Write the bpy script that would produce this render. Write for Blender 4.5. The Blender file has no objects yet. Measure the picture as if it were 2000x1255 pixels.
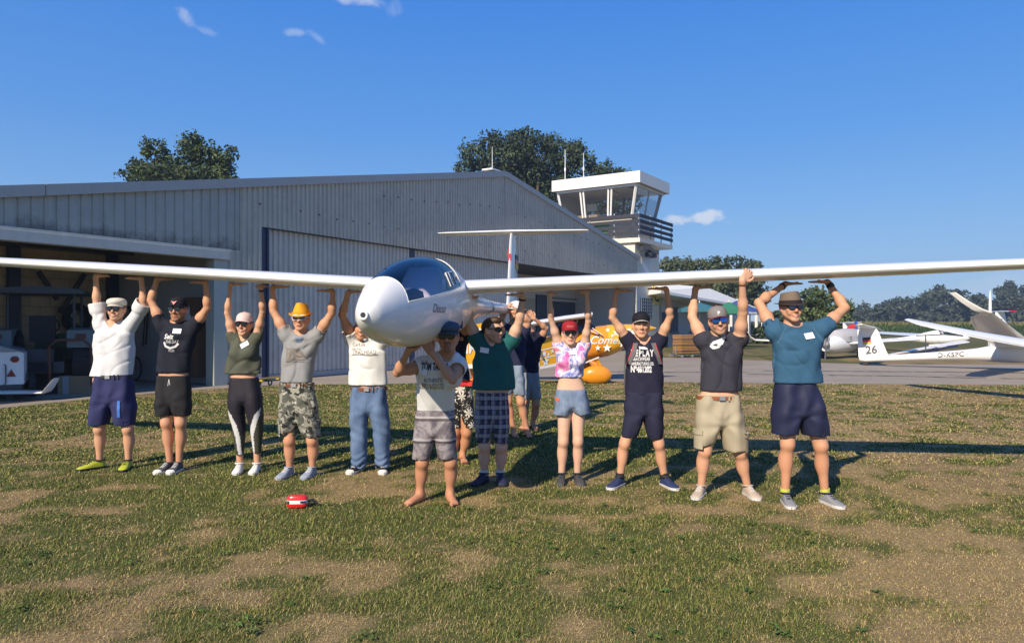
import bpy, math, random
import numpy as np
from mathutils import Vector, Matrix, Euler
from mathutils.bvhtree import BVHTree

random.seed(7)
RNG = np.random.default_rng(7)
SC = bpy.context.scene
COL = SC.collection
PI = math.pi

# ------------------------------------------------------------------ camera, sky, sun
F, CX, HY, H = 1444.0, 1000.0, 632.0, 1.55        # calibration of the photograph (2000 px wide)
cam_d = bpy.data.cameras.new('camera')
cam_d.sensor_width = 36.0
cam_d.lens = 36.0 * F / 2000.0
cam_d.shift_y = 4.5 / 2000.0
cam_d.clip_start = 0.05
cam_d.clip_end = 3000.0
cam = bpy.data.objects.new('camera', cam_d)
cam.location = (0, 0, H)
cam.rotation_euler = (PI / 2, 0, 0)
COL.objects.link(cam)
SC.camera = cam

SUN_EL = math.radians(34.0)
SUN_AZ = (-0.482, -0.876)                          # where the sun stands (horizontal direction)
sun_vec = Vector((SUN_AZ[0] * math.cos(SUN_EL), SUN_AZ[1] * math.cos(SUN_EL), math.sin(SUN_EL)))
sun_d = bpy.data.lights.new('sun', 'SUN')
sun_d.energy = 4.6
sun_d.angle = math.radians(0.55)
sun_d.color = (1.0, 0.86, 0.67)
sun = bpy.data.objects.new('sun', sun_d)
sun.rotation_euler = sun_vec.to_track_quat('Z', 'Y').to_euler()
sun.location = sun_vec * 80
COL.objects.link(sun)

world = bpy.data.worlds.new('World')
SC.world = world
world.use_nodes = True
SC.view_settings.view_transform = 'Standard'
SC.view_settings.look = 'None'
SC.view_settings.exposure = 0.50
SC.view_settings.gamma = 1.0
SC.view_settings.use_curve_mapping = False
try:
    SC.cycles.max_bounces = 8
    SC.cycles.transparent_max_bounces = 12
    SC.cycles.caustics_reflective = False
    SC.cycles.caustics_refractive = False
    SC.cycles.use_denoising = True
except Exception:
    pass


class NT:
    """small helper for node trees"""
    def __init__(s, tree):
        s.t = tree; s.n = tree.nodes; s.l = tree.links
    def new(s, typ, **kw):
        nd = s.n.new(typ)
        for k, v in kw.items():
            setattr(nd, k, v)
        return nd
    def put(s, sock, v):
        if isinstance(v, bpy.types.NodeSocket):
            s.l.new(v, sock)
        elif v is not None:
            if hasattr(sock.default_value, '__len__') and hasattr(v, '__len__'):
                n = len(sock.default_value)
                sock.default_value = tuple(list(v) + [1.0] * n)[:n]
            else:
                sock.default_value = v
    def math(s, op, a, b=None, c=None, clamp=False):
        nd = s.new('ShaderNodeMath', operation=op, use_clamp=clamp)
        s.put(nd.inputs[0], a)
        if b is not None: s.put(nd.inputs[1], b)
        if c is not None: s.put(nd.inputs[2], c)
        return nd.outputs[0]
    def vmath(s, op, a, b=None):
        nd = s.new('ShaderNodeVectorMath', operation=op)
        s.put(nd.inputs[0], a)
        if b is not None:
            s.put(nd.inputs[1] if op != 'SCALE' else nd.inputs[3], b)
        return nd.outputs[1] if op in ('DOT_PRODUCT', 'LENGTH', 'DISTANCE') else nd.outputs[0]
    def mix(s, fac, a, b, mode='MIX'):
        nd = s.new('ShaderNodeMix', data_type='RGBA', blend_type=mode)
        s.put(nd.inputs[0], fac); s.put(nd.inputs[6], a); s.put(nd.inputs[7], b)
        return nd.outputs[2]
    def noise(s, vec, scale, detail=3.0, rough=0.55, dist=0.0, col=False):
        nd = s.new('ShaderNodeTexNoise')
        s.put(nd.inputs['Vector'], vec)
        nd.inputs['Scale'].default_value = scale; nd.inputs['Detail'].default_value = detail
        nd.inputs['Roughness'].default_value = rough; nd.inputs['Distortion'].default_value = dist
        return nd.outputs['Color' if col else 'Fac']
    def ramp(s, fac, stops, interp='LINEAR'):
        nd = s.new('ShaderNodeValToRGB')
        nd.color_ramp.interpolation = interp
        e = nd.color_ramp.elements
        while len(e) > 1: e.remove(e[0])
        e[0].position = stops[0][0]; e[0].color = tuple(list(stops[0][1]) + [1])[:4]
        for p, c in stops[1:]:
            q = e.new(p); q.color = tuple(list(c) + [1])[:4]
        s.put(nd.inputs[0], fac)
        return nd.outputs[0]
    def obj(s):
        return s.new('ShaderNodeTexCoord').outputs['Object']
    def sep(s, v):
        nd = s.new('ShaderNodeSeparateXYZ'); s.put(nd.inputs[0], v); return nd.outputs
    def smooth(s, v, lo, hi):
        nd = s.new('ShaderNodeMapRange', interpolation_type='SMOOTHSTEP')
        s.put(nd.inputs[0], v); nd.inputs[1].default_value = lo; nd.inputs[2].default_value = hi
        return nd.outputs[0]


# sky: physical sky, a little deeper blue, with the few small clouds of the afternoon
w = NT(world.node_tree)
w.n.clear()
wo = w.new('ShaderNodeOutputWorld'); wb = w.new('ShaderNodeBackground')
sky = w.new('ShaderNodeTexSky', sky_type='NISHITA')
sky.sun_disc = False
sky.sun_elevation = SUN_EL
sky.sun_rotation = math.atan2(SUN_AZ[0], SUN_AZ[1])
sky.altitude = 50; sky.air_density = 1.0; sky.dust_density = 0.15; sky.ozone_density = 4.0
hsv = w.new('ShaderNodeHueSaturation')
hsv.inputs['Saturation'].default_value = 1.28; hsv.inputs['Value'].default_value = 1.0
w.l.new(sky.outputs[0], hsv.inputs['Color'])
gen = w.new('ShaderNodeTexCoord').outputs['Generated']
gz = w.math('MAXIMUM', w.sep(gen)[2], 0.0)
grad = w.ramp(gz, [(0.0, (.25, .39, .60)), (.10, (.185, .345, .605)), (.24, (.088, .255, .61)), (.42, (.036, .180, .60)), (1.0, (.022, .11, .40))])
gsc = w.new('ShaderNodeVectorMath', operation='SCALE'); w.put(gsc.inputs[0], grad); gsc.inputs[3].default_value = 1 / 0.125
skyc = w.mix(.82, hsv.outputs[0], gsc.outputs[0])       # clear-day gradient blended over the physical sky
def skydir(px, py):
    return Vector(((px - CX) / F, 1.0, (HY - py) / F)).normalized()
def cloud(skyc, px, py, rx, ry, tilt, dens, scale, seed, colour, sharp=0.5):
    c = skydir(px, py)
    ux = Vector((c.y, -c.x, 0)).normalized(); uy = ux.cross(c)
    ca, sa = math.cos(tilt), math.sin(tilt)
    ax = (ux * ca + uy * sa) * (F / rx); ay = (uy * ca - ux * sa) * (F / ry)
    d = w.vmath('SUBTRACT', gen, tuple(c))
    u = w.vmath('DOT_PRODUCT', d, tuple(ax)); v = w.vmath('DOT_PRODUCT', d, tuple(ay))
    r2 = w.math('ADD', w.math('MULTIPLY', u, u), w.math('MULTIPLY', v, v))
    off = w.vmath('ADD', gen, (seed * 1.7, seed * 0.9, seed * 2.3))
    n = w.noise(off, scale, 6, 0.62, 0.4)
    m = w.math('SUBTRACT', w.math('MULTIPLY_ADD', n, 3.4, -0.95 + sharp * 0.35), r2)
    m = w.smooth(m, 0.1, 0.2 + 1.5 * (1.1 - sharp))
    front = w.math('GREATER_THAN', w.vmath('DOT_PRODUCT', gen, tuple(c)), 0.8)
    m = w.math('MULTIPLY', w.math('MULTIPLY', m, dens), front)
    return w.mix(m, skyc, colour)
for a in [(366, 36, 26, 15, -0.5, 0.5, 26, 1, (5.08, 5.28, 5.85), .35), (398, 58, 28, 9, -0.25, 0.28, 34, 2, (4.96, 5.28, 5.98), .2),
          (580, 64, 30, 9, 0.05, 0.35, 32, 3, (4.96, 5.28, 5.98), .25), (622, 76, 26, 8, -0.6, 0.3, 30, 4, (4.96, 5.28, 5.98), .25),
          (705, -2, 62, 17, -0.05, 0.6, 22, 5, (5.21, 5.28, 5.71), .4), (770, 16, 22, 20, 0, 0.25, 30, 6, (4.96, 5.28, 5.98), .2),
          (1326, 428, 32, 13, 0.12, 0.6, 38, 7, (5.33, 5.41, 5.71), .62), (1385, 424, 38, 17, 0.0, 0.68, 34, 8, (5.46, 5.54, 5.78), .65),
          (1424, 434, 14, 6, 0.1, 0.45, 40, 9, (5.08, 5.35, 5.85), .4), (1960, 550, 90, 22, 0.1, 0.25, 14, 10, (4.96, 5.28, 5.85), .2)]:
    skyc = cloud(skyc, *a)
w.put(wb.inputs[0], skyc)
wb.inputs[1].default_value = 0.114
w.l.new(wb.outputs[0], wo.inputs[0])


# ------------------------------------------------------------------ helpers
def P(px, py, Y):
    return Vector(((px - CX) / F * Y, Y, H + (HY - py) / F * Y))
def G(px, py):
    Y = H * F / (py - HY)
    return Vector(((px - CX) / F * Y, Y, 0.0))

def tag(o, label=None, cat=None, group=None, kind=None):
    if label: o['label'] = label
    if cat: o['category'] = cat
    if group: o['group'] = group
    if kind: o['kind'] = kind
    return o
def thing(name, label, cat, loc=(0, 0, 0), rotz=0.0, group=None):
    o = bpy.data.objects.new(name, None)
    o.empty_display_size = 0.2
    o.location = loc; o.rotation_euler = (0, 0, rotz)
    COL.objects.link(o)
    return tag(o, label, cat, group)
def link(name, me, parent=None, mats=None):
    o = bpy.data.objects.new(name, me)
    COL.objects.link(o)
    if parent is not None: o.parent = parent
    if mats is not None:
        for m in (mats if isinstance(mats, (list, tuple)) else [mats]):
            me.materials.append(m)
    return o
def copy_tree(o, parent=None):
    c = o.copy(); COL.objects.link(c)
    if parent is not None: c.parent = parent
    for ch in list(o.children): copy_tree(ch, c)
    return c
def np_mesh(name, v, f, smooth=True, col=None, mi=None):
    """v (n,3), f (m,k) with one k"""
    me = bpy.data.meshes.new(name)
    v = np.asarray(v, np.float32); f = np.asarray(f, np.int32)
    n, k = f.shape
    me.vertices.add(len(v)); me.vertices.foreach_set('co', v.ravel())
    me.loops.add(n * k); me.loops.foreach_set('vertex_index', f.ravel())
    me.polygons.add(n); me.polygons.foreach_set('loop_start', np.arange(0, n * k, k, dtype=np.int32))
    try: me.polygons.foreach_set('loop_total', np.full(n, k, np.int32))
    except Exception: pass
    me.polygons.foreach_set('use_smooth', np.full(n, smooth, bool))
    if mi is not None: me.polygons.foreach_set('material_index', np.asarray(mi, np.int32))
    if col is not None:
        at = me.color_attributes.new('Col', 'FLOAT_COLOR', 'POINT')
        c4 = np.ones((len(v), 4), np.float32); c4[:, :3] = col
        at.data.foreach_set('color', c4.ravel())
    me.update(calc_edges=True)
    return me

class MB:
    """collects simple shapes and links them as one mesh object"""
    def __init__(s): s.v = []; s.f = []; s.m = []; s.mi = 0
    def add(s, vs, fs):
        b = len(s.v)
        s.v += [tuple(x) for x in vs]; s.f += [tuple(i + b for i in q) for q in fs]; s.m += [s.mi] * len(fs)
        return s
    def obox(s, c, ax, ay, az):
        """centre and three half-axis vectors"""
        c, ax, ay, az = Vector(c), Vector(ax), Vector(ay), Vector(az)
        vs = [c + ax * i + ay * j + az * k for k in (-1, 1) for j in (-1, 1) for i in (-1, 1)]
        fs = [(0, 2, 3, 1), (4, 5, 7, 6), (0, 1, 5, 4), (2, 6, 7, 3), (0, 4, 6, 2), (1, 3, 7, 5)]
        if ax.cross(ay).dot(az) < 0: fs = [q[::-1] for q in fs]
        return s.add(vs, fs)
    def box(s, c, size, rz=0.0):
        ca, sa = math.cos(rz), math.sin(rz)
        return s.obox(c, (ca * size[0] / 2, sa * size[0] / 2, 0), (-sa * size[1] / 2, ca * size[1] / 2, 0), (0, 0, size[2] / 2))
    def bar(s, a, b, wd, th, up=(0, 0, 1)):
        a, b = Vector(a), Vector(b); d = b - a
        u = d.normalized(); side = u.cross(Vector(up))
        if side.length < 1e-4: side = u.cross(Vector((0, 1, 0)))
        side.normalize(); n = side.cross(u)
        return s.obox((a + b) / 2, d / 2, side * wd / 2, n * th / 2)
    def rings(s, rs, cap0=True, cap1=True, closed=True):
        n = len(rs[0]); vs = [p for r in rs for p in r]; fs = []
        for i in range(len(rs) - 1):
            for j in range(n if closed else n - 1):
                k = (j + 1) % n
                fs.append((i * n + j, i * n + k, (i + 1) * n + k, (i + 1) * n + j))
        if cap0: fs.append(tuple(range(n))[::-1])
        if cap1: fs.append(tuple((len(rs) - 1) * n + j for j in range(n)))
        return s.add(vs, fs)
    def tube(s, pts, r, n=8, caps=True):
        pts = [Vector(p) for p in pts]
        rr = r if isinstance(r, (list, tuple)) else [r] * len(pts)
        rs = []; u = None
        for i, p in enumerate(pts):
            d = (pts[min(i + 1, len(pts) - 1)] - pts[max(i - 1, 0)]).normalized()
            if u is None:
                u = d.cross(Vector((0, 0, 1)))
                if u.length < 1e-3: u = d.cross(Vector((0, 1, 0)))
            else:
                u = u - d * u.dot(d)
            u.normalize(); v = d.cross(u)
            rs.append([p + (u * math.cos(2 * PI * k / n) + v * math.sin(2 * PI * k / n)) * rr[i] for k in range(n)])
        return s.rings(rs, caps, caps)
    def cyl(s, a, b, r0, r1=None, n=12):
        return s.tube([a, b], [r0, r0 if r1 is None else r1], n)
    def torus(s, c, axis, R, r, n=24, m=8):
        c, axis = Vector(c), Vector(axis).normalized()
        u = axis.cross(Vector((0, 0, 1)))
        if u.length < 1e-3: u = Vector((1, 0, 0))
        u.normalize(); v = axis.cross(u)
        vs = []; fs = []
        for i in range(n):
            a = 2 * PI * i / n; d = u * math.cos(a) + v * math.sin(a)
            for j in range(m):
                b = 2 * PI * j / m
                vs.append(c + d * (R + r * math.cos(b)) + axis * r * math.sin(b))
        for i in range(n):
            for j in range(m):
                fs.append((i * m + j, ((i + 1) % n) * m + j, ((i + 1) % n) * m + (j + 1) % m, i * m + (j + 1) % m))
        return s.add(vs, fs)
    def ball(s, c, r, n=12, m=8):
        c = Vector(c); rx, ry, rz = r if hasattr(r, '__len__') else (r, r, r)
        rs = []
        for i in range(1, m):
            t = PI * i / m
            rs.append([c + Vector((rx * math.sin(t) * math.cos(2 * PI * k / n), ry * math.sin(t) * math.sin(2 * PI * k / n), -rz * math.cos(t))) for k in range(n)])
        return s.rings(rs)
    def prism(s, poly, d):
        """polygon (list of points) extruded by vector d"""
        poly = [Vector(p) for p in poly]; d = Vector(d); n = len(poly)
        nm = Vector((0, 0, 0))
        for i in range(n): nm += poly[i].cross(poly[(i + 1) % n])
        if nm.dot(d) > 0: poly = poly[::-1]
        vs = poly + [p + d for p in poly]
        fs = [tuple(range(n)), tuple(range(2 * n - 1, n - 1, -1))]
        fs += [(i, i + n, (i + 1) % n + n, (i + 1) % n) for i in range(n)]
        fs = [q[::-1] if k >= 2 else q for k, q in enumerate(fs)]
        fs = [fs[0], fs[1]] + [((i + 1) % n, (i + 1) % n + n, i + n, i) for i in range(n)]
        return s.add(vs, fs)
    def quad(s, a, b, c, d): return s.add([a, b, c, d], [(0, 1, 2, 3)])
    def mesh(s, name, smooth=False, angle=35):
        me = bpy.data.meshes.new(name)
        me.from_pydata(s.v, [], s.f)
        if any(s.m): me.polygons.foreach_set('material_index', s.m)
        if smooth:
            me.polygons.foreach_set('use_smooth', [True] * len(me.polygons))
            me.set_sharp_from_angle(angle=math.radians(angle))
        me.update()
        return me
    def build(s, name, mat, parent=None, smooth=False, angle=35):
        return link(name, s.mesh(name, smooth, angle), parent, mat)

MATS = {}
def mat(name, colour, rough=0.6, metal=0.0, var=0.08, scale=6.0, bump=0.0, bscale=60.0, coat=0.0, spec=0.5, attr=False, fn=None, streak=0.0, alpha=None, emit=None):
    if name in MATS: return MATS[name]
    m = bpy.data.materials.new(name); m.use_nodes = True
    t = NT(m.node_tree); b = t.n['Principled BSDF']
    co = t.obj()
    if attr:
        a = t.new('ShaderNodeAttribute'); a.attribute_name = 'Col'; c = a.outputs['Color']
    else:
        c = None
    if fn: c = fn(t, co, c)
    elif c is None: c = tuple(list(colour) + [1])[:4]
    if var:
        n = t.noise(co, scale, 4, 0.6)
        f = t.math('MULTIPLY_ADD', n, 2 * var, 1 - var)
        if streak:
            sp = t.sep(co); cb = t.new('ShaderNodeCombineXYZ')
            t.put(cb.inputs[0], t.math('MULTIPLY', sp[0], 9)); t.put(cb.inputs[1], t.math('MULTIPLY', sp[1], 9)); t.put(cb.inputs[2], t.math('MULTIPLY', sp[2], .5))
            n2 = t.noise(cb.outputs[0], 1.0, 4, 0.65)
            f = t.math('MULTIPLY', f, t.math('MULTIPLY_ADD', n2, 2 * streak, 1 - streak))
        v = t.new('ShaderNodeVectorMath', operation='SCALE')
        t.put(v.inputs[0], c); t.put(v.inputs[3], f); c = v.outputs[0]
    t.put(b.inputs['Base Color'], c)
    b.inputs['Roughness'].default_value = rough; b.inputs['Metallic'].default_value = metal
    b.inputs['Coat Weight'].default_value = coat; b.inputs['Specular IOR Level'].default_value = spec
    if bump:
        bn = t.new('ShaderNodeBump'); bn.inputs['Strength'].default_value = bump; bn.inputs['Distance'].default_value = 0.01
        t.put(bn.inputs['Height'], t.noise(co, bscale, 3, 0.6)); t.l.new(bn.outputs[0], b.inputs['Normal'])
    MATS[name] = m
    return m
def glass(name, tint=(0.75, 0.85, 0.9), refl=1.0, rough=0.02, ior=1.5, solid=0.0, solidc=(.05, .08, .12)):
    """thin pane: clear view through plus mirror reflection by fresnel"""
    if name in MATS: return MATS[name]
    m = bpy.data.materials.new(name); m.use_nodes = True
    t = NT(m.node_tree); t.n.clear()
    o = t.new('ShaderNodeOutputMaterial'); tr = t.new('ShaderNodeBsdfTransparent'); gl = t.new('ShaderNodeBsdfGlossy')
    fr = t.new('ShaderNodeFresnel'); fr.inputs[0].default_value = ior
    tr.inputs[0].default_value = (*tint, 1); gl.inputs['Roughness'].default_value = rough
    mx = t.new('ShaderNodeMixShader')
    t.put(mx.inputs[0], t.math('MULTIPLY', fr.outputs[0], refl, clamp=True))
    t.l.new(tr.outputs[0], mx.inputs[1]); t.l.new(gl.outputs[0], mx.inputs[2])
    t.l.new(mx.outputs[0], o.inputs[0])
    MATS[name] = m
    return m

def text_mesh(txt, size=1.0, shear=0.0, bold=0.0, space=1.0, align='CENTER'):
    """flat lettering as vertices (n,2) and faces"""
    cu = bpy.data.curves.new('t', 'FONT')
    cu.body = txt; cu.size = size; cu.shear = shear; cu.offset = bold; cu.space_character = space
    cu.align_x = align; cu.align_y = 'CENTER'; cu.resolution_u = 3
    ob = bpy.data.objects.new('t', cu); COL.objects.link(ob)
    dg = bpy.context.evaluated_depsgraph_get()
    me = bpy.data.meshes.new_from_object(ob.evaluated_get(dg))
    v = [(q.co.x, q.co.y) for q in me.vertices]; f = [tuple(p.vertices) for p in me.polygons]
    bpy.data.objects.remove(ob); bpy.data.curves.remove(cu); bpy.data.meshes.remove(me)
    return v, f
def sign_text(name, txt, size, origin, ux, uy, m, parent, off=0.004, **kw):
    """lettering laid on a plane"""
    v, f = text_mesh(txt, size, **kw)
    o, ux, uy = Vector(origin), Vector(ux).normalized(), Vector(uy).normalized()
    n = ux.cross(uy) * off
    b = MB(); b.add([o + ux * p[0] + uy * p[1] + n for p in v], f)
    return b.build(name, m, parent)

def vnoise(x, y, seed=0):
    """2-D value noise"""
    r = np.random.default_rng(seed).random((256, 256)).astype(np.float32)
    xi = np.floor(x).astype(int); yi = np.floor(y).astype(int)
    fx = x - xi; fy = y - yi
    fx = fx * fx * (3 - 2 * fx); fy = fy * fy * (3 - 2 * fy)
    a = r[xi & 255, yi & 255]; b = r[(xi + 1) & 255, yi & 255]; c = r[xi & 255, (yi + 1) & 255]; d = r[(xi + 1) & 255, (yi + 1) & 255]
    return (a * (1 - fx) + b * fx) * (1 - fy) + (c * (1 - fx) + d * fx) * fy
def fbm(x, y, f, seed, oct=4, g=0.5):
    s = 0; a = 1; t = 0
    for i in range(oct):
        s = s + a * vnoise(x * f + 17.3 * i, y * f + 9.1 * i, seed + i); t += a
        a *= g; f *= 2.03
    return s / t
# ------------------------------------------------------------------ ground
M_white = mat('white_paint', (.78, .78, .76), .35, var=.04)
M_black = mat('black_rubber', (.018, .018, .02), .7, var=.2, scale=20)
M_dark = mat('dark_steel', (.05, .055, .065), .5, var=.15)
M_steel = mat('galvanised_steel', (.42, .44, .46), .4, .6, var=.12, scale=12)

WP0 = Vector((-6.6, 19.8, 0)); WD = Vector((.503, .8643, 0)).normalized(); WN = Vector((WD.y, -WD.x, 0))   # hangar front line, its outward normal
def W(s, q, z): return WP0 + WD * s - WN * q + Vector((0, 0, z))          # along, behind, up
def wallpt(px, py, q=0.0):
    """the hangar wall coordinates (along, up) seen at a pixel of the calibrated view"""
    k = (px - CX) / F; o = WP0 - WN * q
    s = (k * o.y - o.x) / (WD.x - k * WD.y)
    Y = o.y + WD.y * s
    return s, H + (HY - py) / F * Y

def patch(x, y):
    """0 = green turf, 1 = dry straw or bare soil"""
    n = fbm(x, y, .7, 11, 4, .6) * .36 + fbm(x, y, 3.4, 31, 4, .65) * .64
    bias = np.clip((x - 1.3) / 3.5, -.35, 1) * .055 + np.where(y > 8.5, -.035, .0) + np.where((x > 2) & (y > 8.5), .05, 0)
    bias = bias - .13 * np.exp(-(((x - 1.1) / .95) ** 2 + ((y - 4.6) / .7) ** 2)) - .10 * np.exp(-(((x - .9) / 1.6) ** 2 + ((y - 9.5) / 1.6) ** 2))
    bias = bias + .07 * np.exp(-(((x - 4.2) / 1.6) ** 2 + ((y - 7.2) / 1.6) ** 2)) + .12 * np.exp(-(((x - 2.6) / .9) ** 2 + ((y - 4.2) / .8) ** 2))
    bias = bias + .1 * np.exp(-(((x + 4.2) / 1.3) ** 2 + ((y - 9.3) / .5) ** 2)) + .1 * np.exp(-(((x + .8) / 1.6) ** 2 + ((y - 4.6) / .5) ** 2))
    v = (n + bias - .405) / .25
    v = np.clip(v, 0, 1)
    return v * v * (3 - 2 * v)

def axis(lo, hi, step, far, grow=1.16):
    a = list(np.arange(lo, hi + step / 2, step))
    d = step
    while a[-1] < far: d *= grow; a.append(a[-1] + d)
    d = step; b = []
    cur = lo
    while cur > -far: d *= grow; cur -= d; b.append(cur)
    return np.array(b[::-1] + a)
gx = axis(-11, 11, .14, 700); gy = axis(1, 21, .13, 900)
GX, GY = np.meshgrid(gx, gy, indexing='ij')
dry = patch(GX, GY)
far_t = np.clip((GY - 24) / 30, 0, 1)
dry = dry * (1 - far_t) + far_t * (.12 + .5 * fbm(GX, GY, .06, 77, 3))
GZ = np.zeros_like(GX)
nx, ny = GX.shape
idx = np.arange(nx * ny).reshape(nx, ny)
gf = np.stack([idx[:-1, :-1], idx[1:, :-1], idx[1:, 1:], idx[:-1, 1:]], -1).reshape(-1, 4)
gcol = np.stack([dry, fbm(GX, GY, 1.1, 5, 3), dry * 0], -1).reshape(-1, 3)
g_me = np_mesh('ground', np.stack([GX, GY, GZ], -1).reshape(-1, 3), gf, True, gcol)
def ground_fn(t, co, c):
    sp = t.sep(c); d = sp[0]
    n1 = t.noise(co, 9, 5, .65); n2 = t.noise(co, 55, 4, .7)
    straw = t.ramp(n2, [(.25, (.14, .092, .042)), (.5, (.27, .195, .095)), (.75, (.42, .32, .165))])
    soil = t.ramp(n2, [(.2, (.15, .105, .055)), (.8, (.29, .21, .12))])
    green = t.ramp(n2, [(.2, (.045, .058, .018)), (.55, (.085, .098, .030)), (.85, (.15, .145, .055))])
    b = t.mix(t.smooth(t.math('ADD', n1, t.math('MULTIPLY', sp[1], .35)), .66, .86), straw, soil)
    k = t.smooth(t.math('ADD', d, t.math('MULTIPLY_ADD', n1, .9, -.45)), .2, .95)
    return t.mix(k, green, b)
M_ground = mat('turf_soil', (0, 0, 0), .95, attr=True, fn=ground_fn, var=.12, scale=.5, bump=.9, bscale=45, spec=.1)
link('ground', g_me, None, M_ground)['kind'] = 'structure'

# pavement in front of the hangar and the taxiway
def asphalt_fn(t, co, c):
    n = t.noise(co, .7, 5, .6); n2 = t.noise(co, 60, 3, .7)
    a = t.ramp(n, [(.3, (.255, .215, .168)), (.55, (.325, .275, .215)), (.75, (.385, .33, .265))])
    return t.mix(.35, a, t.ramp(n2, [(.3, (.16, .14, .12)), (.7, (.42, .37, .32))]))
M_asph = mat('old_asphalt', (0, 0, 0), .9, fn=asphalt_fn, var=.05, bump=.25, bscale=90, spec=.2)
M_seam = mat('tar_seam', (.035, .032, .03), .8, var=.2)
front = [(-500, 862), (-100, 811), (0, 797), (90, 788), (175, 779), (300, 768), (440, 758), (600, 751), (800, 749), (920, 745), (1045, 742), (1250, 745), (1450, 748), (1700, 750), (2000, 752), (2500, 756)]
back = [(2500, 717), (2000, 712), (1720, 711), (1580, 708), (1450, 703), (1340, 699), (1287, 698)]
rnd = random.Random(3)
fl = []
for a, b in zip(front[:-1], front[1:]):                       # ragged turf edge
    A, B = G(*a), G(*b); n = max(2, int((B - A).length / .25))
    for i in range(n):
        p = A.lerp(B, i / n); p.y += rnd.uniform(-.07, .07); fl.append(p)
bl = [G(*p) for p in back] + [W(32, 0, 0), W(32, 8, 0), W(-8, 8, 0), W(-12, 2, 0)]
b = MB(); poly = [Vector((p.x, p.y, .004)) for p in fl + bl]
import mathutils
tri = mathutils.geometry.tessellate_polygon([poly])
b.add(poly, [q if (poly[q[1]] - poly[q[0]]).cross(poly[q[2]] - poly[q[0]]).z > 0 else q[::-1] for q in tri])
b.build('taxiway', M_asph)['kind'] = 'structure'
b = MB()
for pts in ([(1490, 724), (1640, 725), (1800, 726), (2100, 729)], [(1460, 731), (1600, 732.5), (1740, 734), (1900, 738), (2100, 742)], [(1180, 726), (1300, 727), (1460, 727)]):
    g = [G(*p) for p in pts]
    for A, B in zip(g[:-1], g[1:]):
        n = 14
        for i in range(n):
            p = A.lerp(B, i / n); q = A.lerp(B, (i + 1) / n); hw = rnd.uniform(.04, .16)
            if rnd.random() < .12: continue
            b.quad((p.x, p.y - hw, .008), (q.x, q.y - hw, .008), (q.x, q.y + hw, .008), (p.x, p.y + hw, .008))
b.build('tar_seams', M_seam)['kind'] = 'structure'

# ------------------------------------------------------------------ turf blades (nobody could count them)
def inside_pave(x, y):
    fx = np.array([p.x for p in fl]); fy = np.array([p.y for p in fl])
    o = np.argsort(fx)
    lim = np.interp(x, fx[o], fy[o])
    return y > lim - .02
def blades(N, y0, y1, hmin, hmax, wmin, seed, straw=False):
    r = np.random.default_rng(seed)
    u = r.random(N); e = -.35
    Y = (y0 ** e + u * (y1 ** e - y0 ** e)) ** (1 / e)
    X = (r.random(N) * 2 - 1) * (.74 * Y + 1.4)
    # tufts
    cl = fbm(X, Y, 5.0, 91, 2)
    d = patch(X, Y)
    keep = ~inside_pave(X, Y) & (r.random(N) < np.clip(.62 + cl * .6, 0, 1))
    if straw: keep &= r.random(N) < np.clip(.2 + .8 * fbm(X, Y, .8, 44, 2) - np.clip(X, 0, 4) * .18, .03, 1)
    X, Y, d, cl = X[keep], Y[keep], d[keep], cl[keep]
    n = len(X)
    isdry = r.random(n) < np.clip(.32 + .56 * d, 0, 1) if not straw else np.ones(n, bool)
    hh = (hmin + (hmax - hmin) * r.random(n) ** 1.8) * (1 - .45 * d * (not straw)) * (.5 + 1.0 * cl)
    az = r.random(n) * 2 * PI
    lean = np.where(isdry & (not straw), 1.0 + 2.4 * r.random(n), .35 + 1.3 * r.random(n))
    if straw: lean = .3 + 1.3 * r.random(n)
    wd = np.maximum(wmin, np.where(Y < 8.2, .00042 * Y, .0010 * Y)) * (.7 + .6 * r.random(n)) * (.6 if straw else 1)
    dx, dy = np.cos(az), np.sin(az); sx, sy = -dy, dx
    up = hh / np.sqrt(1 + lean ** 2); out = up * lean
    V = np.zeros((n, 5, 3), np.float32)
    b0 = np.stack([X, Y, np.full(n, -.002)], -1); s = np.stack([sx, sy, 0 * sx], -1)
    mid = np.stack([X + dx * out * .38, Y + dy * out * .38, up * .62], -1); tip = np.stack([X + dx * out, Y + dy * out, up], -1)
    V[:, 0] = b0 - s * wd[:, None]; V[:, 1] = b0 + s * wd[:, None]
    V[:, 2] = mid + s * wd[:, None] * .75; V[:, 3] = mid - s * wd[:, None] * .75; V[:, 4] = tip
    base = (np.arange(n) * 5)[:, None]
    nr_ = Y < 8.2
    T = np.concatenate([(base + [0, 1, 2])[nr_], (base + [0, 2, 3])[nr_], (base + [3, 2, 4])[nr_], (base + [0, 1, 4])[~nr_]], 0)
    t = r.random((n, 1)); t2 = r.random((n, 1))
    green = np.array([.070, .112, .017]) * (1 - t) + np.array([.215, .225, .045]) * t
    strw = np.array([.24, .165, .066]) * (1 - t) + np.array([.54, .41, .185]) * t
    if straw: strw = np.array([.24, .22, .09]) * (1 - t) + np.array([.38, .34, .18]) * t
    mixd = np.clip(d[:, None] * .25 + t2 * .2, 0, .5)
    c = np.where(isdry[:, None], strw, green * (1 - mixd) + np.array([.20, .18, .06]) * mixd)
    return V.reshape(-1, 3), T, np.repeat(c, 5, 0)
def leaf_fn(t, co, c): return c
M_blade = mat('grass_blade', (0, 0, 0), .7, attr=True, var=0, spec=.25)
v1, f1, c1 = blades(540000, 2.7, 19.5, .014, .050, .0013, 1)
link('grass', np_mesh('grass', v1, f1, False, c1), None, M_blade)['kind'] = 'stuff'
v1, f1, c1 = blades(2200, 3.2, 11, .05, .13, .0011, 2, True)
link('straw_stalks', np_mesh('straw_stalks', v1, f1, False, c1), None, M_blade)['kind'] = 'stuff'

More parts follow.
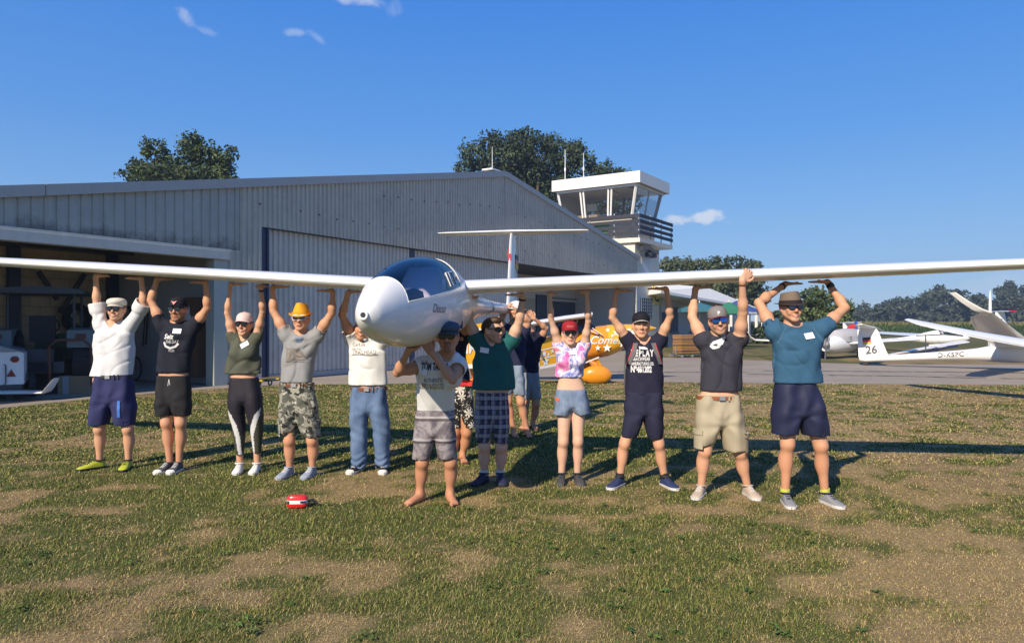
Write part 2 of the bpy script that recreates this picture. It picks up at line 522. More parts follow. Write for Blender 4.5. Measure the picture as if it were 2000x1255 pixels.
# broad leaved weeds and clover between the blades
r = np.random.default_rng(15); Vw = []; Cw = []
for i in range(300):
    y = 3.3 + 9 * r.random() ** 1.7; x = (r.random() * 2 - 1) * .72 * y
    if patch(np.array([x]), np.array([y]))[0] > .45: continue
    R_ = .015 + .035 * r.random(); nl = r.integers(7, 16); tone = .7 + .6 * r.random()
    for k in range(nl):
        a = r.random() * 6.28; d = R_ * (.3 + r.random()); l = .008 + .013 * r.random(); h0 = .012 + .02 * r.random()
        c_, s_ = math.cos(a), math.sin(a); ex, ey = x + c_ * d, y + s_ * d
        Vw.append([(ex - c_ * l, ey - s_ * l, h0), (ex - s_ * l * .5, ey + c_ * l * .5, h0 + .006), (ex + c_ * l, ey + s_ * l, h0 - .002), (ex + s_ * l * .5, ey - c_ * l * .5, h0 + .006)])
        Cw.append([(.085 * tone, .145 * tone, .032 * tone)] * 4)
Vw = np.array(Vw); nw_ = len(Vw)
link('weeds', np_mesh('weeds', Vw.reshape(-1, 3), np.arange(nw_ * 4).reshape(nw_, 4), False, np.array(Cw).reshape(-1, 3)), None, M_blade)['kind'] = 'stuff'

# ------------------------------------------------------------------ trees
def leaf_cloud(blobs, n, size, seed, shell=.55, flat=.0):
    """leaf-sized faces through the crown: blobs = [(centre, rx, ry, rz)]"""
    r = np.random.default_rng(seed)
    vol = np.array([b[1] * b[2] * b[3] for b in blobs]) ** .75; pr = vol / vol.sum()
    k = r.choice(len(blobs), n, p=pr)
    C = np.array([list(b[0]) for b in blobs])[k]; R = np.array([b[1:] for b in blobs])[k]
    d = r.normal(size=(n, 3)); d /= np.linalg.norm(d, axis=1, keepdims=True)
    rad = (shell + (1 - shell) * r.random((n, 1)) ** .6) * (1 + .14 * r.normal(size=(n, 1)))
    p = C + d * R * rad
    # leave gaps: drop leaves where a 3-D noise is low
    fq = 1.1 / np.mean(R)
    g = vnoise(p[:, 0] * fq * 2 + p[:, 2] * 1.3 * fq, p[:, 2] * fq * 2 + p[:, 1] * 1.1 * fq, seed) * .6 + vnoise(p[:, 0] * fq * 5, p[:, 2] * fq * 5 + p[:, 1] * fq * 3, seed + 3) * .4
    keep = g > .32
    p, d = p[keep], d[keep]; n = len(p)
    nn = d * .7 + r.normal(size=(n, 3)) * .75; nn /= np.linalg.norm(nn, axis=1, keepdims=True)
    a = np.cross(nn, r.normal(size=(n, 3))); a /= np.linalg.norm(a, axis=1, keepdims=True); b = np.cross(nn, a)
    s = size * (.55 + .9 * r.random((n, 1)))
    V = np.stack([p - a * s, p + b * s * .55, p + a * s, p - b * s * .55], 1)
    V[:, [1, 3]] += (nn * s * .25)[:, None]
    f = np.arange(n * 4).reshape(n, 4)
    cl = vnoise(p[:, 0] * fq * 1.3 + 3 * p[:, 1] * fq, p[:, 2] * fq * 1.3 + 7, seed + 9)[:, None]
    t = np.clip(.5 * r.random((n, 1)) + 1.1 * (cl - .25), 0, 1.15)
    return V.reshape(-1, 3), f, np.repeat(t, 4, 0)
M_bark = mat('bark', (.085, .065, .05), .9, var=.3, scale=8, bump=.6, bscale=25)
M_leaf = mat('leaves', (0, 0, 0), .6, attr=True, var=0, spec=.3)
def tree(name, label, Y, blobs, n, size, dark, light, seed, base=None, shell=.5, group=None, depth=.9, limbs=5):
    """blobs in calibrated pixels (px, py, rx, ry) at distance Y"""
    k = Y / F
    c0 = P(base if base else sum(b[0] for b in blobs) / len(blobs), HY, Y); c0.z = 0
    t = thing(name, label, 'tree' if 'tree' in name else 'shrub', c0, 0, group)
    rr = random.Random(seed)
    bl = []
    for (px, py, rx, ry) in blobs:
        c = P(px, py, Y); c.y += rr.uniform(-.5, .5) * rx * k
        bl.append((c - c0, rx * k, (rx + ry) / 2 * k * depth, ry * k))
    V, f, tt = leaf_cloud(bl, n, size, seed, shell)
    col = np.array(dark) * (1 - tt) + np.array(light) * tt
    link('crown', np_mesh('crown', V, f, False, col), t, M_leaf)
    b = MB()
    zt = np.mean([q[0].z for q in bl]); r0 = .035 * zt + .06
    b.tube([(0, 0, -.1), (rr.uniform(-.1, .1), 0, zt * .35), (rr.uniform(-.2, .2), rr.uniform(-.2, .2), zt * .8)], [r0, r0 * .75, r0 * .4], 8)
    for q in (bl if len(bl) <= limbs + 3 else rr.sample(bl, limbs + 3)):
        c = q[0]; st = Vector((0, 0, zt * rr.uniform(.3, .6)))
        b.tube([st, st.lerp(c, .5) + Vector((0, 0, .04 * zt)), c], [r0 * .4, r0 * .25, r0 * .08], 6)
    b.build('trunk', M_bark, t, True)
    return t
DK, LT = (.022, .040, .018), (.075, .105, .036)
tree('ash_tree', 'loose feathery green tree rising behind the left hangar roof', 46,
     [(290, 290, 14, 22), (312, 300, 17, 28), (270, 328, 26, 20), (310, 338, 40, 24), (375, 290, 26, 30), (400, 310, 38, 34), (425, 335, 34, 28), (345, 330, 40, 30), (452, 300, 15, 18), (440, 316, 18, 20), (240, 340, 8, 9), (258, 350, 14, 8), (385, 275, 14, 14), (360, 350, 90, 20), (330, 380, 80, 30), (415, 365, 55, 30)],
     11000, .125, DK, (.085, .12, .035), 21, base=350, shell=.35)
tree('oak_tree', 'broad dense dark green tree behind the hangar ridge and control tower', 72,
     [(1018, 275, 34, 28), (965, 285, 40, 26), (935, 305, 38, 28), (910, 325, 26, 16), (985, 310, 60, 34), (1050, 300, 42, 36), (1078, 285, 26, 26), (1100, 310, 38, 32), (1128, 300, 22, 30), (1140, 322, 26, 24), (1165, 335, 20, 18), (1155, 315, 10, 16), (1188, 325, 8, 14), (1060, 335, 70, 36), (1000, 340, 80, 36), (1040, 375, 60, 40), (1090, 370, 50, 40), (1180, 345, 40, 18), (1175, 385, 55, 40), (1215, 395, 38, 30), (1030, 262, 14, 14), (1008, 268, 10, 12), (955, 276, 12, 10), (1200, 360, 60, 30)],
     30000, .165, (.018, .034, .018), (.060, .088, .034), 22, base=1050, shell=.45)
tree('willow_tree', 'pale green trees in a row beyond the clubhouse, left of the others', 88,
     [(1300, 525, 14, 24), (1322, 522, 20, 20), (1345, 520, 16, 18), (1368, 522, 18, 18), (1330, 560, 40, 34), (1370, 560, 30, 30)],
     6000, .2, (.035, .055, .03), (.11, .13, .06), 23, base=1335, shell=.4)
tree('poplar_tree', 'bushy grey green tree behind the white clubhouse roof', 86,
     [(1405, 512, 24, 14), (1440, 513, 26, 14), (1470, 520, 20, 14), (1420, 540, 44, 30), (1465, 545, 30, 30), (1440, 575, 50, 34), (1395, 560, 30, 40), (1480, 575, 26, 30)],
     8000, .2, (.035, .058, .030), (.105, .13, .055), 24, base=1440, shell=.4)
tree('maple_tree', 'round bright green tree behind the man in the brown hat', 60,
     [(1590, 580, 30, 20), (1562, 596, 26, 24), (1625, 590, 28, 22), (1650, 600, 16, 18), (1600, 615, 50, 34), (1645, 630, 28, 28), (1570, 635, 36, 36), (1625, 655, 46, 30), (1590, 660, 50, 26), (1665, 645, 14, 18)],
     10000, .15, (.030, .055, .018), (.115, .15, .045), 25, base=1605, shell=.45)
tree('hazel_shrub', 'dark green shrub between the parasols and the round tree', 58,
     [(1530, 640, 30, 30), (1510, 655, 26, 26), (1540, 670, 34, 20), (1500, 675, 26, 16), (1485, 660, 18, 24), (1515, 625, 18, 16)],
     3000, .19, (.018, .034, .016), (.06, .085, .032), 26, base=1520, shell=.45)

# far wood, one mass
sk = [(1560, 612), (1640, 604), (1690, 594), (1740, 592), (1765, 580), (1790, 572), (1830, 562), (1880, 563), (1905, 571), (1925, 580), (1938, 562), (1962, 553), (2000, 551), (2100, 545), (2300, 560), (2600, 555)]
rr = random.Random(9); bl = []
xs_, ys_ = zip(*sk)
for i in range(520):
    px = rr.uniform(1500, 2500); top = float(np.interp(px, xs_, ys_))
    Y = rr.uniform(205, 245)
    f_ = rr.random() ** .8; py = top + 9 + f_ * max(4, 632 - top - 12)
    r_ = rr.uniform(9, 17)
    c = P(px, py, Y); k = Y / F
    bl.append((c, r_ * k, r_ * k, r_ * k * rr.uniform(.75, 1.1)))
V, f, tt = leaf_cloud(bl, 78000, .60, 77, .45)
hz = np.array([.030, .046, .034]) * (1 - tt) + np.array([.066, .084, .050]) * tt
link('far_wood', np_mesh('far_wood', V, f, False, hz), None, M_leaf)['kind'] = 'stuff'

# maize field: rows of upright stems with hanging leaves, front rows resolved, one mass behind
r = np.random.default_rng(5)
n = 26000
Y = 92 + 45 * r.random(n) ** 1.6; X = (.30 + .62 * r.random(n)) * Y
hh = 1.62 + .22 * r.random(n)
z0 = hh * r.random(n) ** .8
V = np.zeros((n, 4, 3)); az = r.random(n) * 2 * PI
l = .16 + .22 * r.random(n); wdt = .035 + .03 * r.random(n)
top = z0 > hh * .86
V[:, 0] = np.stack([X - wdt, Y, z0 * .9], -1); V[:, 1] = np.stack([X + wdt, Y, z0 * .9], -1)
V[:, 2] = np.stack([X + np.cos(az) * l + wdt * .3, Y + np.sin(az) * l, z0 + l * .6], -1); V[:, 3] = np.stack([X + np.cos(az) * l - wdt * .3, Y + np.sin(az) * l, z0 + l * .6], -1)
cc = np.where(top[:, None], np.array([[.16, .15, .065]]), np.array([[.05, .085, .022]]) * (.6 + 1.0 * r.random((n, 1))))
link('maize_field', np_mesh('maize_field', V.reshape(-1, 3), np.arange(n * 4).reshape(n, 4), False, np.repeat(cc, 4, 0)), None, M_leaf)['kind'] = 'stuff'
# ------------------------------------------------------------------ hangar
def clad_fn(base):
    def fn(t, co, c):
        n = t.noise(co, .6, 5, .65); n2 = t.noise(co, 4.5, 4, .6)
        k = t.math('MULTIPLY_ADD', n2, .4, t.math('MULTIPLY', n, .6))
        return t.ramp(k, [(.25, tuple(x * .74 for x in base)), (.5, base), (.75, tuple(min(1, x * 1.14) for x in base))])
    return fn
M_clad = mat('grey_cladding', (0, 0, 0), .5, fn=clad_fn((.52, .48, .395)), var=.07, scale=3, streak=.24, spec=.4)
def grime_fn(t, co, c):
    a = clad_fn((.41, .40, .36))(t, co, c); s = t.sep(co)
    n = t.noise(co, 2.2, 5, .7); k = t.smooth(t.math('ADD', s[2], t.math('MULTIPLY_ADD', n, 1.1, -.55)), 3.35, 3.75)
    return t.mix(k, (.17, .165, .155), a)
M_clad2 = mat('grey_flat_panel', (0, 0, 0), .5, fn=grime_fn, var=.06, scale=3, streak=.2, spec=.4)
M_door = mat('pale_door_sheet', (0, 0, 0), .5, fn=clad_fn((.57, .54, .475)), var=.05, scale=3, streak=.14, spec=.4)
M_trim = mat('roof_trim', (.36, .37, .375), .5, var=.1, streak=.08)
M_beam = mat('cream_beam', (.55, .54, .49), .55, var=.1, streak=.12)
M_post = mat('sage_post', (.40, .43, .38), .55, var=.08, streak=.1)
M_blue = mat('dark_blue_steel', (.035, .05, .10), .5, var=.15)
M_roofs = mat('fibre_roof', (.30, .30, .29), .9, var=.12)
M_block = mat('cream_block', (.60, .47, .30), .9, var=.12, scale=3, bump=.3, bscale=30)
M_plast = mat('pale_plaster', (.62, .61, .57), .85, var=.06, scale=1.5, streak=.06)
M_blupl = mat('grey_partition', (.46, .46, .46), .8, var=.1)
M_conc = mat('concrete', (.30, .29, .27), .9, var=.14, scale=2)
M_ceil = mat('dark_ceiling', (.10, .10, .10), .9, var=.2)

RID = 12.5
def roof_z(s): return 7.84 - .193 * (RID - s) if s < RID else 7.84 - .147 * (s - RID)
S_L, S_R = -13.0, 27.9
sP0, _ = wallpt(415, 700); sP1, _ = wallpt(441, 700)
sB0, _ = wallpt(511, 700); sB1, _ = wallpt(528, 700)
sD1, _ = wallpt(806, 700); sD2, _ = wallpt(816, 700); sD3, _ = wallpt(1004, 600)
sFlat, _ = wallpt(469, 400)
HD = 4.13
hang = thing('hangar', 'long grey metal hangar with sloping gable front and pale sliding doors', 'hangar', W(8, 0, 0))
hoff = W(8, 0, 0)
def h(s, q, z): return W(s, q, z) - hoff
def hbox(b, s0, s1, q0, q1, z0, z1):
    b.obox(h((s0 + s1) / 2, (q0 + q1) / 2, (z0 + z1) / 2), WD * (s1 - s0) / 2, -WN * (q1 - q0) / 2, Vector((0, 0, (z1 - z0) / 2)))
def sheet(b, s0, s1, zb, zt, q, pitch, depth, top=.45, n0=0):
    """trapezoid profile sheet, ribs upright"""
    prof = []
    n = max(1, round((s1 - s0) / pitch)); p = (s1 - s0) / n
    for i in range(n):
        a = s0 + i * p
        prof += [(a, 0), (a + p * .22, 0), (a + p * .34, -depth), (a + p * .78, -depth), (a + p * .9, 0)]
    prof.append((s1, 0))
    lo = [h(s, q + d, zb(s) if callable(zb) else zb) for s, d in prof]; hi = [h(s, q + d, zt(s) if callable(zt) else zt) for s, d in prof]
    m = len(prof)
    b.add(lo + hi, [(i, i + 1, i + 1 + m, i + m) for i in range(m - 1)])
top_in = lambda s: roof_z(s) - .2
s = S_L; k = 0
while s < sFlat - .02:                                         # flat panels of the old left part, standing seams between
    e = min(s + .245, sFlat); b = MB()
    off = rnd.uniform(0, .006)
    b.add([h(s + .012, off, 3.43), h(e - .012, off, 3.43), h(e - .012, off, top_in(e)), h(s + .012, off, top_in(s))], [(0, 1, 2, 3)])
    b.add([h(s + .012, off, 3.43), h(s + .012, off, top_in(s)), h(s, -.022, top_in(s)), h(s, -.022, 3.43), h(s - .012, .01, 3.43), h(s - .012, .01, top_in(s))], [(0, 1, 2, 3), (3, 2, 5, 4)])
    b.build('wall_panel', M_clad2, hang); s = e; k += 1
for i in range(40):                                            # corrugated sheets
    a = sFlat + i * 1.02; e = min(a + 1.02, S_R)
    if a >= S_R - .05: break
    a_, e_ = a, e
    b = MB()
    if e <= sB0 or a < sB0 - .01:
        cut = min(e, sB0); sheet(b, a, cut, 0.05 if a >= sP1 else 3.43, top_in, 0, .165, .035)
        if e > cut: sheet(b, cut, e, HD, top_in, 0, .165, .035)
    else:
        if a < RID < e:
            sheet(b, a, RID, HD, top_in, 0, .165, .035); sheet(b, RID, e, HD, top_in, 0, .165, .035)
        else: sheet(b, a, e, HD, top_in, 0, .165, .035)
    b.build('cladding_sheet', M_clad, hang)
b = MB(); sheet(b, sP1 + .03, sFlat, .05, 3.43, 0, .2, .03); b.build('cladding_sheet', M_clad, hang)
b = MB()                                                       # bolts of the cladding
for i in range(40):
    ss = sFlat + .6 + i * .72
    if ss > S_R - .5: break
    for zz in (HD + .55, HD + .62 + (roof_z(ss) - HD) * .42):
        if zz < roof_z(ss) - .5 and rnd.random() < .8: b.box(h(ss, -.05, zz + rnd.uniform(-.05, .05)), (.045, .04, .045))
b.build('bolts', M_dark, hang)['kind'] = 'stuff'
for a, e in ((S_L, wallpt(84, 360)[0]), (wallpt(84, 360)[0] + .015, RID)):   # verge trim
    b = MB()
    for s0, s1 in ((a, e),):
        b.add([h(s0, -.09, roof_z(s0) - .21), h(s1, -.09, roof_z(s1) - .21), h(s1, -.09, roof_z(s1) + .02), h(s0, -.09, roof_z(s0) + .02),
               h(s0, .12, roof_z(s0) - .21), h(s1, .12, roof_z(s1) - .21), h(s1, .12, roof_z(s1) + .02), h(s0, .12, roof_z(s0) + .02)],
              [(0, 1, 2, 3), (3, 2, 6, 7), (0, 4, 5, 1), (4, 7, 6, 5), (0, 3, 7, 4), (1, 5, 6, 2)])
    b.build('verge_trim', M_trim, hang)
b = MB(); s0, s1 = RID, S_R + .2
b.add([h(s0, -.09, roof_z(s0) - .21), h(s1, -.09, roof_z(s1) - .21), h(s1, -.09, roof_z(s1) + .02), h(s0, -.09, roof_z(s0) + .02),
       h(s0, .12, roof_z(s0) - .21), h(s1, .12, roof_z(s1) - .21), h(s1, .12, roof_z(s1) + .02), h(s0, .12, roof_z(s0) + .02)],
      [(0, 1, 2, 3), (3, 2, 6, 7), (0, 4, 5, 1), (4, 7, 6, 5), (0, 3, 7, 4), (1, 5, 6, 2)])
b.build('verge_trim', M_trim, hang)
RL = (-9.6, -3.0, 2.3, 4.6)                                     # translucent rooflight put in out of view to brighten the open bay
def slab_roof(s0, s1, q0, q1, name, m, th=.12, dz=0):
    b = MB(); b.add([h(s_, q_, roof_z(s_) + dz - t_) for t_ in (0, th) for s_, q_ in ((s0, q0), (s1, q0), (s1, q1), (s0, q1))],
          [(0, 1, 2, 3), (7, 6, 5, 4), (0, 4, 5, 1), (2, 6, 7, 3), (1, 5, 6, 2), (3, 7, 4, 0)]); return b.build(name, m, hang)
slab_roof(S_L, RL[0], .121, 26, 'roof', M_roofs); slab_roof(RL[1], RID, .121, 26, 'roof', M_roofs)
slab_roof(RL[0], RL[1], .121, RL[2], 'roof', M_roofs); slab_roof(RL[0], RL[1], RL[3], 26, 'roof', M_roofs)
slab_roof(RID, S_R + .2, .121, 26, 'roof', M_roofs)
mt = bpy.data.materials.new('added_rooflight_sheet'); mt.use_nodes = True; t_ = NT(mt.node_tree); t_.n.clear()
o_ = t_.new('ShaderNodeOutputMaterial'); tl = t_.new('ShaderNodeBsdfTranslucent'); tl.inputs[0].default_value = (.24, .20, .13, 1); t_.l.new(tl.outputs[0], o_.inputs[0])
slab_roof(RL[0], RL[1], RL[2], RL[3], 'added_rooflight', mt, .01, -.05)
b = MB(); b.box(h(RID - .1, .5, 7.9), (.9, .5, .06), math.atan2(WD.y, WD.x)); b.build('ridge_cap', M_white, hang)
b = MB(); b.cyl(h(RID - .15, .5, 7.95), h(RID - .15, .5, 8.9), .014, .008); b.build('lightning_rod', M_white, hang)
# header beam and post of the open bay, dark blue door post
b = MB(); hbox(b, S_L, sP1 + .02, -.13, .16, 3.16, 3.36); hbox(b, S_L, sP1 + .1, -.10, .1, 3.365, 3.43); b.build('header_beam', M_beam, hang)
b = MB(); hbox(b, sP0, sP1, -.06, .25, 0, 3.155); b.build('door_post', M_post, hang)
b = MB(); hbox(b, sP1 + .003, sP1 + .035, -.03, .2, 0, 3.155); b.build('post_edge', M_trim, hang)
b = MB(); hbox(b, sB0, sB1 - .04, .02, .4, 0, HD); hbox(b, sB1 - .12, sB1 - .06, -.03, .0195, 0, HD); b.build('door_post', M_blue, hang)
# sliding door leaves
for s0, s1, q in ((sB1 - .02, sD1, .16), (sD2, sD3, .22)):
    b = MB(); sheet(b, s0, s1, .18, HD - .02, q, .19, .045)
    d = b.build('sliding_door', M_door, hang)
    b = MB(); hbox(b, s0, s1, q - .06, q + .06, .02, .17); b.build('bottom_rail', M_trim, d)
b = MB(); hbox(b, sD1 + .01, sD2 - .01, .12, .35, 0, HD - .01); b.build('door_post', M_blue, hang)
b = MB(); hbox(b, sB0, S_R, .02, .12, HD - .02, HD + .03); b.build('door_track', M_blue, hang)
b = MB(); hbox(b, S_L, sP0, -.04, .04, 0.006, .02); b.build('threshold_rail', M_dark, hang)
# open bay interior: back wall of blocks, partition, ceiling, braces
QB, SPT = 4.8, -1.2
for r_ in range(14):
    z0 = r_ * .25
    s0 = S_L + (.25 if r_ % 2 else 0)
    if z0 > 3.5: break
    while s0 < SPT:
        s1 = min(s0 + .5, SPT)
        if s1 > -8.2:
            if 'blk' not in globals():
                bb = MB(); bb.obox((0, 0, 0), WD * .244, -WN * .1, (0, 0, .119)); blk = bb.mesh('block')
                blk.materials.append(M_block)
            if s1 - s0 > .4:
                o = link('block', blk, hang); o.location = h((s0 + s1) / 2, QB + .1 + rnd.uniform(0, .008), z0 + .125)
        s0 = s1
b = MB(); hbox(b, S_L, SPT, QB + .19, QB + .3, 0, 4); b.build('back_wall', M_conc, hang)
b = MB(); hbox(b, SPT, SPT + .15, .26, QB + .3, 0, 4); b.build('partition', M_blupl, hang)
b = MB(); hbox(b, S_L, S_L + .1, .26, QB + .19, 0, 4); b.build('side_wall', M_blupl, hang)
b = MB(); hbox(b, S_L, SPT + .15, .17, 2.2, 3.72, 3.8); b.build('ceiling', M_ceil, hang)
b = MB(); b.add([h(s_, QB + .15, z_) for s_, z_ in ((S_L, 3.7), (SPT, 3.7), (SPT, roof_z(SPT) - .13), (S_L, max(3.71, roof_z(S_L) - .13)))], [(0, 1, 2, 3)]); b.build('gable_wall', M_conc, hang)
b = MB(); hbox(b, SPT, SPT + .15, 2.2, QB + .3, 4, roof_z(SPT) - .14); b.build('partition', M_blupl, hang)
for q in (1.3, 2.6, 3.9):
    b = MB(); hbox(b, S_L + .12, SPT - .01, q, q + .14, 3.46, 3.715); b.build('ceiling_joist', M_dark, hang)
for px in (22, 215):
    s0 = wallpt(px, 600, QB)[0]
    b = MB(); hbox(b, s0 - .13, s0 + .13, QB - .2, QB - .01, 0, 3.7); b.build('steel_column', M_blue, hang)
for p0, p1 in (((75, 530), (112, 585)), ((165, 535), (118, 610)), ((118, 600), (150, 640))):
    a = wallpt(*p0, QB - .3); c = wallpt(*p1, QB - .3)
    b = MB(); b.bar(h(a[0], QB - .3, a[1]), h(c[0], QB - .3, c[1]), .1, .1); b.build('brace', M_dark, hang)
# right bay: recessed workshop wall
QW = 4.0
b = MB(); hbox(b, sD3 - .3, S_R, QW, QW + .2, 0, 5); b.build('workshop_wall', M_plast, hang)
b = MB(); hbox(b, sD3 - .45, sD3 - .3, .3, QW, 0, 5); b.build('side_wall', M_blupl, hang)
b = MB(); hbox(b, S_R - .15, S_R, .06, QW, 0, HD); hbox(b, S_R - .2, S_R + .02, -.03, .055, 0, HD); b.build('side_wall', M_plast, hang)
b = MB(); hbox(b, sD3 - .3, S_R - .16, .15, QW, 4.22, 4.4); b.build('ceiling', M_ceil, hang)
def wbox(px0, py0, px1, py1, q, d, name, m, par=hang):
    s0, z1 = wallpt(px0, py0, q); s1, z0 = wallpt(px1, py1, q)
    b = MB(); hbox(b, s0, s1, q - d, q, z0, z1); return b.build(name, m, par)
M_gdoor = mat('slate_roller_door', (.055, .068, .10), .5, var=.15)
gd = wbox(1078, 588, 1122, 688, QW - .01, .06, 'roller_door', M_gdoor)
wbox(1076, 581, 1124, 586, QW - .01, .12, 'door_header', M_clad2)
wbox(1046, 575, 1066, 690, QW - .01, .08, 'door_frame', M_gdoor)
wbox(1022, 582, 1044, 690, QW - .01, .05, 'cream_door', mat('cream_door', (.48, .43, .33), .7))
num = wbox(1126, 590, 1134, 604, QW - .01, .03, 'number_plate', mat('number_plate', (.06, .06, .07), .5))
s0, z0 = wallpt(1130, 597, QW - .045)
sign_text('numeral', '2', .36, h(s0, QW - .045, z0), WD, (0, 0, 1), M_white, num)
wbox(1209, 577, 1225, 612, QW - .01, .3, 'wall_cupboard', mat('steel_cupboard', (.22, .25, .29), .5))
for px in (1229, 1233, 1237, 1241):
    s0, _ = wallpt(px, 600, .5)
    b = MB(); hbox(b, s0 - .06, s0 + .06, .35, .5, 0, HD - .03); b.build('folding_leaf', M_clad, hang)
# workbench and rack: things inside the bay
bench = thing('workbench', 'dark workbench against the pale workshop wall inside the right bay', 'workbench', W(wallpt(1170, 690, QW - .4)[0], QW - .4, 0))
b = MB(); b.box((0, 0, .95), (2.6, .7, .06), math.atan2(WD.y, WD.x)); b.build('bench_top', M_dark, bench)
b = MB(); b.box((0, 0, .48), (2.2, .6, .86), math.atan2(WD.y, WD.x)); b.build('cabinet', mat('navy_cabinet', (.05, .065, .11), .5), bench)
b = MB(); b.box((0, 0, 1.25), (.9, .3, .5), math.atan2(WD.y, WD.x)); b.tube([(.3, 0, 1.0), (.3, 0, 1.75), (.75, .2, 1.75)], .05); b.tube([(-.5, 0, 1.0), (-.5, 0, 1.55)], .08); b.build('tools', M_dark, bench)

# ------------------------------------------------------------------ things in the open bay
def sidept(px, py, s0=SPT):
    k = (px - CX) / F; o = WP0 + WD * s0
    q = (o.x - k * o.y) / (WN.x - k * WN.y)
    Y = o.y - WN.y * q
    return q, H + (HY - py) / F * Y
def on_wall(px0, py0, px1, py1, d=.05):
    """a box standing proud of the partition"""
    q0, z1 = sidept(px0, py0); q1, z0 = sidept(px1, py1)
    return q0, q1, z0, z1
M_brown = mat('brown_board', (.16, .085, .045), .6, var=.2, scale=2, streak=.2)
M_card = mat('cardboard', (.30, .20, .11), .85, var=.1)
q0, q1, z0, z1 = on_wall(374, 582, 412, 735)
cab = thing('cupboard', 'tall brown wooden cupboard standing by the open bay post', 'cupboard', W(SPT, (q0 + q1) / 2, 0))
b = MB(); b.obox(Vector((0, 0, (z0 + z1) / 2)) - WD * .2, WD * .18, -WN * (q0 - q1) / 2, (0, 0, (z1 - z0) / 2)); b.build('carcass', M_brown, cab)
b = MB(); b.obox(Vector((0, 0, (z0 + z1) / 2)) - WD * .39, WD * .008, -WN * (q0 - q1) / 2.1, (0, 0, (z1 - z0) / 2.1)); dd = b.build('door', M_brown, cab)
qn, zn = sidept(392, 610); b = MB()
for i in range(2): b.obox(W(SPT - .405, qn - .05 * i, zn - .2 * i) - W(SPT, (q0 + q1) / 2, 0), WD * .003, -WN * .1, (0, 0, .13))
b.build('notice', M_white, dd)
# hanging cables
for px, n_, lab in ((290, 3, 'bundle of dark cables hanging on the grey partition, nearer the bicycle'), (262, 4, 'long coil of black cable hanging at the back of the grey partition')):
    qq, zt_ = sidept(px, 600); rr_ = random.Random(px)
    t = thing('cable_bundle', lab, 'cables', W(SPT - .08, qq, 0)); b = MB()
    for i in range(n_):
        o_ = rr_.uniform(-.12, .12); w_ = rr_.uniform(.08, .2); lo = rr_.uniform(.75, 1.15)
        pts = [Vector((0, 0, zt_)) - WN * o_]
        for j in range(1, 9):
            a = PI * j / 8
            pts.append(-WN * (o_ + w_ * math.sin(a * .5)) + Vector((0, 0, zt_ - (zt_ - lo) * math.sin(a / 2))))
        b.tube(pts, .018, 6)
    b.build('cable', M_black, t)
    b = MB(); b.obox((0, 0, zt_), WD * .08, -WN * .25, (0, 0, .03)); b.build('bracket', M_dark, t)
# bicycle leaning on the partition
def bicycle(label, q, s, z=0):
    t = thing('bicycle', label, 'bicycle', W(s, q, z), math.atan2(-WN.y, -WN.x))
    mfr = mat('red_frame', (.30, .06, .03), .4)
    for x in (-.5, .5):
        b = MB(); b.torus((x, 0, .34), (0, 1, 0), .32, .02, 28, 8); wv = b.build('wheel', M_black, t, True)
        b = MB(); b.torus((x, 0, .34), (0, 1, 0), .297, .011, 28, 6)
        for k_ in range(12):
            a = 2 * PI * k_ / 12; b.bar((x, 0, .34), (x + .3 * math.cos(a), 0, .34 + .3 * math.sin(a)), .004, .004)
        b.build('rim', M_steel, wv, True)
    b = MB()
    for p, q_ in (((-.5, 0, .34), (-.15, 0, .32)), ((-.5, 0, .34), (-.25, 0, .85)), ((-.15, 0, .32), (-.28, 0, .95)), ((-.15, 0, .32), (.36, 0, .8)), ((-.26, 0, .88), (.33, 0, .9)), ((.5, 0, .34), (.32, 0, .98))):
        b.cyl(p, q_, .018, n=8)
    b.build('frame', mfr, t, True)
    b = MB(); b.tube([(.3, -.28, 1.05), (.34, -.1, 1.02), (.34, .1, 1.02), (.3, .28, 1.05)], .014); b.build('handlebar', M_black, t, True)
    b = MB(); b.ball((-.3, 0, .98), (.13, .06, .03)); b.build('saddle', M_black, t, True)
    return t
qb, _ = sidept(264, 740)
bicycle('red bicycle with thin tyres leaning at the grey partition behind the man in black', qb, SPT - .35)
# tyre on the back wall
s0, z0 = wallpt(150, 622, QB - .25)
t = thing('tyre', 'narrow black tyre propped high against the block wall', 'tyre', W(s0, QB - .25, 0))
b = MB(); b.torus((0, 0, z0), WN + Vector((.5, 0, 0)), .34, .085, 28, 10); b.build('tread', M_black, t, True)
b = MB(); b.torus((0, 0, z0), WN + Vector((.5, 0, 0)), .24, .03, 24, 6); b.build('rim', M_dark, t, True)
b = MB(); b.obox((0, 0, (z0 - .42) / 2), WD * .5, -WN * .25, (0, 0, (z0 - .42) / 2)); tag(b.build('locker', M_dark), 'dark metal locker below the tyre at the block wall', 'locker').location = W(s0 + .25, QB - .3, 0)
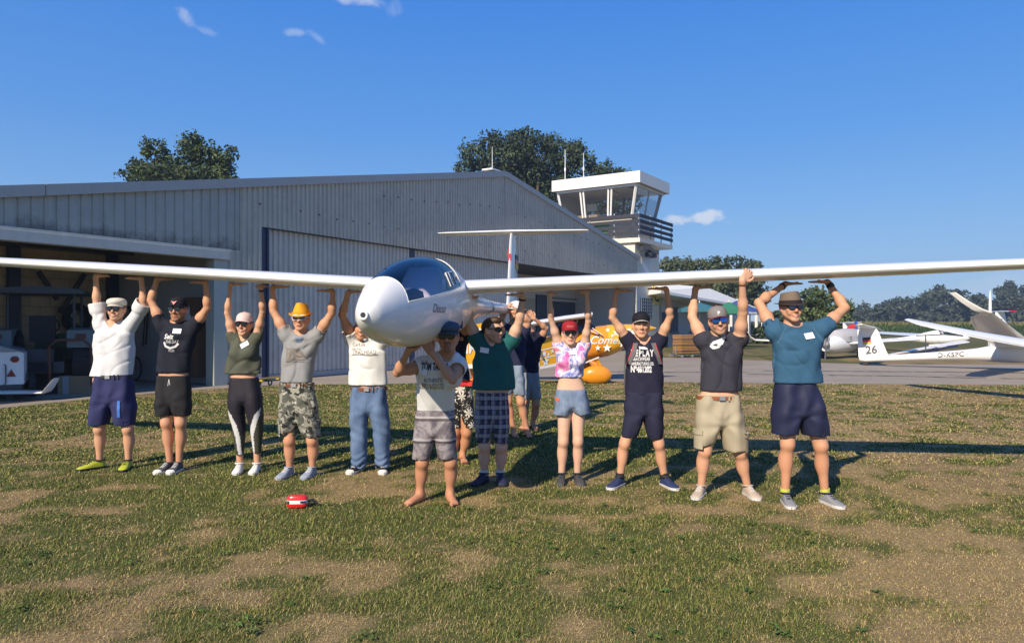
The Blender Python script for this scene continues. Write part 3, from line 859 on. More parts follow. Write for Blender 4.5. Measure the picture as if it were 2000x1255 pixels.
# tractor, seen from behind
M_trac = mat('tractor_green', (.035, .085, .06), .45, var=.15)
M_trab = mat('tractor_grey', (.15, .19, .20), .5, var=.15)
tc = P(88, 700, 16.6); tc.z = 0
ah = Vector((-.40, .917, 0)).normalized()
tr = thing('tractor', 'old green grey tractor with flat canopy roof parked in the open bay', 'tractor', tc, math.atan2(-ah.x, ah.y))
for sx in (-1, 1):
    b = MB(); b.cyl((sx * .62, 0, .66), (sx * .98, 0, .66), .66, n=30); wv = b.build('wheel', M_black, tr, True)
    b = MB()
    for k_ in range(20):
        a = 2 * PI * k_ / 20
        b.obox((sx * .8 + (.09 if k_ % 2 else -.09), .66 * math.cos(a), .66 + .66 * math.sin(a)), (.1, .02 * math.cos(a), .02 * math.sin(a)), (0, .05 * -math.sin(a), .05 * math.cos(a)), (0, .035 * math.cos(a), .035 * math.sin(a)))
    b.build('tread', M_black, wv)
    b = MB(); b.cyl((sx * .6, 0, .66), (sx * 1.0, 0, .66), .3, n=20); b.build('rim', M_trab, wv, True)
    b = MB(); arc = [(math.cos(a), math.sin(a)) for a in np.linspace(-.1, PI * .82, 12)]
    b.rings([[(x_, .74 * c_, .66 + .74 * s_), (x_, .78 * c_, .66 + .78 * s_)] for x_ in (sx * .5, sx * 1.02) for c_, s_ in ()] or [[(sx * .5, .76 * c_, .66 + .76 * s_), (sx * 1.02, .76 * c_, .66 + .76 * s_), (sx * 1.02, .80 * c_, .66 + .80 * s_), (sx * .5, .80 * c_, .66 + .80 * s_)] for c_, s_ in arc])
    b.box((sx * .76, -.62, 1.22), (.5, .12, .38)); fd = b.build('fender', M_trab, tr)
    b = MB(); b.box((sx * .78, -.69, 1.28), (.2, .03, .1)); b.build('tail_lamp', mat('dull_red_lamp', (.12, .02, .015), .4), fd)
    b = MB(); b.cyl((sx * .55, 2.0, .4), (sx * .8, 2.0, .4), .4, n=24); b.build('wheel', M_black, tr, True)
    for y_ in (-.45, .8):
        b = MB(); b.cyl((sx * .62, y_, 1.3), (sx * .62, y_, 2.2), .03); b.build('roof_post', M_dark, tr)
b = MB(); b.box((0, 1.5, 1.0), (.62, 1.7, .62)); b.build('bonnet', M_trac, tr)
b = MB(); b.box((0, .1, .75), (.5, 1.4, .5)); b.box((0, -.5, .6), (.9, .2, .25)); b.build('chassis', M_dark, tr)
b = MB()
prof = [(-.85, 2.2), (-.9, 2.24), (-.8, 2.3), (0, 2.36), (.8, 2.3), (.9, 2.24), (.85, 2.2)]
b.prism([(x_, -.95, z_) for x_, z_ in prof], (0, 2.0, 0)); b.build('canopy_roof', M_dark, tr)
b = MB(); b.box((0, -.1, 1.2), (.5, .45, .1)); b.box((0, -.3, 1.48), (.5, .1, .5)); b.build('seat', M_black, tr)
b = MB(); b.torus((0, .55, 1.5), (0, -1, .5), .2, .018); b.cyl((0, .62, 1.3), (0, .55, 1.5), .02); b.build('steering_wheel', M_black, tr, True)
b = MB(); b.tube([(.2, -.75, .2), (.2, -.85, 1.05), (.35, -.9, 1.2), (.85, -.9, 1.2), (1.0, -.9, 1.05), (1.0, -.8, .2)], .03); b.build('rear_frame', mat('rusty_tube', (.12, .05, .025), .7), tr)
# white box trailer with lamps, cut by the left edge
c = P(8, 720, 14.9)
t = thing('box_trailer', 'white box trailer with red lamp and triangle reflector at the left bay edge', 'trailer', (c.x, c.y, 0), math.radians(30))
zt, zb = H - (690 - HY) / F * 14.9 + .0, H - (751 - HY) / F * 14.9
b = MB(); b.prism([(-1.1, 0, zb), (.33, 0, zb), (.33, 0, zt + .0), (.26, 0, zt + .03), (-1.1, 0, zt + .03)], (0, 2.2, 0)); body = b.build('body', M_white, t)
b = MB(); b.prism([(-1.12, -.02, zt + .032), (.30, -.02, zt + .032), (-.1, -.02, zt + .16), (-1.12, -.02, zt + .2)], (0, 2.2, 0)); b.build('lid', mat('grey_lid', (.3, .32, .33), .5), t)
M_redl = mat('red_reflector', (.22, .02, .012), .25)
b = MB(); b.ball((.18, -.012, zt - .12), (.075, .025, .065)); b.build('rear_lamp', M_redl, t, True)
b = MB(); b.prism([(.04, -.001, zb + .16), (.2, -.001, zb + .16), (.12, -.001, zb + .31)], (0, -.012, 0)); b.build('triangle_reflector', M_redl, t)
b = MB(); b.box((-.25, -.01, zb + .2), (.14, .03, .12)); b.build('number_lamp', M_black, t)
b = MB(); b.tube([(.0, -.03, zt - .22), (.03, -.03, zt - .24), (.03, -.03, zb + .04), (0, -.03, zb)], .012, 6); b.build('prop_rod', M_dark, t)
b = MB(); b.cyl((.4, .7, .27), (.5, .7, .27), .27); b.build('wheel', M_black, t, True)
b = MB(); b.box((-.4, .8, zb - .05), (1.4, 1.6, .09)); b.build('frame', M_dark, t)
# cardboard box, dark crate
c = P(155, 749, 16.5)
t = thing('cardboard_box', 'long brown cardboard box on the bay floor beside the tractor', 'box', (c.x, c.y, 0), math.radians(12))
b = MB(); b.box((0, 0, .2), (.72, .45, .4)); b.build('carton', M_card, t)
b = MB(); b.box((-.2, -.001, .2), (.12, .455, .405)); b.build('tape', mat('packing_tape', (.30, .31, .34), .4, var=.3, scale=30), t)
c = P(98, 752, 16.6)
b = MB(); b.box((0, 0, .21), (.7, .5, .42)); b.box((0, 0, .44), (.74, .54, .03)); tag(b.build('crate', mat('dark_crate', (.06, .05, .045), .7)), 'low dark crate on the bay floor left of the cardboard box', 'crate').location = (c.x, c.y, 0)
# yellow trolley by the blue post
c = G(530, 752); c.y -= .1
t = thing('trolley', 'low yellow and grey trolley with small wheels beside the blue door post', 'trolley', c, math.atan2(WD.y, WD.x))
b = MB(); b.box((0, 0, .19), (1.0, .07, .035)); b.box((-.35, .0, .15), (.06, .3, .03)); b.box((.35, .0, .15), (.06, .3, .03)); b.build('bar', mat('yellow_paint', (.62, .42, .05), .5), t)
for x in (-.35, .0, .4):
    b = MB(); b.torus((x, 0, .075), (0, 1, 0), .055, .02, 16, 6); b.build('wheel', M_dark, t, True)

# ------------------------------------------------------------------ control tower
TC = Vector((7.5, 43.5, 0)); TL = Vector((-.841, .541, 0)); TR = Vector((.541, .841, 0))
tow = thing('control_tower', 'white airfield control tower with glazed cab and slatted balcony', 'tower', TC)
def tb(b, u0, u1, v0, v1, z0, z1):
    b.obox(TL * (u0 + u1) / 2 + TR * (v0 + v1) / 2 + Vector((0, 0, (z0 + z1) / 2)), TL * (u1 - u0) / 2, TR * (v1 - v0) / 2, (0, 0, (z1 - z0) / 2))
def tp(u, v, z): return TL * u + TR * v + Vector((0, 0, z))
M_tw = mat('tower_render', (.64, .61, .53), .8, var=.06, scale=1.2, streak=.06)
M_rail = mat('weathered_slat', (.026, .028, .042), .7, var=.3, scale=4)
b = MB(); tb(b, .35, 5.2, .15, 4.0, 0, 6.35); b.build('shaft', M_tw, tow)
b = MB(); tb(b, -.05, 6.6, -.05, 5.3, 6.36, 6.62); b.build('balcony_slab', M_tw, tow)
b = MB(); tb(b, .36, .345, 0, 0, 0, 0) if False else None
b = MB(); tb(b, .34, .349, 1.1, 2.6, 4.55, 5.7); b.build('wall_panel', mat('pale_blue_panel', (.55, .58, .62), .6), tow)
# slats of the balcony, both faces
for k_ in range(4):
    z0 = 6.84 + k_ * .33
    for i, (u0, u1) in enumerate(((.0, 1.62), (1.64, 3.26), (3.28, 4.9), (4.92, 6.6))):
        b = MB(); d = rnd.uniform(-.02, .02); tb(b, u0, u1, -.06, -.01, z0 + d, z0 + .20 + d); b.build('slat', M_rail, tow)
    for v0, v1 in ((-.06, 1.75), (1.77, 3.5), (3.52, 5.35)):
        b = MB(); d = rnd.uniform(-.015, .015); tb(b, -.06, -.01, v0, v1, z0 + d, z0 + .20 + d); b.build('slat', M_rail, tow)
for u in (.05, 1.63, 3.27, 4.9): 
    b = MB(); tb(b, u - .03, u + .03, .0, .06, 6.63, 8.15); b.build('rail_post', M_steel, tow)
for v in (1.76, 3.5, 5.25):
    b = MB(); tb(b, .0, .06, v - .03, v + .03, 6.63, 8.15); b.build('rail_post', M_steel, tow)
for u0, u1, z0, lab in ((2.0, 3.0, 7.37, 0), (2.1, 3.0, 6.98, 0)):
    b = MB(); tb(b, u0, u1, .1, .13, z0, z0 + .2); b.build('green_board', mat('green_board', (.10, .36, .13), .5), tow)
# cab: sill, leaning mullions, panes, roof
b = MB(); tb(b, .75, 5.4, .6, 4.2, 6.63, 7.95); b.build('cab_base', M_tw, tow)
SI, TI, ZS, ZT = (.72, 5.4, .55, 4.25), (.32, 5.65, .25, 4.5), 7.98, 9.84
b = MB(); tb(b, .6, 5.5, .45, 4.35, 7.952, 8.06); b.build('window_sill', M_white, tow)
M_cabg = glass('cab_glass', (.74, .80, .84), 2.2)
def mull(b, u0, v0, u1, v1, wd):
    b.bar(tp(u0, v0, ZS + .08), tp(u1, v1, ZT), wd, wd * .8)
lf = [(0, .13), (.30, .10), (.34, .10), (.66, .10), (.70, .10), (1, .13)]
for f_, wd in lf:
    b = MB(); mull(b, SI[0] + (SI[1] - SI[0]) * f_, SI[2], TI[0] + (TI[1] - TI[0]) * f_, TI[2], wd); b.build('mullion', M_white, tow)
for f_, wd in ((.03, .12), (.5, .09), (.97, .14), (.9, .1)):
    b = MB(); mull(b, SI[0], SI[2] + (SI[3] - SI[2]) * f_, TI[0], TI[2] + (TI[3] - TI[2]) * f_, wd); b.build('mullion', mat('grey_mullion', (.42, .44, .46), .5), tow)
def pane(pts):
    b = MB(); n_ = (pts[1] - pts[0]).cross(pts[2] - pts[0]).normalized()
    b.add(pts, [(0, 1, 2, 3)]); b.build('pane', M_cabg, tow)
fs = [0, .32, .68, 1]
for a, c_ in zip(fs[:-1], fs[1:]):
    f0, f1 = a + .012, c_ - .012
    L0 = lambda f: tp(SI[0] + (SI[1] - SI[0]) * f, SI[2], ZS + .08); L1 = lambda f: tp(TI[0] + (TI[1] - TI[0]) * f, TI[2], ZT)
    pane([L0(f0), L0(f1), L1(f1), L1(f0)])
    B0 = lambda f: tp(SI[0] + (SI[1] - SI[0]) * f, SI[3], ZS + .08); B1 = lambda f: tp(TI[0] + (TI[1] - TI[0]) * f, TI[3], ZT)
    pane([B0(f0), B0(f1), B1(f1), B1(f0)])
for a, c_ in ((0.02, .48), (.52, .95)):
    R0 = lambda f: tp(SI[0], SI[2] + (SI[3] - SI[2]) * f, ZS + .08); R1 = lambda f: tp(TI[0], TI[2] + (TI[3] - TI[2]) * f, ZT)
    pane([R0(a), R0(c_), R1(c_), R1(a)])
b = MB(); b.add([tp(SI[1], SI[2], ZS), tp(SI[1], SI[3], ZS), tp(TI[1], TI[3], ZT), tp(TI[1], TI[2], ZT)], [(0, 1, 2, 3)]); b.build('end_wall', mat('cab_wall', (.30, .27, .24), .8), tow)
for f_, wd in ((0.02, .1), (.5, .1), (.98, .1)):
    b = MB(); mull(b, SI[0] + (SI[1] - SI[0]) * f_, SI[3], TI[0] + (TI[1] - TI[0]) * f_, TI[3], wd); b.build('mullion', M_dark, tow)
b = MB(); tb(b, .30, 5.66, .16, .24, ZT - .10, ZT + .015); b.build('window_head', M_white, tow)
b = MB(); tb(b, .20, .29, .25, 4.5, ZT - .10, ZT + .015); b.build('window_head', M_white, tow)
b = MB(); tb(b, -.0, 5.9, .0, 4.75, ZT + .02, ZT + .1); b.build('soffit', mat('slatted_soffit', (.34, .28, .22), .7, var=.2, scale=5), tow)
M_fas = mat('white_fascia', (.74, .72, .68), .5, var=.05, streak=.05)
for u0, u1 in ((0, 1.4), (1.405, 4.2), (4.205, 5.9)):
    b = MB(); tb(b, u0, u1, -.06, .0, ZT + .03, 10.55); b.build('fascia_panel', M_fas, tow)
b = MB(); tb(b, -.06, -.001, -.06, 4.75, ZT + .03, 10.55); b.build('fascia_panel', M_fas, tow)
b = MB(); tb(b, 0.001, 5.9, .001, 4.75, ZT + .11, 10.52); b.build('roof', M_fas, tow)
b = MB(); tb(b, 4.4, 5.0, 3.0, 3.3, 8.95, 9.4); b.build('air_conditioner', M_white, tow)
b = MB(); tb(b, 3.2, 4.9, .9, 1.5, 8.07, 8.35); b.build('desk', mat('pine_desk', (.42, .27, .15), .6), tow)
for u in (2.4, 1.0): 
    b = MB(); b.bar(tp(u, 1.0, ZT - .06), tp(u + .2, 2.6, ZT - .06), .12, .06); b.build('ceiling_lamp', M_clad2, tow)
for px, py0, py1, r_, u, v in ((1085, 288, 352, .030, 5.3, .6), (1122, 294, 350, .024, 4.2, 1.0)):
    base = TC + tp(u, v, 10.5); k_ = (px - CX) / F
    b = MB(); b.cyl(tp(u, v, 10.5), tp(u, v, 10.5 + (py1 - py0) / F * base.y), r_, r_ * .6, 8); b.ball(tp(u, v, 11.3), (.06, .06, .16)); b.build('aerial', M_white, tow, True)
for v, z in ((.4, 6.02), (1.0, 6.1), (1.25, 5.7), (1.7, 5.95), (2.0, 5.7), (2.3, 5.95)):   # floodlight cluster
    b = MB(); b.bar(tp(.3, v, 6.3), tp(.02, v, z + .1), .05, .05); b.box(tp(-.05, v, z), (.3, .34, .26), .5); b.build('floodlight', M_dark, tow)
# yellow C board, lattice window on the tower
b = MB(); tb(b, .27, .345, 2.75, 3.98, 2.75, 3.95); cs = b.build('sign_board', mat('yellow_sign', (.62, .47, .12), .6), tow)
sign_text('letter', 'C', 1.35, tp(.265, 3.36, 3.35), TR, (0, 0, 1), mat('navy_letter', (.015, .02, .05), .5), cs, .004, bold=.02)
b = MB(); tb(b, .32, .349, 1.0, 2.75, 1.85, 3.1); wn = b.build('window', mat('dark_pane', (.03, .04, .07), .15), tow)
b = MB()
for i in range(7): b.bar(tp(.29, 1.0 + i * .29, 1.85), tp(.29, 1.0 + i * .29, 3.1), .03, .03); b.bar(tp(.285, 1.0, 1.9 + i * .2), tp(.285, 2.75, 1.9 + i * .2), .03, .03)
b.build('lattice', mat('blue_lattice', (.2, .25, .33), .5), wn)

# ------------------------------------------------------------------ clubhouse and terrace
club = thing('clubhouse', 'low white clubhouse with bright white metal roof right of the tower', 'building', W(45, 0, 0))
coff = W(45, 0, 0)
def cbx(b, s0, s1, q0, q1, z0, z1):
    b.obox(W((s0 + s1) / 2, (q0 + q1) / 2, (z0 + z1) / 2) - coff, WD * (s1 - s0) / 2, -WN * (q1 - q0) / 2, (0, 0, (z1 - z0) / 2))
def c_(s, q, z): return W(s, q, z) - coff
b = MB(); cbx(b, 32.3, 58, .0, 7, 0, 3.2); b.build('wall', mat('clubhouse_wall', (.50, .50, .50), .8, var=.06), club)
b = MB()
def on_q(px, py, q):
    s_, z_ = wallpt(px, py, q); return c_(s_, q, z_), s_
E0, se0 = on_q(1291, 567, -1.1); E1, se1 = on_q(1479, 601, -3.4)
R1, sr1 = on_q(1381, 561, -1.7); R0 = on_q(1289, 553, -.35)[0]
B1 = c_(se1, 5.5, 3.2); B0 = c_(34.2, 5.5, 3.2)
lo_ = Vector((0, 0, -.16))
b.add([E0, E1, R1, R0, B1, B0, E0 + lo_, E1 + lo_, B1 + lo_, B0 + lo_],
      [(0, 1, 2, 3), (1, 4, 2), (4, 5, 3, 2), (6, 7, 1, 0), (7, 8, 4, 1), (9, 8, 7, 6), (5, 9, 6, 0), (8, 9, 5, 4), (0, 3, 5)])
b.build('roof', mat('white_roof', (.80, .79, .75), .6, var=.04), club)
M_shut = mat('blue_shutter', (.05, .07, .12), .6)
for s0 in (34.0, 38.6, 43.5, 48.5):
    b = MB(); cbx(b, s0, s0 + 1.7, -.03, -.001, 1.0, 2.6); wn = b.build('window', M_shut, club)
    b = MB(); cbx(b, s0 - .08, s0 + 1.78, -.06, -.031, 2.6, 2.7); cbx(b, s0 + .8, s0 + .87, -.05, -.031, 1.0, 2.59); cbx(b, s0 - .08, s0 + 1.78, -.09, -.031, .9, .99); b.build('frame', M_clad2, wn)
b = MB(); cbx(b, 32.4, 33.5, -.03, -.001, 0, 2.3); b.build('door', M_shut, club)
for s0 in (44, 47, 50, 53, 56.5, 59.3):
    b = MB(); cbx(b, s0, s0 + .3, -.95, -.7, 0, 3.0); b.build('terrace_post', M_plast, club)
b = MB()
for i in range(9): b.bar(c_(33 + i * 1.2, -1.6, 0), c_(33 + i * 1.2, -1.6, 1.0), .04, .04)
b.bar(c_(33, -1.6, 1.0), c_(43, -1.6, 1.0), .05, .05); b.bar(c_(33, -1.6, .55), c_(43, -1.6, .55), .04, .04)
tag(b.build('terrace_railing', M_blue, None), 'dark blue tube railing in front of the clubhouse wall', 'railing').location = coff
def parasol(label, px, pyt, pye, hw, Y, m, text=None):
    top = P(px, pyt, Y); ed = P(px, pye, Y); k = Y / F
    t = thing('parasol', label, 'parasol', (top.x, Y, 0), 0, 'parasols on the clubhouse terrace')
    b = MB(); R = hw * k; n = 8
    vs = [(0, 0, top.z)] + [(R * math.cos(2 * PI * (i + .5) / n), R * math.sin(2 * PI * (i + .5) / n), ed.z + .12) for i in range(n)] + [(R * 1.01 * math.cos(2 * PI * (i + .5) / n), R * 1.01 * math.sin(2 * PI * (i + .5) / n), ed.z - .08) for i in range(n)]
    b.add(vs, [(0, 1 + i, 1 + (i + 1) % n) for i in range(n)] + [(1 + i, 1 + n + i, 1 + n + (i + 1) % n, 1 + (i + 1) % n) for i in range(n)])
    cn = b.build('canopy', m, t)
    b = MB(); b.cyl((0, 0, 0), (0, 0, top.z + .1), .035); b.build('pole', M_white, t)
    for i in range(0, n, 2):
        a = 2 * PI * (i + .5) / n
        b = MB(); b.bar((0, 0, top.z - .03), (R * .98 * math.cos(a), R * .98 * math.sin(a), ed.z + .08), .03, .03); b.build('rib', M_steel, t)
    if text:
        a0 = -PI / 2; sign_text('lettering', text, .22, (0, -R * math.cos(PI / 8) * 1.03, ed.z + .02), (1, 0, 0), (0, 0, 1), M_white, cn)
parasol('teal parasol at the left of the terrace behind the cargo shorts man', 1366, 590, 607, 42, 46, mat('teal_cloth', (.03, .14, .19), .8))
parasol('green parasol beside the grey cap on the terrace', 1424, 589, 610, 32, 43.5, mat('green_cloth', (.03, .18, .11), .8))
parasol('blue parasol with white lettering on its valance', 1440, 586, 612, 46, 48, mat('blue_cloth', (.035, .075, .25), .8), 'Krug in der Heide')
# board stack on a low cart
st = G(1343, 697)
t = thing('board_stack', 'stack of brown wooden table boards on a low cart before the clubhouse', 'boards', st, .5)
mb = [mat('pine_board', (.40, .21, .07), .6, var=.2, scale=4), mat('dark_board', (.22, .12, .06), .6, var=.2, scale=4)]
for i in range(13):
    b = MB(); z = .22 + i * .066; b.box((rnd.uniform(-.02, .02), rnd.uniform(-.02, .02), z), (1.25, .62, .042)); b.build('board', mb[i % 4 == 1], t)
t2 = thing('flat_cart', 'flat cart with small wheels and tow bar under the board stack', 'cart', st, .5)
b = MB(); b.box((0, 0, .155), (1.4, .66, .05)); b.build('deck', M_dark, t2)
for x in (-.6, .0, .6):
    for y in (-.3, .3):
        b = MB(); b.cyl((x, y - .03, .075), (x, y + .03, .075), .072); b.build('wheel', M_steel, t2, True)
b = MB(); b.tube([(-.7, -.1, .13), (-1.1, -.25, .14), (-1.35, -.3, .12)], .03); b.tube([(-.75, -.1, .14), (-.85, -.1, .45)], .03); b.build('tow_bar', M_steel, t2)
# ------------------------------------------------------------------ gliders
M_gel = mat('white_gelcoat', (.80, .80, .77), .30, var=.02, scale=2, coat=.35, spec=.4)
M_cano = glass('canopy_glass', (.90, .94, .98), 1.1, .015, 1.5)
M_cock = mat('cockpit_grey', (.20, .26, .36), .6, var=.1)
M_seat = mat('seat_lilac', (.62, .52, .58), .85, var=.15, scale=12, bump=.3, bscale=40)
M_ink = mat('navy_ink', (.01, .012, .03), .5)
M_redp = mat('red_paint', (.55, .03, .03), .35)
M_navyp = mat('navy_paint_and_shade', (.02, .025, .09), .35)  # also paints the underside shade of the loose wing
M_yell = mat('seal_tape', (.60, .42, .18), .5)
ST = np.array([  # t, half width, top, bottom, widest height
    (0.00, .020, .020, -.020, 0), (.012, .040, .046, -.044, 0), (.05, .074, .085, -.080, .004), (.15, .115, .162, -.132, .012), (.35, .178, .262, -.188, .03), (.6, .236, .352, -.220, .05),
    (.9, .280, .440, -.240, .075), (1.2, .305, .495, -.242, .09), (1.5, .300, .520, -.232, .10), (1.8, .287, .505, -.212, .115), (2.1, .262, .462, -.175, .13),
    (2.5, .228, .382, -.105, .14), (2.9, .186, .312, -.035, .14), (3.3, .148, .262, .012, .14), (3.9, .116, .237, .047, .14), (5.0, .090, .222, .072, .147), (6.0, .066, .205, .092, .15), (6.42, .04, .195, .112, .152), (6.48, .012, .175, .135, .152)])
def _sm(t, j):
    # smooth interpolation of the stations
    x = ST[:, 0]; y = ST[:, j]
    i = np.clip(np.searchsorted(x, t) - 1, 0, len(x) - 2)
    h_ = x[i + 1] - x[i]; u = (t - x[i]) / h_
    m = np.gradient(y, x)
    m0 = m[i] * h_; m1 = m[i + 1] * h_
    return (2 * u**3 - 3 * u**2 + 1) * y[i] + (u**3 - 2 * u**2 + u) * m0 + (-2 * u**3 + 3 * u**2) * y[i + 1] + (u**3 - u**2) * m1
FAT = 1.0
def fus_pt(t, a):
    """point of the fuselage skin at station t and angle a (0 = side, pi/2 = top)"""
    if t < .05:
        hw, zt, zb, zm = [float(np.interp(t, ST[:, 0], ST[:, j])) for j in (1, 2, 3, 4)]
    else:
        hw, zt, zb, zm = [float(_sm(t, j)) for j in (1, 2, 3, 4)]
    e = .92; c, s = math.cos(a), math.sin(a)
    if FAT != 1.0:
        k = 1 + (FAT - 1) * min(1, max(0, (t - 2.3) / .8)); hw *= k; zt = zm + (zt - zm) * k; zb = zm + (zb - zm) * k
    x = hw * math.copysign(abs(c) ** e, c)
    z = zm + ((zt - zm) if s > 0 else (zm - zb)) * math.copysign(abs(s) ** e, s)
    return Vector((x, t, z))
def rail_z(t): return .105 + (t - .43) * .142
def rail_a(t):
    lo, hi = 0.0, PI / 2
    for _ in range(30):
        m = (lo + hi) / 2
        if fus_pt(t, m).z < rail_z(t): lo = m
        else: hi = m
    return lo
CF, CB = .40, 1.64
def airfoil(c, th, n=14, camber=.02):
    """ring of (y, z) from the trailing edge over the top to the leading edge and back"""
    xs = [(1 - math.cos(PI * i / n)) / 2 for i in range(n + 1)]
    yt = lambda x: 5 * th * (.2969 * math.sqrt(x) - .126 * x - .3516 * x * x + .2843 * x**3 - .1036 * x**4)
    cm = lambda x: camber * 4 * x * (1 - x)
    up = [(x * c, (cm(x) + yt(x)) * c) for x in xs]; lo = [(x * c, (cm(x) - yt(x)) * c) for x in xs]
    return up[::-1] + lo[1:-1]
def wing_mesh(side, root, span, chords, thick, dih, le0, sweep, z0, tipup=None, n=16, tipback=.6):
    """side +1/-1; dih(x) height of the wing along the span"""
    b = MB(); rs = []
    xs = [root + (span - root) * (i / n) for i in range(n + 1)]
    for x in xs:
        c = float(np.interp(x / span, [0, .55, .85, .97, 1], chords)); th = float(np.interp(x / span, [0, 1], thick))
        rs.append([(side * x, le0 + sweep * x + y, z0 + dih(x) + z) for y, z in airfoil(c, th)])
    if tipup:
        ux, uz = tipup; c = chords[-1]
        base = rs[-1]
        for f_ in (.25, .6, 1.0):
            cc = 1 - .45 * f_
            rs.append([(side * (span + ux * f_ + (z - z0 - dih(span)) * -.6 * f_), le0 + sweep * span + tipback * f_ + (y - le0 - sweep * span) * cc, z0 + dih(span) + uz * f_ ** 1.3 + (z - z0 - dih(span)) * (1 - f_ * .7)) for _, y, z in base])
    if side < 0: rs = [r[::-1] for r in rs]
    b.rings(rs)
    return b
def make_glider(name, label, loc, tail_dir, pitch=0, roll=0, dihs=(.05, .05), span=7.5, canopy_open=False, gear=True, tipup=None, zoff=0, sides=(-1, 1), tip_red=False, fin_h=1.06, wz=.272, scale=1.0, gd=.42):
    """nose at loc, local +y toward the tail"""
    root = bpy.data.objects.new(name, None); COL.objects.link(root); root.empty_display_size = .3
    rz = math.atan2(-tail_dir[0], tail_dir[1])
    root.matrix_world = Matrix.Translation(loc) @ Matrix.Rotation(rz, 4, 'Z') @ Matrix.Rotation(pitch, 4, 'X') @ Matrix.Rotation(roll, 4, 'Y') @ Matrix.Scale(scale, 4)
    tag(root, label, 'glider')
    b = MB(); N = 36
    ts = [0.0, .012, .03, .06, .1, .15, .2, .26, .32, CF]
    b.rings([[fus_pt(t, 2 * PI * k / N) for k in range(N)] for t in ts][::1], True, False)
    tm = list(np.linspace(CF, CB, 18))
    rs = []
    for t in tm:
        a = rail_a(t)
        rs.append([fus_pt(t, PI - a + (PI + 2 * a) * k / 30) for k in range(31)])
    b.rings(rs, False, False, closed=False)
    tb_ = [CB, 1.75, 1.9, 2.1, 2.3, 2.5, 2.7, 2.9, 3.1, 3.3, 3.6, 3.9, 4.4, 5.0, 5.5, 6.0, 6.3, 6.42, 6.48]
    b.rings([[fus_pt(t, 2 * PI * k / N) for k in range(N)] for t in tb_], False, True)
    # close the collars at the canopy ends
    b.f = [q for q in b.f]
    fu = b.build('fuselage', M_gel, root, True, 50)
    bv = MB(); bv.torus((0, -.004, 0), (0, 1, 0), .026, .009, 18, 8); bv.build('nose_ring', M_gel, root, True)
    bv = MB(); bv.cyl((0, -.006, 0), (0, .02, 0), .022, n=16); bv.build('vent_hole', M_ink, root)
    # cockpit tub, panel, seat
    b = MB(); rs = []
    for t in np.linspace(CF + .01, CB + .1, 12):
        hw = float(_sm(t, 1)) * .93; zb = float(_sm(t, 3)) * .75; a = rail_a(min(t, CB)); p = fus_pt(t, a)
        rs.append([(-p.x * .985, t, p.z - .012), (-hw * .8, t, zb * .4), (-hw * .45, t, zb), (hw * .45, t, zb), (hw * .8, t, zb * .4), (p.x * .985, t, p.z - .012)])
    b.rings([r[::-1] for r in rs], False, False, closed=False)
    b.build('cockpit_tub', M_cock, root, True)
    b = MB(); n_ = 14
    b.add([fus_pt(CB + .02, rail_a(CB) + (PI - 2 * rail_a(CB)) * k / n_) * 1.0 - Vector((0, -.06, .02)) for k in range(n_ + 1)] + [(-.27, CB + .1, -.1), (.27, CB + .1, -.1)], [tuple(range(n_ + 1)) + (n_ + 1, n_ + 2)])
    b.build('bulkhead', mat('bulkhead_blue', (.05, .085, .17), .6), root)
    b = MB(); tpn = .82; hood = []
    for t, k in ((.46, .9), (.62, .95), (tpn, 1.0)):
        zr = rail_z(t); w_ = fus_pt(t, rail_a(t)).x * .72; hgt = .005 + .055 * k
        hood.append([(-w_, t, zr - .05), (-w_ * .9, t, zr + hgt * .55), (-w_ * .5, t, zr + hgt), (w_ * .5, t, zr + hgt), (w_ * .9, t, zr + hgt * .55), (w_, t, zr - .05)])
    b.rings(hood, False, True, closed=False); b.build('panel_hood', mat('panel_grey', (.12, .14, .18), .6), root)
    b = MB()
    pts = [(-.0, .95, -.12), (0, 1.18, -.10), (0, 1.32, .10), (0, 1.44, .32), (0, 1.46, .40)]
    rs = []
    for (_, t, z), w_ in zip(pts, (.20, .22, .22, .19, .14)):
        rs.append([(-w_, t, z), (-w_ * .9, t - .035, z + .03), (w_ * .9, t - .035, z + .03), (w_, t, z), (w_ * .9, t + .03, z - .03), (-w_ * .9, t + .03, z - .03)])
    b.rings(rs); b.build('seat', M_seat, root, True)
    b = MB(); b.tube([(-.03, .98, -.1), (-.03, .95, .16)], .012); b.ball((-.03, .95, .18), (.018, .018, .04)); b.build('stick', M_ink, root, True)
    b = MB(); b.tube([(-.22, .62, .12), (-.20, .6, .24)], .008, 6); b.build('release_lever', M_redp, root)
    b = MB(); b.tube([(-.12, .7, .27), (-.07, .66, .36)], .012, 6); b.build('compass_arm', M_ink, root)
    # canopy: glass, frame, vent window
    b = MB(); rs = []; nk = 24
    for t in tm:
        a = rail_a(t); rs.append([fus_pt(t, a + (PI - 2 * a) * k / nk) for k in range(nk + 1)])
    b.rings([r[::-1] for r in rs], False, False, closed=False)
    can = b.build('canopy', M_cano, root, True, 80)
    b = MB()
    b.tube([p + Vector((0, 0, .001)) for p in rs[-1]], .007, 6)
    b.tube([r[0] for r in rs], .006, 6); b.tube([r[-1] for r in rs], .006, 6); b.tube(rs[0], .003, 6)
    b.build('canopy_frame', M_gel, can, True)
    if not canopy_open:
        b = MB()
        def cp(t, f_): a = rail_a(t); return fus_pt(t, a + (PI - 2 * a) * f_) * 1.0 + Vector((.004, 0, .004))
        b.tube([cp(1.22, .03), cp(1.22, .155), cp(1.46, .155), cp(1.46, .03)], .006, 6)
        b.tube([cp(1.30, .03), cp(1.30, .15)], .008, 6); b.build('vent_window', M_white, can)
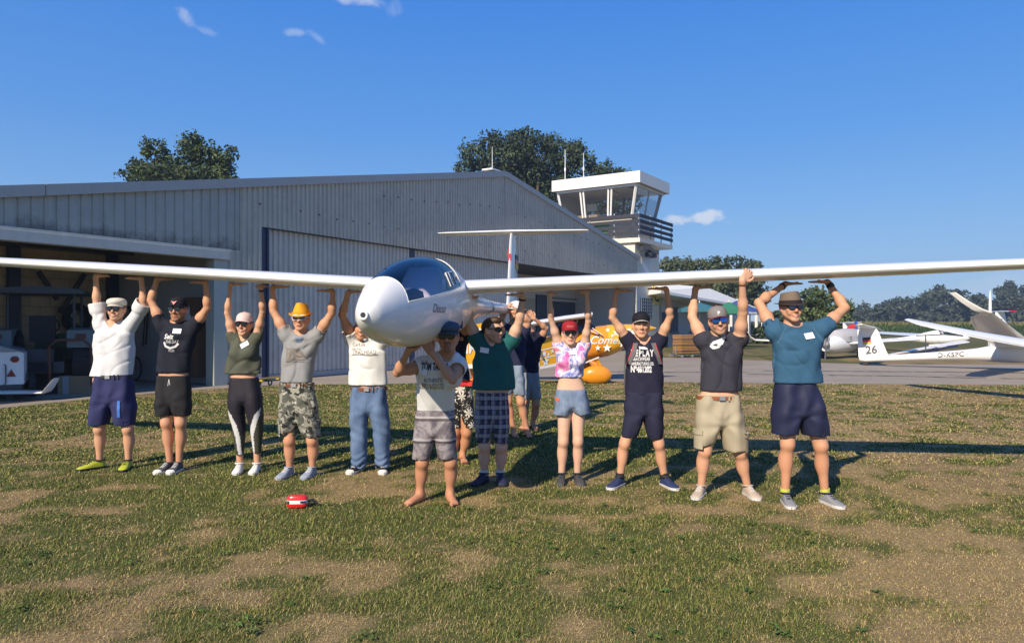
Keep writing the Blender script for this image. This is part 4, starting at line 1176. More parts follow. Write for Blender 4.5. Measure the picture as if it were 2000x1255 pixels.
    # wings
    for sd in sides:
        d = dihs[0] if sd < 0 else dihs[1]
        dfn = d if callable(d) else (lambda x, d=d: d * x)
        wb_ = wing_mesh(sd, .10, span, (.90, .80, .58, .42, .22), (.15, .13), dfn, 1.93, .03, wz, tipup)
        wg = wb_.build('wing', M_gel, root, True, 40)
        if True:   # control surface, standing a hair below the skin with its own gap
            b = MB(); x0, x1 = span * .55, span * .93
            for xa, xb in ((x0, x1),):
                q = []
                for x in (xa, xb):
                    c = float(np.interp(x / span, [0, .55, .85, .97, 1], (.90, .80, .58, .42, .22))); y0 = 1.93 + .03 * x
                    q += [(sd * x, y0 + c * .82, wz + dfn(x) - .001 * c), (sd * x, y0 + c * 1.012, wz + dfn(x) + .004 * c), (sd * x, y0 + c * 1.0, wz + dfn(x) - .012)]
                b.add(q, [(0, 1, 4, 3), (1, 2, 5, 4), (2, 0, 3, 5), (0, 2, 1), (3, 4, 5)]); b.build('aileron', M_gel, wg)
        if tip_red:
            b = wing_mesh(sd, span * .86, span * 1.001, (.905, .805, .585, .425, .225), (.157, .137), dfn, 1.928, .03, wz, None, 4); b.build('wing_tip', M_redp, wg, True)
    # fairing at the wing roots
    # tail
    b = MB(); rs = []
    for z, le, c, th in ((.18, 5.62, .86, .10), (.4, 5.70, .78, .11), (.9 * fin_h + .1, 5.88, .60, .11), (fin_h + .12, 5.95, .53, .11)):
        rs.append([(zz, le + y, z) for y, zz in airfoil(c, th, 10, 0)])
    b.rings(rs); fn_ = b.build('fin', M_gel, root, True, 40)
    b = MB(); b.add([(.002, 6.32, .22), (.002, 6.50, .22), (.002, 6.49, fin_h + .08), (.002, 6.35, fin_h + .08), (.035, 6.32, .22), (.032, 6.34, fin_h + .08), (-.03, 6.32, .22), (-.03, 6.34, fin_h + .08)], [(4, 1, 2, 5), (6, 7, 2, 1), (4, 5, 7, 6), (5, 2, 7), (4, 6, 1)]); b.build('rudder', M_gel, fn_)
    b = MB()
    for k_, cc in ((0, (.01, .01, .012)), (1, (.55, .03, .03)), (2, (.62, .42, .03))):
        pass
    for k_, m_ in ((0, M_ink), (1, M_redp), (2, mat('gold_paint', (.6, .42, .05), .5))):
        bb_ = MB(); zz = .80 * fin_h - k_ * .07
        for sd in (-1, 1): bb_.box((sd * .038, 6.22, zz), (.012, .24, .0698))
        bb_.build('flag_stripe', m_, fn_)
    b = MB(); zt = fin_h + .13
    for sd in (-1, 1):
        rs = []
        for x in (0, .3, .7, 1.0, 1.12):
            c = .50 - .16 * x - (.1 if x > 1.05 else 0); rs.append([(sd * x, 5.92 + .07 * x + y, zt + z) for y, z in airfoil(c, .13, 10, 0)])
        if sd < 0: rs = [r[::-1] for r in rs]
        b.rings(rs)
    tp_ = b.build('tailplane', M_gel, root, True, 40)
    if tip_red:
        b = MB()
        for sd in (-1, 1): b.box((sd * 1.06, 6.17, zt), (.16, .36, .05))
        b.build('tailplane_tip', M_redp, tp_)
    if gear:
        b = MB(); b.cyl((-.05, 1.75, -gd), (.05, 1.75, -gd), .17, n=24); wv = b.build('wheel', M_black, root, True)
        b = MB(); b.bar((-.08, 1.7, -.15), (-.07, 1.75, -gd), .04, .03); b.bar((.08, 1.7, -.15), (.07, 1.75, -gd), .04, .03); b.cyl((-.06, 1.75, -gd), (.06, 1.75, -gd), .08); b.build('leg', M_steel, root)
        b = MB()
        for sd in (-1, 1): b.box((sd * .13, 1.72, -.30), (.012, .9, .2))
        b.build('gear_door', M_gel, root)
        b = MB(); b.cyl((-.03, 6.3, .04), (.03, 6.3, .04), .08, n=16); b.build('tail_wheel', M_black, root, True)
    return root
def side_text(root, name, txt, size, t0, z0, m, sd=1, txt_off=.004, **kw):
    """lettering wrapped on the fuselage side"""
    v, f = text_mesh(txt, size, **kw); b = MB(); vs = []
    for u, w_ in v:
        t = t0 + sd * u; z = z0 + w_
        lo, hi = -PI / 2, PI / 2
        for _ in range(24):
            a = (lo + hi) / 2
            if fus_pt(t, a).z < z: lo = a
            else: hi = a
        p = fus_pt(t, lo); vs.append((sd * (p.x + txt_off), p.y, p.z))
    b.add(vs, f); return b.build(name, m, root)

A_DIR = Vector((.165, .9863, 0))
G_LOC = Vector((-.994, 4.95, 1.607))
DIH = (.066, .0345)
carried = make_glider('carried_glider', 'glossy white single seat glider held up overhead by the row of people', G_LOC, A_DIR, 0, 0, DIH, gear=False, fin_h=1.165)
A_LAT = Vector((A_DIR.y, -A_DIR.x, 0))
def wing_under(X, Y):
    """height of the wing's lower skin above a ground point, leading edge distance, chord"""
    d = Vector((X, Y, 0)) - Vector((G_LOC.x, G_LOC.y, 0))
    x = d.dot(A_LAT); y = d.dot(A_DIR); ax = abs(x); d_ = DIH[0] if x < 0 else DIH[1]
    c = float(np.interp(ax / 7.5, [0, .55, .85, .97, 1], (.90, .80, .58, .42, .22))); th = .15 - .02 * ax / 7.5
    u = min(max((y - 1.93 - .03 * ax) / c, 0.0), 1.0)
    yt = 5 * th * (.2969 * math.sqrt(u) - .126 * u - .3516 * u * u + .2843 * u**3 - .1036 * u**4)
    return G_LOC.z + .272 + d_ * ax + (.08 * u * (1 - u) - yt) * c, y - 1.93 - .03 * ax, c
side_text(carried, 'lettering', 'Discus', .10, .90, .06, mat('grey_ink', (.17, .18, .20), .5), shear=.35)
side_text(carried, 'registration', 'D-WWTI', .26, 4.35, .135, M_ink, shear=.25, bold=.006, space=1.1)
b = MB()
b.tube([(-.02, 5.88, 1.04), (-.04, 5.85, .94), (.0, 5.84, .88)], .010, 6); b.prism([(-.03, 5.82, .95), (.02, 5.82, .96), (.025, 5.82, .88), (.0, 5.82, .82), (-.025, 5.82, .88)], (0, .012, 0))
rb = b.build('streamer', mat('faded_red', (.36, .05, .06), .7)); rb.matrix_world = carried.matrix_world.copy(); rb.parent = carried; rb.matrix_parent_inverse = carried.matrix_world.inverted()

# glider 26 on the taxiway: nose to the right, near wing low
def ground_glider(name, label, tailXY, heading, roll, dihs, **kw):
    hd = Vector((heading[0], heading[1], 0)).normalized()
    nose = Vector((tailXY[0], tailXY[1], 0)) + hd * 6.4 * kw.get('scale', 1.0)
    pt = math.radians(kw.pop('pitch', 4.2)); nz = kw.pop('nz', .78)
    return make_glider(name, label, nose + Vector((0, 0, nz)), -hd, -pt, roll, dihs, **kw)
FAT = 1.45
g26 = ground_glider('parked_glider', 'white self launching glider numbered 26 with winglet wing raised', (13.05, 27.6), (.76, -.65), math.radians(5.8), (.05, .05), span=5.9, tipup=(.30, .46), fin_h=.98, pitch=4.6, nz=.66, gd=.24, scale=1.2, sides=(-1,))
side_text(g26, 'registration', 'D-KSPC', .185, 3.95, .15, mat('grey_letter', (.10, .10, .11), .5), -1, .012, bold=.004, space=1.1)
v, f = text_mesh('26', .34, bold=.006); b = MB(); b.add([(-.056, 6.10 - p[0], .42 + p[1]) for p in v], f); b.build('number', mat('grey_letter', (.10, .10, .11), .5), g26)
FAT = 1.0
gd_ = ground_glider('parked_glider', 'white glider with open clear canopy behind the numbered glider', (17.6, 39.0), (1, -.03), 0, (.04, .02), span=6.5, canopy_open=True, sides=(1,), pitch=3.5, nz=.8)
side_text(gd_, 'registration', 'D-0926', .24, 4.0, .15, mat('grey_letter', (.10, .10, .11), .5), -1)
g4 = ground_glider('parked_glider', 'distant white glider with red tipped tailplane right of the wood', (29.6, 45), (1, .05), 0, (.04, .03), span=6, sides=(-1,), tip_red=True, pitch=3.5, nz=.8, fin_h=1.75)
# wing of the nearer parked glider whose fuselage stands to the right of the view
wt, wd_ = Vector((9.15, 16.8, 0)), Vector((.5, -.866, 0))
hd = Vector((wd_.y, -wd_.x, 0)) * -1                      # nose direction
nose = wt + wd_ * 7.2 + hd * 2.05
g5 = make_glider('parked_glider', 'white glider at the right edge, only its slender raised wing in view', nose + Vector((0, 0, .62)), -hd, math.radians(-4), 0, (.02, lambda x: .03 * x + .0135 * x * x), span=7.2, sides=(-1, 1), gear=True)
# derigged wing with red tip on its stand
a_, c_e = P(1735, 699, 34.0), P(1880, 668, 38.0)
t = thing('loose_wing', 'derigged glider wing with red tip and painted underside shade resting behind tail boom', 'wing', (a_.x, a_.y, 0))
d = c_e - a_; d.z = 0; L = d.length; t.rotation_euler = (0, 0, math.atan2(d.y, d.x))
z0, z1 = max(a_.z, .12), c_e.z
b = MB(); rs = []
for f_ in (0, .1, .2, .4, .7, 1): rs.append([(L * f_, -.35 * (.4 + .6 * f_) + y, z0 + (z1 - z0) * f_ ** .9 + z) for y, z in airfoil(.32 + .6 * f_, .14, 10)])
b.rings(rs); wg = b.build('wing_skin', M_gel, t, True)
b = MB(); rs = [[(L * f_, -.36 * (.4 + .6 * f_) + y, z0 + (z1 - z0) * f_ ** .9 - .012 + z * .9) for y, z in airfoil(.33 + .6 * f_, .15, 10)] for f_ in (0, .1, .2)]
b.rings(rs); b.build('wing_tip', M_redp, wg, True)
b = MB(); b.add([(L * .2, -.2 - .1, z0 + .07), (L * .8, -.42, z0 + (z1 - z0) * .82 - .0), (L * .8, -.44, z0 + (z1 - z0) * .82 - .12), (L * .2, -.28, z0 - .03)], [(0, 1, 2, 3)]); b.build('underside_shade', M_navyp, wg)  # navy strip paints in the shade under the wing
stn = thing('wing_stand', 'thin steel stand holding the derigged wing behind the glider numbered 26', 'stand', P(1808, 632, 35.2) - Vector((0, 0, H)))
b = MB(); b.cyl((0, 0, 0), (0, 0, 1.0), .025); b.bar((-.45, 0, .98), (1.1, 0, 1.05), .03, .05); b.bar((-.2, 0, .02), (.2, 0, .02), .05, .04); b.build('stand_tube', M_dark, stn)
# propeller pylon raised from the distant motor glider
c = P(1934, 632, 40)
t = thing('raised_propeller', 'white propeller raised upright on a pylon beyond the near wing', 'propeller', (c.x, 40, 0))
zz = H + 20 / F * 40
b = MB(); rs = [[(x_ * w_, y_ * w_ * .4, z_) for x_, y_ in ((-1, 0), (0, .6), (1, 0), (0, -.6))] for z_, w_ in ((zz - .1, .05), (zz + .3, .085), (zz + .8, .07), (zz + 1.25, .02))]
b.rings(rs); b.build('blade', M_gel, t)
b = MB(); b.ball((-.08, 0, zz), (.2, .14, .16)); b.build('hub', M_gel, t, True)
b = MB(); b.bar((0, 0, 0), (0, 0, zz - .1), .12, .2); b.build('pylon', M_gel, t)
# wing lying at the edge of the open bay, its upturned tip to the right
c0_, c1_ = P(-230, 783, 14.3), P(80, 769.5, 14.75)
t = thing('stored_wing', 'white edged glider wing with upturned tip lying low at the bay', 'wing', (c1_.x, c1_.y, 0))
dl = c0_ - c1_; dl.z = 0; rs = []
b = MB(); Ld = dl.length; ux = dl.normalized(); uy = Vector((-ux.y, ux.x, 0))
if uy.y < 0: uy = -uy
for f_ in (0, .08, .4, 1): rs.append([ux * Ld * f_ + uy * y * 1 + Vector((0, 0, .165 + z)) for y, z in airfoil(.45 + .6 * f_ ** .5, .10, 10)])
rs = [[p + Vector((.11, .1, .26)) * 1 + (rs[0][0] - p) * .3 for p in rs[0]], [p + Vector((.05, .03, .08)) for p in rs[0]]] + rs
b.rings(rs); b.build('wing_skin', M_gel, t, True)
b = MB()
for f_ in (.25, .7):
    b = MB(); b.bar(ux * Ld * f_ + uy * .3 + Vector((0, 0, 0)), ux * Ld * f_ + uy * .3 + Vector((0, 0, .16)), .1, .1); b.build('trestle', M_dark, t)

# ------------------------------------------------------------------ yellow biplane behind the row
def star(b, o, ux, uy, r, off):
    n_ = ux.cross(uy).normalized() * off; pts = [o + n_ + (ux * math.sin(PI * k / 5) + uy * math.cos(PI * k / 5)) * (r if k % 2 == 0 else r * .42) for k in range(10)]
    b.add([o + n_] + pts, [(0, 1 + (k + 1) % 10, 1 + k) for k in range(10)])
M_yel = mat('yellow_gloss', (.80, .40, .012), .25, var=.03, coat=.5)
M_ora = mat('orange_yellow', (.72, .27, .012), .3, var=.03, coat=.4)
BY = 20.0
bp = thing('biplane', 'yellow biplane with white stars and folded wings behind the row of people', 'aeroplane', P(1150, 632, BY) - Vector((0, 0, H)))
bo = Vector(bp.location)
def bp_pt(px, py, dy=0): return P(px, py, BY + dy) - bo
# stations: px, top, bottom, half width
stn_ = [(1278, 639, 642, .02), (1268, 635, 648, .12), (1254, 633.5, 655, .20), (1240, 633, 667, .30), (1215, 633, 683, .36), (1190, 634, 694, .40), (1165, 637, 700, .42), (1140, 643, 704, .42), (1110, 652, 708, .40), (1080, 655, 707, .36), (1040, 659, 704, .28), (1000, 662, 698, .2), (950, 664, 690, .12), (905, 666, 684, .06)]
def bp_skin(px, a, grow=1.0):
    s_ = sorted(stn_); X = [q[0] for q in s_]
    tp_, bt, hw = [float(np.interp(px, X, [q[j] for q in s_])) for j in (1, 2, 3)]
    c = bp_pt(px, (tp_ + bt) / 2); hh = (bt - tp_) / 2 / F * BY
    return c + Vector((0, -hw * math.cos(a) * grow, hh * math.sin(a) * grow))
b = MB(); b.rings([[bp_skin(q[0], 2 * PI * k / 24) for k in range(24)] for q in stn_]); fu = b.build('fuselage', M_ora, bp, True)
b = MB(); b.rings([[bp_skin(px, 2 * PI * k / 24, 1.012) for k in range(24)] for px in (1276, 1268, 1254, 1240, 1225, 1208, 1190, 1184)][::1], False, False); b.build('cowling', M_yel, fu, True)
b = MB(); b.rings([[bp_skin(px, 2 * PI * k / 24, 1.02) for k in range(24)] for px in (1281, 1279, 1272)], True, True); b.build('spinner', M_yel, bp, True)
v, f = text_mesh('Comet', .30, shear=.35, bold=.004)
b = MB()
def on_side(u, w_, px0, py0, off=.012):
    px = px0 + u / BY * F; py = py0 - w_ / BY * F
    s_ = sorted(stn_); X = [q[0] for q in s_]; tp_, bt, hw = [float(np.interp(px, X, [q[j] for q in s_])) for j in (1, 2, 3)]
    sa = max(-.98, min(.98, ((tp_ + bt) / 2 - py) / ((bt - tp_) / 2)))
    return bp_pt(px, py) + Vector((0, -hw * math.sqrt(1 - sa * sa) - off, 0))
b.add([on_side(p[0], p[1], 1178, 664) for p in v], f); b.build('lettering', mat('silver_letter', (.66, .66, .66), .4), fu)
b = MB()
for px, py, r_ in ((1200, 649, .11), (1192, 655, .06), (1184, 644, .07), (1182, 678, .12), (1164, 678, .08), (1212, 671, .1), (1233, 648, .1), (1241, 655, .12), (1225, 644, .07), (1247, 646, .08)):
    o = on_side(0, 0, px, py, .03); n = len(b.v)
    star(b, o, Vector((1, 0, 0)), Vector((0, 0, 1)), r_, 0)
b.build('stars', M_white, fu)
b = MB()
for p0, p1 in (((1150, 643), (1168, 652)), ((1157, 640), (1176, 654))): b.bar(bp_pt(*p0, -.45), bp_pt(*p1, -.46), .09, .02)
b.bar(bp_pt(1143, 708, -.42), bp_pt(1170, 697, -.44), .06, .03); b.build('trim_flash', mat('silver_letter', (.66, .66, .66), .4), fu)
# canopy frame and glazing
b = MB(); rs = []
for px, t_, hw in ((1160, 636, .26), (1148, 622, .24), (1125, 617, .24), (1100, 622, .22), (1085, 640, .2), (1078, 652, .18)):
    base = float(np.interp(px, [1078, 1110, 1140, 1165], [655, 652, 643, 637])) + 3
    c = bp_pt(px, base); hh = (base - t_) / F * BY
    rs.append([c + Vector((0, -hw * math.cos(a), hh * math.sin(a) ** .8)) for a in np.linspace(0.02, PI - .02, 11)])
b.rings(rs, True, True, closed=False); b.build('windscreen', glass('smoke_glass', (.25, .28, .32), 1.5), bp, True)
b = MB()
for r_ in (rs[1], rs[3]): b.tube(r_, .03, 6)
b.build('canopy_frame', M_white, bp)
# wheel spats with struts
for dy, lab in ((-.75, None), (.75, None)):
    b = MB(); rs = []
    for px, w_, t_, bt in ((1130, .03, 728, 733), (1135, .1, 717, 740), (1146, .15, 712, 744), (1160, .16, 710, 745), (1174, .14, 712, 744), (1183, .08, 718, 738), (1187, .03, 724, 731)):
        cc = bp_pt(px, (t_ + bt) / 2); cc.y = dy
        k0 = (bt - t_) / 2 / F * BY
        rs.append([cc + Vector((0, w_ * math.cos(a), k0 * math.sin(a))) for a in np.linspace(0, 2 * PI, 17)[:-1]])
    b.rings(rs); sp_ = b.build('wheel_spat', M_ora, bp, True)
    b = MB(); cc = bp_pt(1160, 736); b.cyl((cc.x, dy - .06, .19), (cc.x, dy + .06, .19), .19, n=20); b.build('tyre', M_black, sp_, True)
    b = MB(); top = bp_pt(1152, 703); b.bar(top + Vector((0, dy * .4, 0)), (cc.x - .05, dy, .45), .14, .07); b.bar(bp_pt(1163, 702) + Vector((0, dy * .4, 0)), (cc.x + .08, dy, .45), .08, .05); b.build('gear_leg', M_ora, bp)
# upper wing folded back, white tip toward the viewer's left
def slab(name, quad_, th, m, par):
    q = [bp_pt(*p) for p in quad_]; n_ = (q[1] - q[0]).cross(q[3] - q[0]).normalized()
    if n_.y > 0: n_ = -n_
    b = MB(); b.add(q + [p - n_ * th for p in q], [(0, 1, 2, 3), (7, 6, 5, 4), (0, 4, 5, 1), (1, 5, 6, 2), (2, 6, 7, 3), (3, 7, 4, 0)]); o = b.build(name, m, par)
    return o, q, n_
b = MB(); rs = []
for px, py, dy, c in ((1020, 636, -1.6, .75), (1050, 631, -1.3, .95), (1100, 623, -.7, 1.0), (1145, 617, -.2, 1.0), (1155, 615, -.05, .9)):
    o = bp_pt(px, py, dy); rs.append([o + Vector((z * .2, y - .3, z)) for y, z in airfoil(c, .14, 10)])
b.rings(rs); b.build('upper_wing', M_white, bp, True)
for p0, p1, d0, d1 in (((1100, 626), (1106, 655), -.8, -.3), ((1128, 622), (1120, 652), -.4, -.3), ((1037, 642), (1060, 700), -1.3, -1.2)):
    b = MB(); b.bar(bp_pt(*p0, d0), bp_pt(*p1, d1), .05, .03); b.build('strut', M_clad2, bp)
# folded lower wing panels: yellow with white grid and stars, reaching back to the left
M_grid = M_white
lw_quads = [[(1046, 668, -1.25), (1100, 652, -.75), (1100, 712, -.75), (1046, 722, -1.25)], [(882, 640, -1.0), (960, 628, -.8), (960, 716, -.8), (882, 722, -1.0)]]
for qi, qd in enumerate(lw_quads):
    o, q, n_ = slab('folded_wing', qd, .09, M_yel, bp)
    def uv(u, v): return (q[0] * (1 - u) + q[1] * u) * (1 - v) + (q[3] * (1 - u) + q[2] * u) * v
    def strip(u0, v0, u1, v1):
        b = MB(); b.quad(uv(u0, v0) + n_ * .008, uv(u0, v1) + n_ * .008, uv(u1, v1) + n_ * .008, uv(u1, v0) + n_ * .008); b.build('white_band', M_grid, o)
    for v_ in ((.33, .37), (.62, .66)) if qi == 0 else ((.3, .34),): strip(0, v_[0], 1, v_[1])
    for u_ in ((.10, .14),): strip(u_[0], 0, u_[1], 1) if qi == 0 else None
    strip(0, .90, 1, 1.0)
    b = MB(); U = (q[1] - q[0]).normalized(); Vv = Vector((0, 0, 1))
    pts = ((.3, .5, .10), (.45, .55, .06), (.60, .47, .07), (.35, .78, .13), (.85, .5, .07)) if qi == 0 else ((.3, .2, .11), (.42, .12, .08), (.55, .22, .1), (.25, .75, .12), (.7, .15, .08), (.36, .3, .07))
    for u, v_, r_ in pts: star(b, uv(u, v_), U, Vv, r_, 0); 
    b.v = [tuple(Vector(p) + n_ * .014) for p in b.v]; b.build('stars', M_white, o)
    if qi == 1:
        vv, ff = text_mesh('D-MMXA', .36, bold=.008); b = MB(); c = uv(.46, .55) + n_ * .016
        b.add([c + U * p[0] * .8 + Vv * p[1] for p in vv], ff); b.build('registration', M_white, o)
b = MB()
for px in (900, 918): b.bar(bp_pt(px, 715, -.7), bp_pt(px + 10, 744, -.6), .07, .05)
b.bar(bp_pt(892, 742, -.6), bp_pt(930, 742, -.6), .3, .1); b.build('wing_trestle', M_ora, bp)

# ------------------------------------------------------------------ low wing aeroplane under a grey cover
AY = 33.5; ao = P(1650, 632, AY) - Vector((0, 0, H))
ap = thing('light_aeroplane', 'white low wing aeroplane under a grey cover with red and blue rudder', 'aeroplane', ao)
def ap_pt(px, py, dy=0): return P(px, py, AY + dy) - ao
M_cov = mat('grey_cover', (.40, .40, .41), .8, var=.12, scale=3, bump=.4, bscale=6)
b = MB(); rs = []
for px, dy, cz, rx, rz_ in ((1612, -1.3, 676, .22, .22), (1618, -1.1, 675, .34, .32), (1632, -.6, 672, .45, .40), (1655, .2, 670, .52, .42), (1685, 1.6, 668, .42, .34), (1705, 3.6, 665, .16, .18)):
    c = ap_pt(px, cz, dy); rs.append([c + Vector((rx * .9 * math.cos(a), -rx * .3 * math.cos(a), rz_ * math.sin(a))) for a in np.linspace(0, 2 * PI, 17)[:-1]])
b.rings(rs); b.build('fuselage', M_gel, ap, True)
b = MB(); rs = []
for px, dy, bz, tz, rx in ((1626, -.7, 668, 658, .30), (1634, -.5, 668, 645, .46), (1650, 0, 667, 641, .56), (1668, .7, 667, 641.5, .56), (1684, 1.5, 667, 648, .46), (1694, 2.1, 667, 660, .32)):
    c = ap_pt(px, bz, dy); hh = (bz - tz) / F * AY
    rs.append([c + Vector((rx * math.cos(a), -rx * .35 * math.cos(a), hh * math.sin(a) ** .7)) for a in np.linspace(0.01, PI - .01, 13)])
b.rings(rs, True, True, closed=False); b.build('cabin_cover', M_cov, ap, True)
sign_text('registration', 'D-KVBT', .22, ap_pt(1648, 661, -.62), (1, 0, 0), (0, 0, 1), M_ink, ap)
b = MB(); c = ap_pt(1613, 672, -1.4); b.ball(c, (.16, .2, .16)); b.obox(c + Vector((-.05, -.15, .1)), (.03, .02, 0), (0, .02, 0), (.05, 0, .75)); b.obox(ap_pt(1608, 664, -1.2), (.2, 0, 0), (0, .15, 0), (0, 0, .28)); b.build('propeller', mat('chequer_grey', (.22, .23, .25), .5, var=.5, scale=14), ap)
b = MB()
wp = [(1473, 664, 1.6, .7), (1520, 666, 1.0, .9), (1600, 669, 0, 1.2), (1660, 670.5, -.3, 1.3), (1720, 667, .3, 1.2), (1790, 663, 1.0, .9)]
rs = [[ap_pt(1462, 649, 1.9) + Vector((z * .3, y, z)) for y, z in airfoil(.35, .10, 10)], [ap_pt(1467, 658, 1.75) + Vector((0, y, z)) for y, z in airfoil(.55, .12, 10)]]
for px, py, dy, c in wp: rs.append([ap_pt(px, py, dy) + Vector((0, y - .3, z)) for y, z in airfoil(c, .13, 10)])
b.rings(rs); b.build('wing', M_gel, ap, True)
for px, dy in ((1607, -.2), (1681, .0)):
    b = MB(); c = ap_pt(px, 690, dy); b.cyl((c.x - .07, c.y, .24), (c.x + .07, c.y, .24), .24, n=20); wv = b.build('wheel', M_black, ap, True)
    b = MB(); b.bar((c.x, c.y, .3), (c.x, c.y, .75), .1, .14); b.build('gear_leg', M_navyp, ap)
b = MB(); pr = [(1652, 646), (1655, 638), (1662, 633), (1672, 632), (1673, 655), (1654, 655)]
b.prism([ap_pt(*p, 3.6) for p in pr], (.05, .12, 0)); rd = b.build('rudder', M_redp, ap)
b = MB(); b.prism([ap_pt(*p, 3.58) for p in ((1670, 652), (1670, 630), (1672, 624), (1675, 630), (1676, 652))], (.05, .16, 0)); b.build('rudder_edge', mat('blue_paint', (.03, .07, .42), .4), rd)
# ------------------------------------------------------------------ people: one continuous skin per person from a distance field
class SDF:
    def __init__(s, xs, ys, zs):
        s.x, s.y, s.z = [np.asarray(a, np.float32) for a in (xs, ys, zs)]
        s.v = np.full((len(xs), len(ys), len(zs)), 1.0, np.float32)
    def win(s, lo, hi):
        sl = []; g = []
        for a, l, h_ in zip((s.x, s.y, s.z), lo, hi):
            i0 = max(0, np.searchsorted(a, l) - 1); i1 = min(len(a), np.searchsorted(a, h_) + 1)
            sl.append(slice(i0, max(i1, i0 + 1))); g.append(a[sl[-1]])
        return tuple(sl), g[0][:, None, None], g[1][None, :, None], g[2][None, None, :]
    def put(s, sl, d, k):
        sub = s.v[sl]
        h_ = np.clip(.5 + .5 * (sub - d) / k, 0, 1)
        s.v[sl] = sub * (1 - h_) + d * h_ - k * h_ * (1 - h_)
    def cut(s, sl, d, k=.004):
        sub = s.v[sl]; d = -d
        h_ = np.clip(.5 + .5 * (d - sub) / k, 0, 1)
        s.v[sl] = sub * (1 - h_) + d * h_ + k * h_ * (1 - h_)
    @staticmethod
    def _cap(x, y, z, a, b, ra, rb):
        a = np.asarray(a, float); b = np.asarray(b, float); d = b - a; L2 = max(1e-9, d @ d)
        px, py, pz = x - a[0], y - a[1], z - a[2]
        t = np.clip((px * d[0] + py * d[1] + pz * d[2]) / L2, 0, 1)
        return np.sqrt((px - t * d[0]) ** 2 + (py - t * d[1]) ** 2 + (pz - t * d[2]) ** 2) - (ra + (rb - ra) * t)
    def cap(s, a, b, ra, rb, k=.02):
        m = max(ra, rb) + k + .012; lo = np.minimum(a, b) - m; hi = np.maximum(a, b) + m
        sl, x, y, z = s.win(lo, hi); s.put(sl, s._cap(x, y, z, a, b, ra, rb), k)
    def ell(s, c, r, R=None, k=.02, cut=False):
        c = np.asarray(c, float); r = np.asarray(r, float); m = r.max() + k + .012
        sl, x, y, z = s.win(c - m, c + m); px, py, pz = x - c[0], y - c[1], z - c[2]
        if R is not None:
            px, py, pz = [R[0, i] * px + R[1, i] * py + R[2, i] * pz for i in range(3)]
        q = np.sqrt((px / r[0]) ** 2 + (py / r[1]) ** 2 + (pz / r[2]) ** 2)
        q2 = np.sqrt((px / r[0] ** 2) ** 2 + (py / r[1] ** 2) ** 2 + (pz / r[2] ** 2) ** 2)
        d = q * (q - 1) / np.maximum(q2, 1e-6)
        (s.cut if cut else s.put)(sl, d, k)
    def loft(s, rows, k=.02, n=2.35, disp=None, z0=None, z1=None, grow=0):
        """rows: (z, cx, cy, rx, ry), z rising"""
        R = np.array(sorted(rows)); zz = np.linspace(R[0, 0], R[-1, 0], 60)
        A = [np.interp(zz, R[:, 0], R[:, j]) for j in range(1, 5)]
        ker = np.array([1, 2, 3, 4, 5, 4, 3, 2, 1.]); ker /= ker.sum()
        A = [np.convolve(np.pad(a, 4, 'edge'), ker, 'valid') for a in A]
        zlo = R[0, 0] if z0 is None else z0; zhi = R[-1, 0] if z1 is None else z1
        mr = max((abs(A[0]) + A[2]).max(), 0) + k + .02
        lo = [(A[0] - A[2]).min() - k - .03, (A[1] - A[3]).min() - k - .03, zlo - k - .03]; hi = [(A[0] + A[2]).max() + k + .03, (A[1] + A[3]).max() + k + .03, zhi + k + .03]
        sl, x, y, z = s.win(lo, hi)
        cx, cy, rx, ry = [np.interp(z, zz, a) for a in A]
        rx = rx + grow; ry = ry + grow
        rho = ((np.abs(x - cx) / rx) ** n + (np.abs(y - cy) / ry) ** n) ** (1 / n)
        rr_ = np.sqrt((x - cx) ** 2 + (y - cy) ** 2); d = np.where(rho > .35, rr_ * (1 - 1 / np.maximum(rho, .35)), -np.minimum(rx, ry) * .6)
        if disp is not None: d = d + disp(x, y, z)
        d = np.maximum(d, np.maximum(zlo - z, z - zhi))
        s.put(sl, d, k)
    def sleeve(s, a, b, ra, rb, k=.02, hollow=.03, disp=None, flat=1.0):
        """cone from a to b with a flat open end at b"""
        a = np.asarray(a, float); b = np.asarray(b, float); u = (b - a) / np.linalg.norm(b - a)
        m = max(ra, rb) + k + .03; sl, x, y, z = s.win(np.minimum(a, b) - m, np.maximum(a, b) + m)
        d = s._cap(x, y, z, a, b + u * .05, ra, rb + (rb - ra) * .05 / np.linalg.norm(b - a))
        if disp is not None: d = d + disp(x, y, z)
        e = (x - b[0]) * u[0] + (y - b[1]) * u[1] + (z - b[2]) * u[2]
        s.put(sl, np.maximum(d, e), k)
        if hollow:
            i = s._cap(x, y, z, b - u * hollow, b + u * .05, rb * .8, rb * .86)
            s.cut(sl, i, .006)
    def mesh(s):
        v = s.v; nx, ny, nz = v.shape
        ins = v < 0
        c = np.zeros((nx - 1, ny - 1, nz - 1), np.int8)
        cs = [(i, j, k) for i in (0, 1) for j in (0, 1) for k in (0, 1)]
        for i, j, k in cs: c += ins[i:nx - 1 + i, j:ny - 1 + j, k:nz - 1 + k]
        act = (c > 0) & (c < 8)
        ijk = np.argwhere(act); idx = np.full(act.shape, -1, np.int32); idx[act] = np.arange(len(ijk))
        V = {q: v[ijk[:, 0] + q[0], ijk[:, 1] + q[1], ijk[:, 2] + q[2]] for q in cs}
        acc = np.zeros((len(ijk), 3), np.float32); n = np.zeros((len(ijk), 1), np.float32)
        for q in cs:
            for ax in range(3):
                if q[ax]: continue
                r_ = list(q); r_[ax] = 1; r_ = tuple(r_)
                va, vb = V[q], V[r_]; m = (va < 0) != (vb < 0)
                t = np.where(m, va / np.where(m, va - vb, 1), 0)
                p = np.tile(np.array(q, np.float32), (len(ijk), 1)); p[:, ax] = t
                acc[m] += p[m]; n[m] += 1
        loc = acc / np.maximum(n, 1)
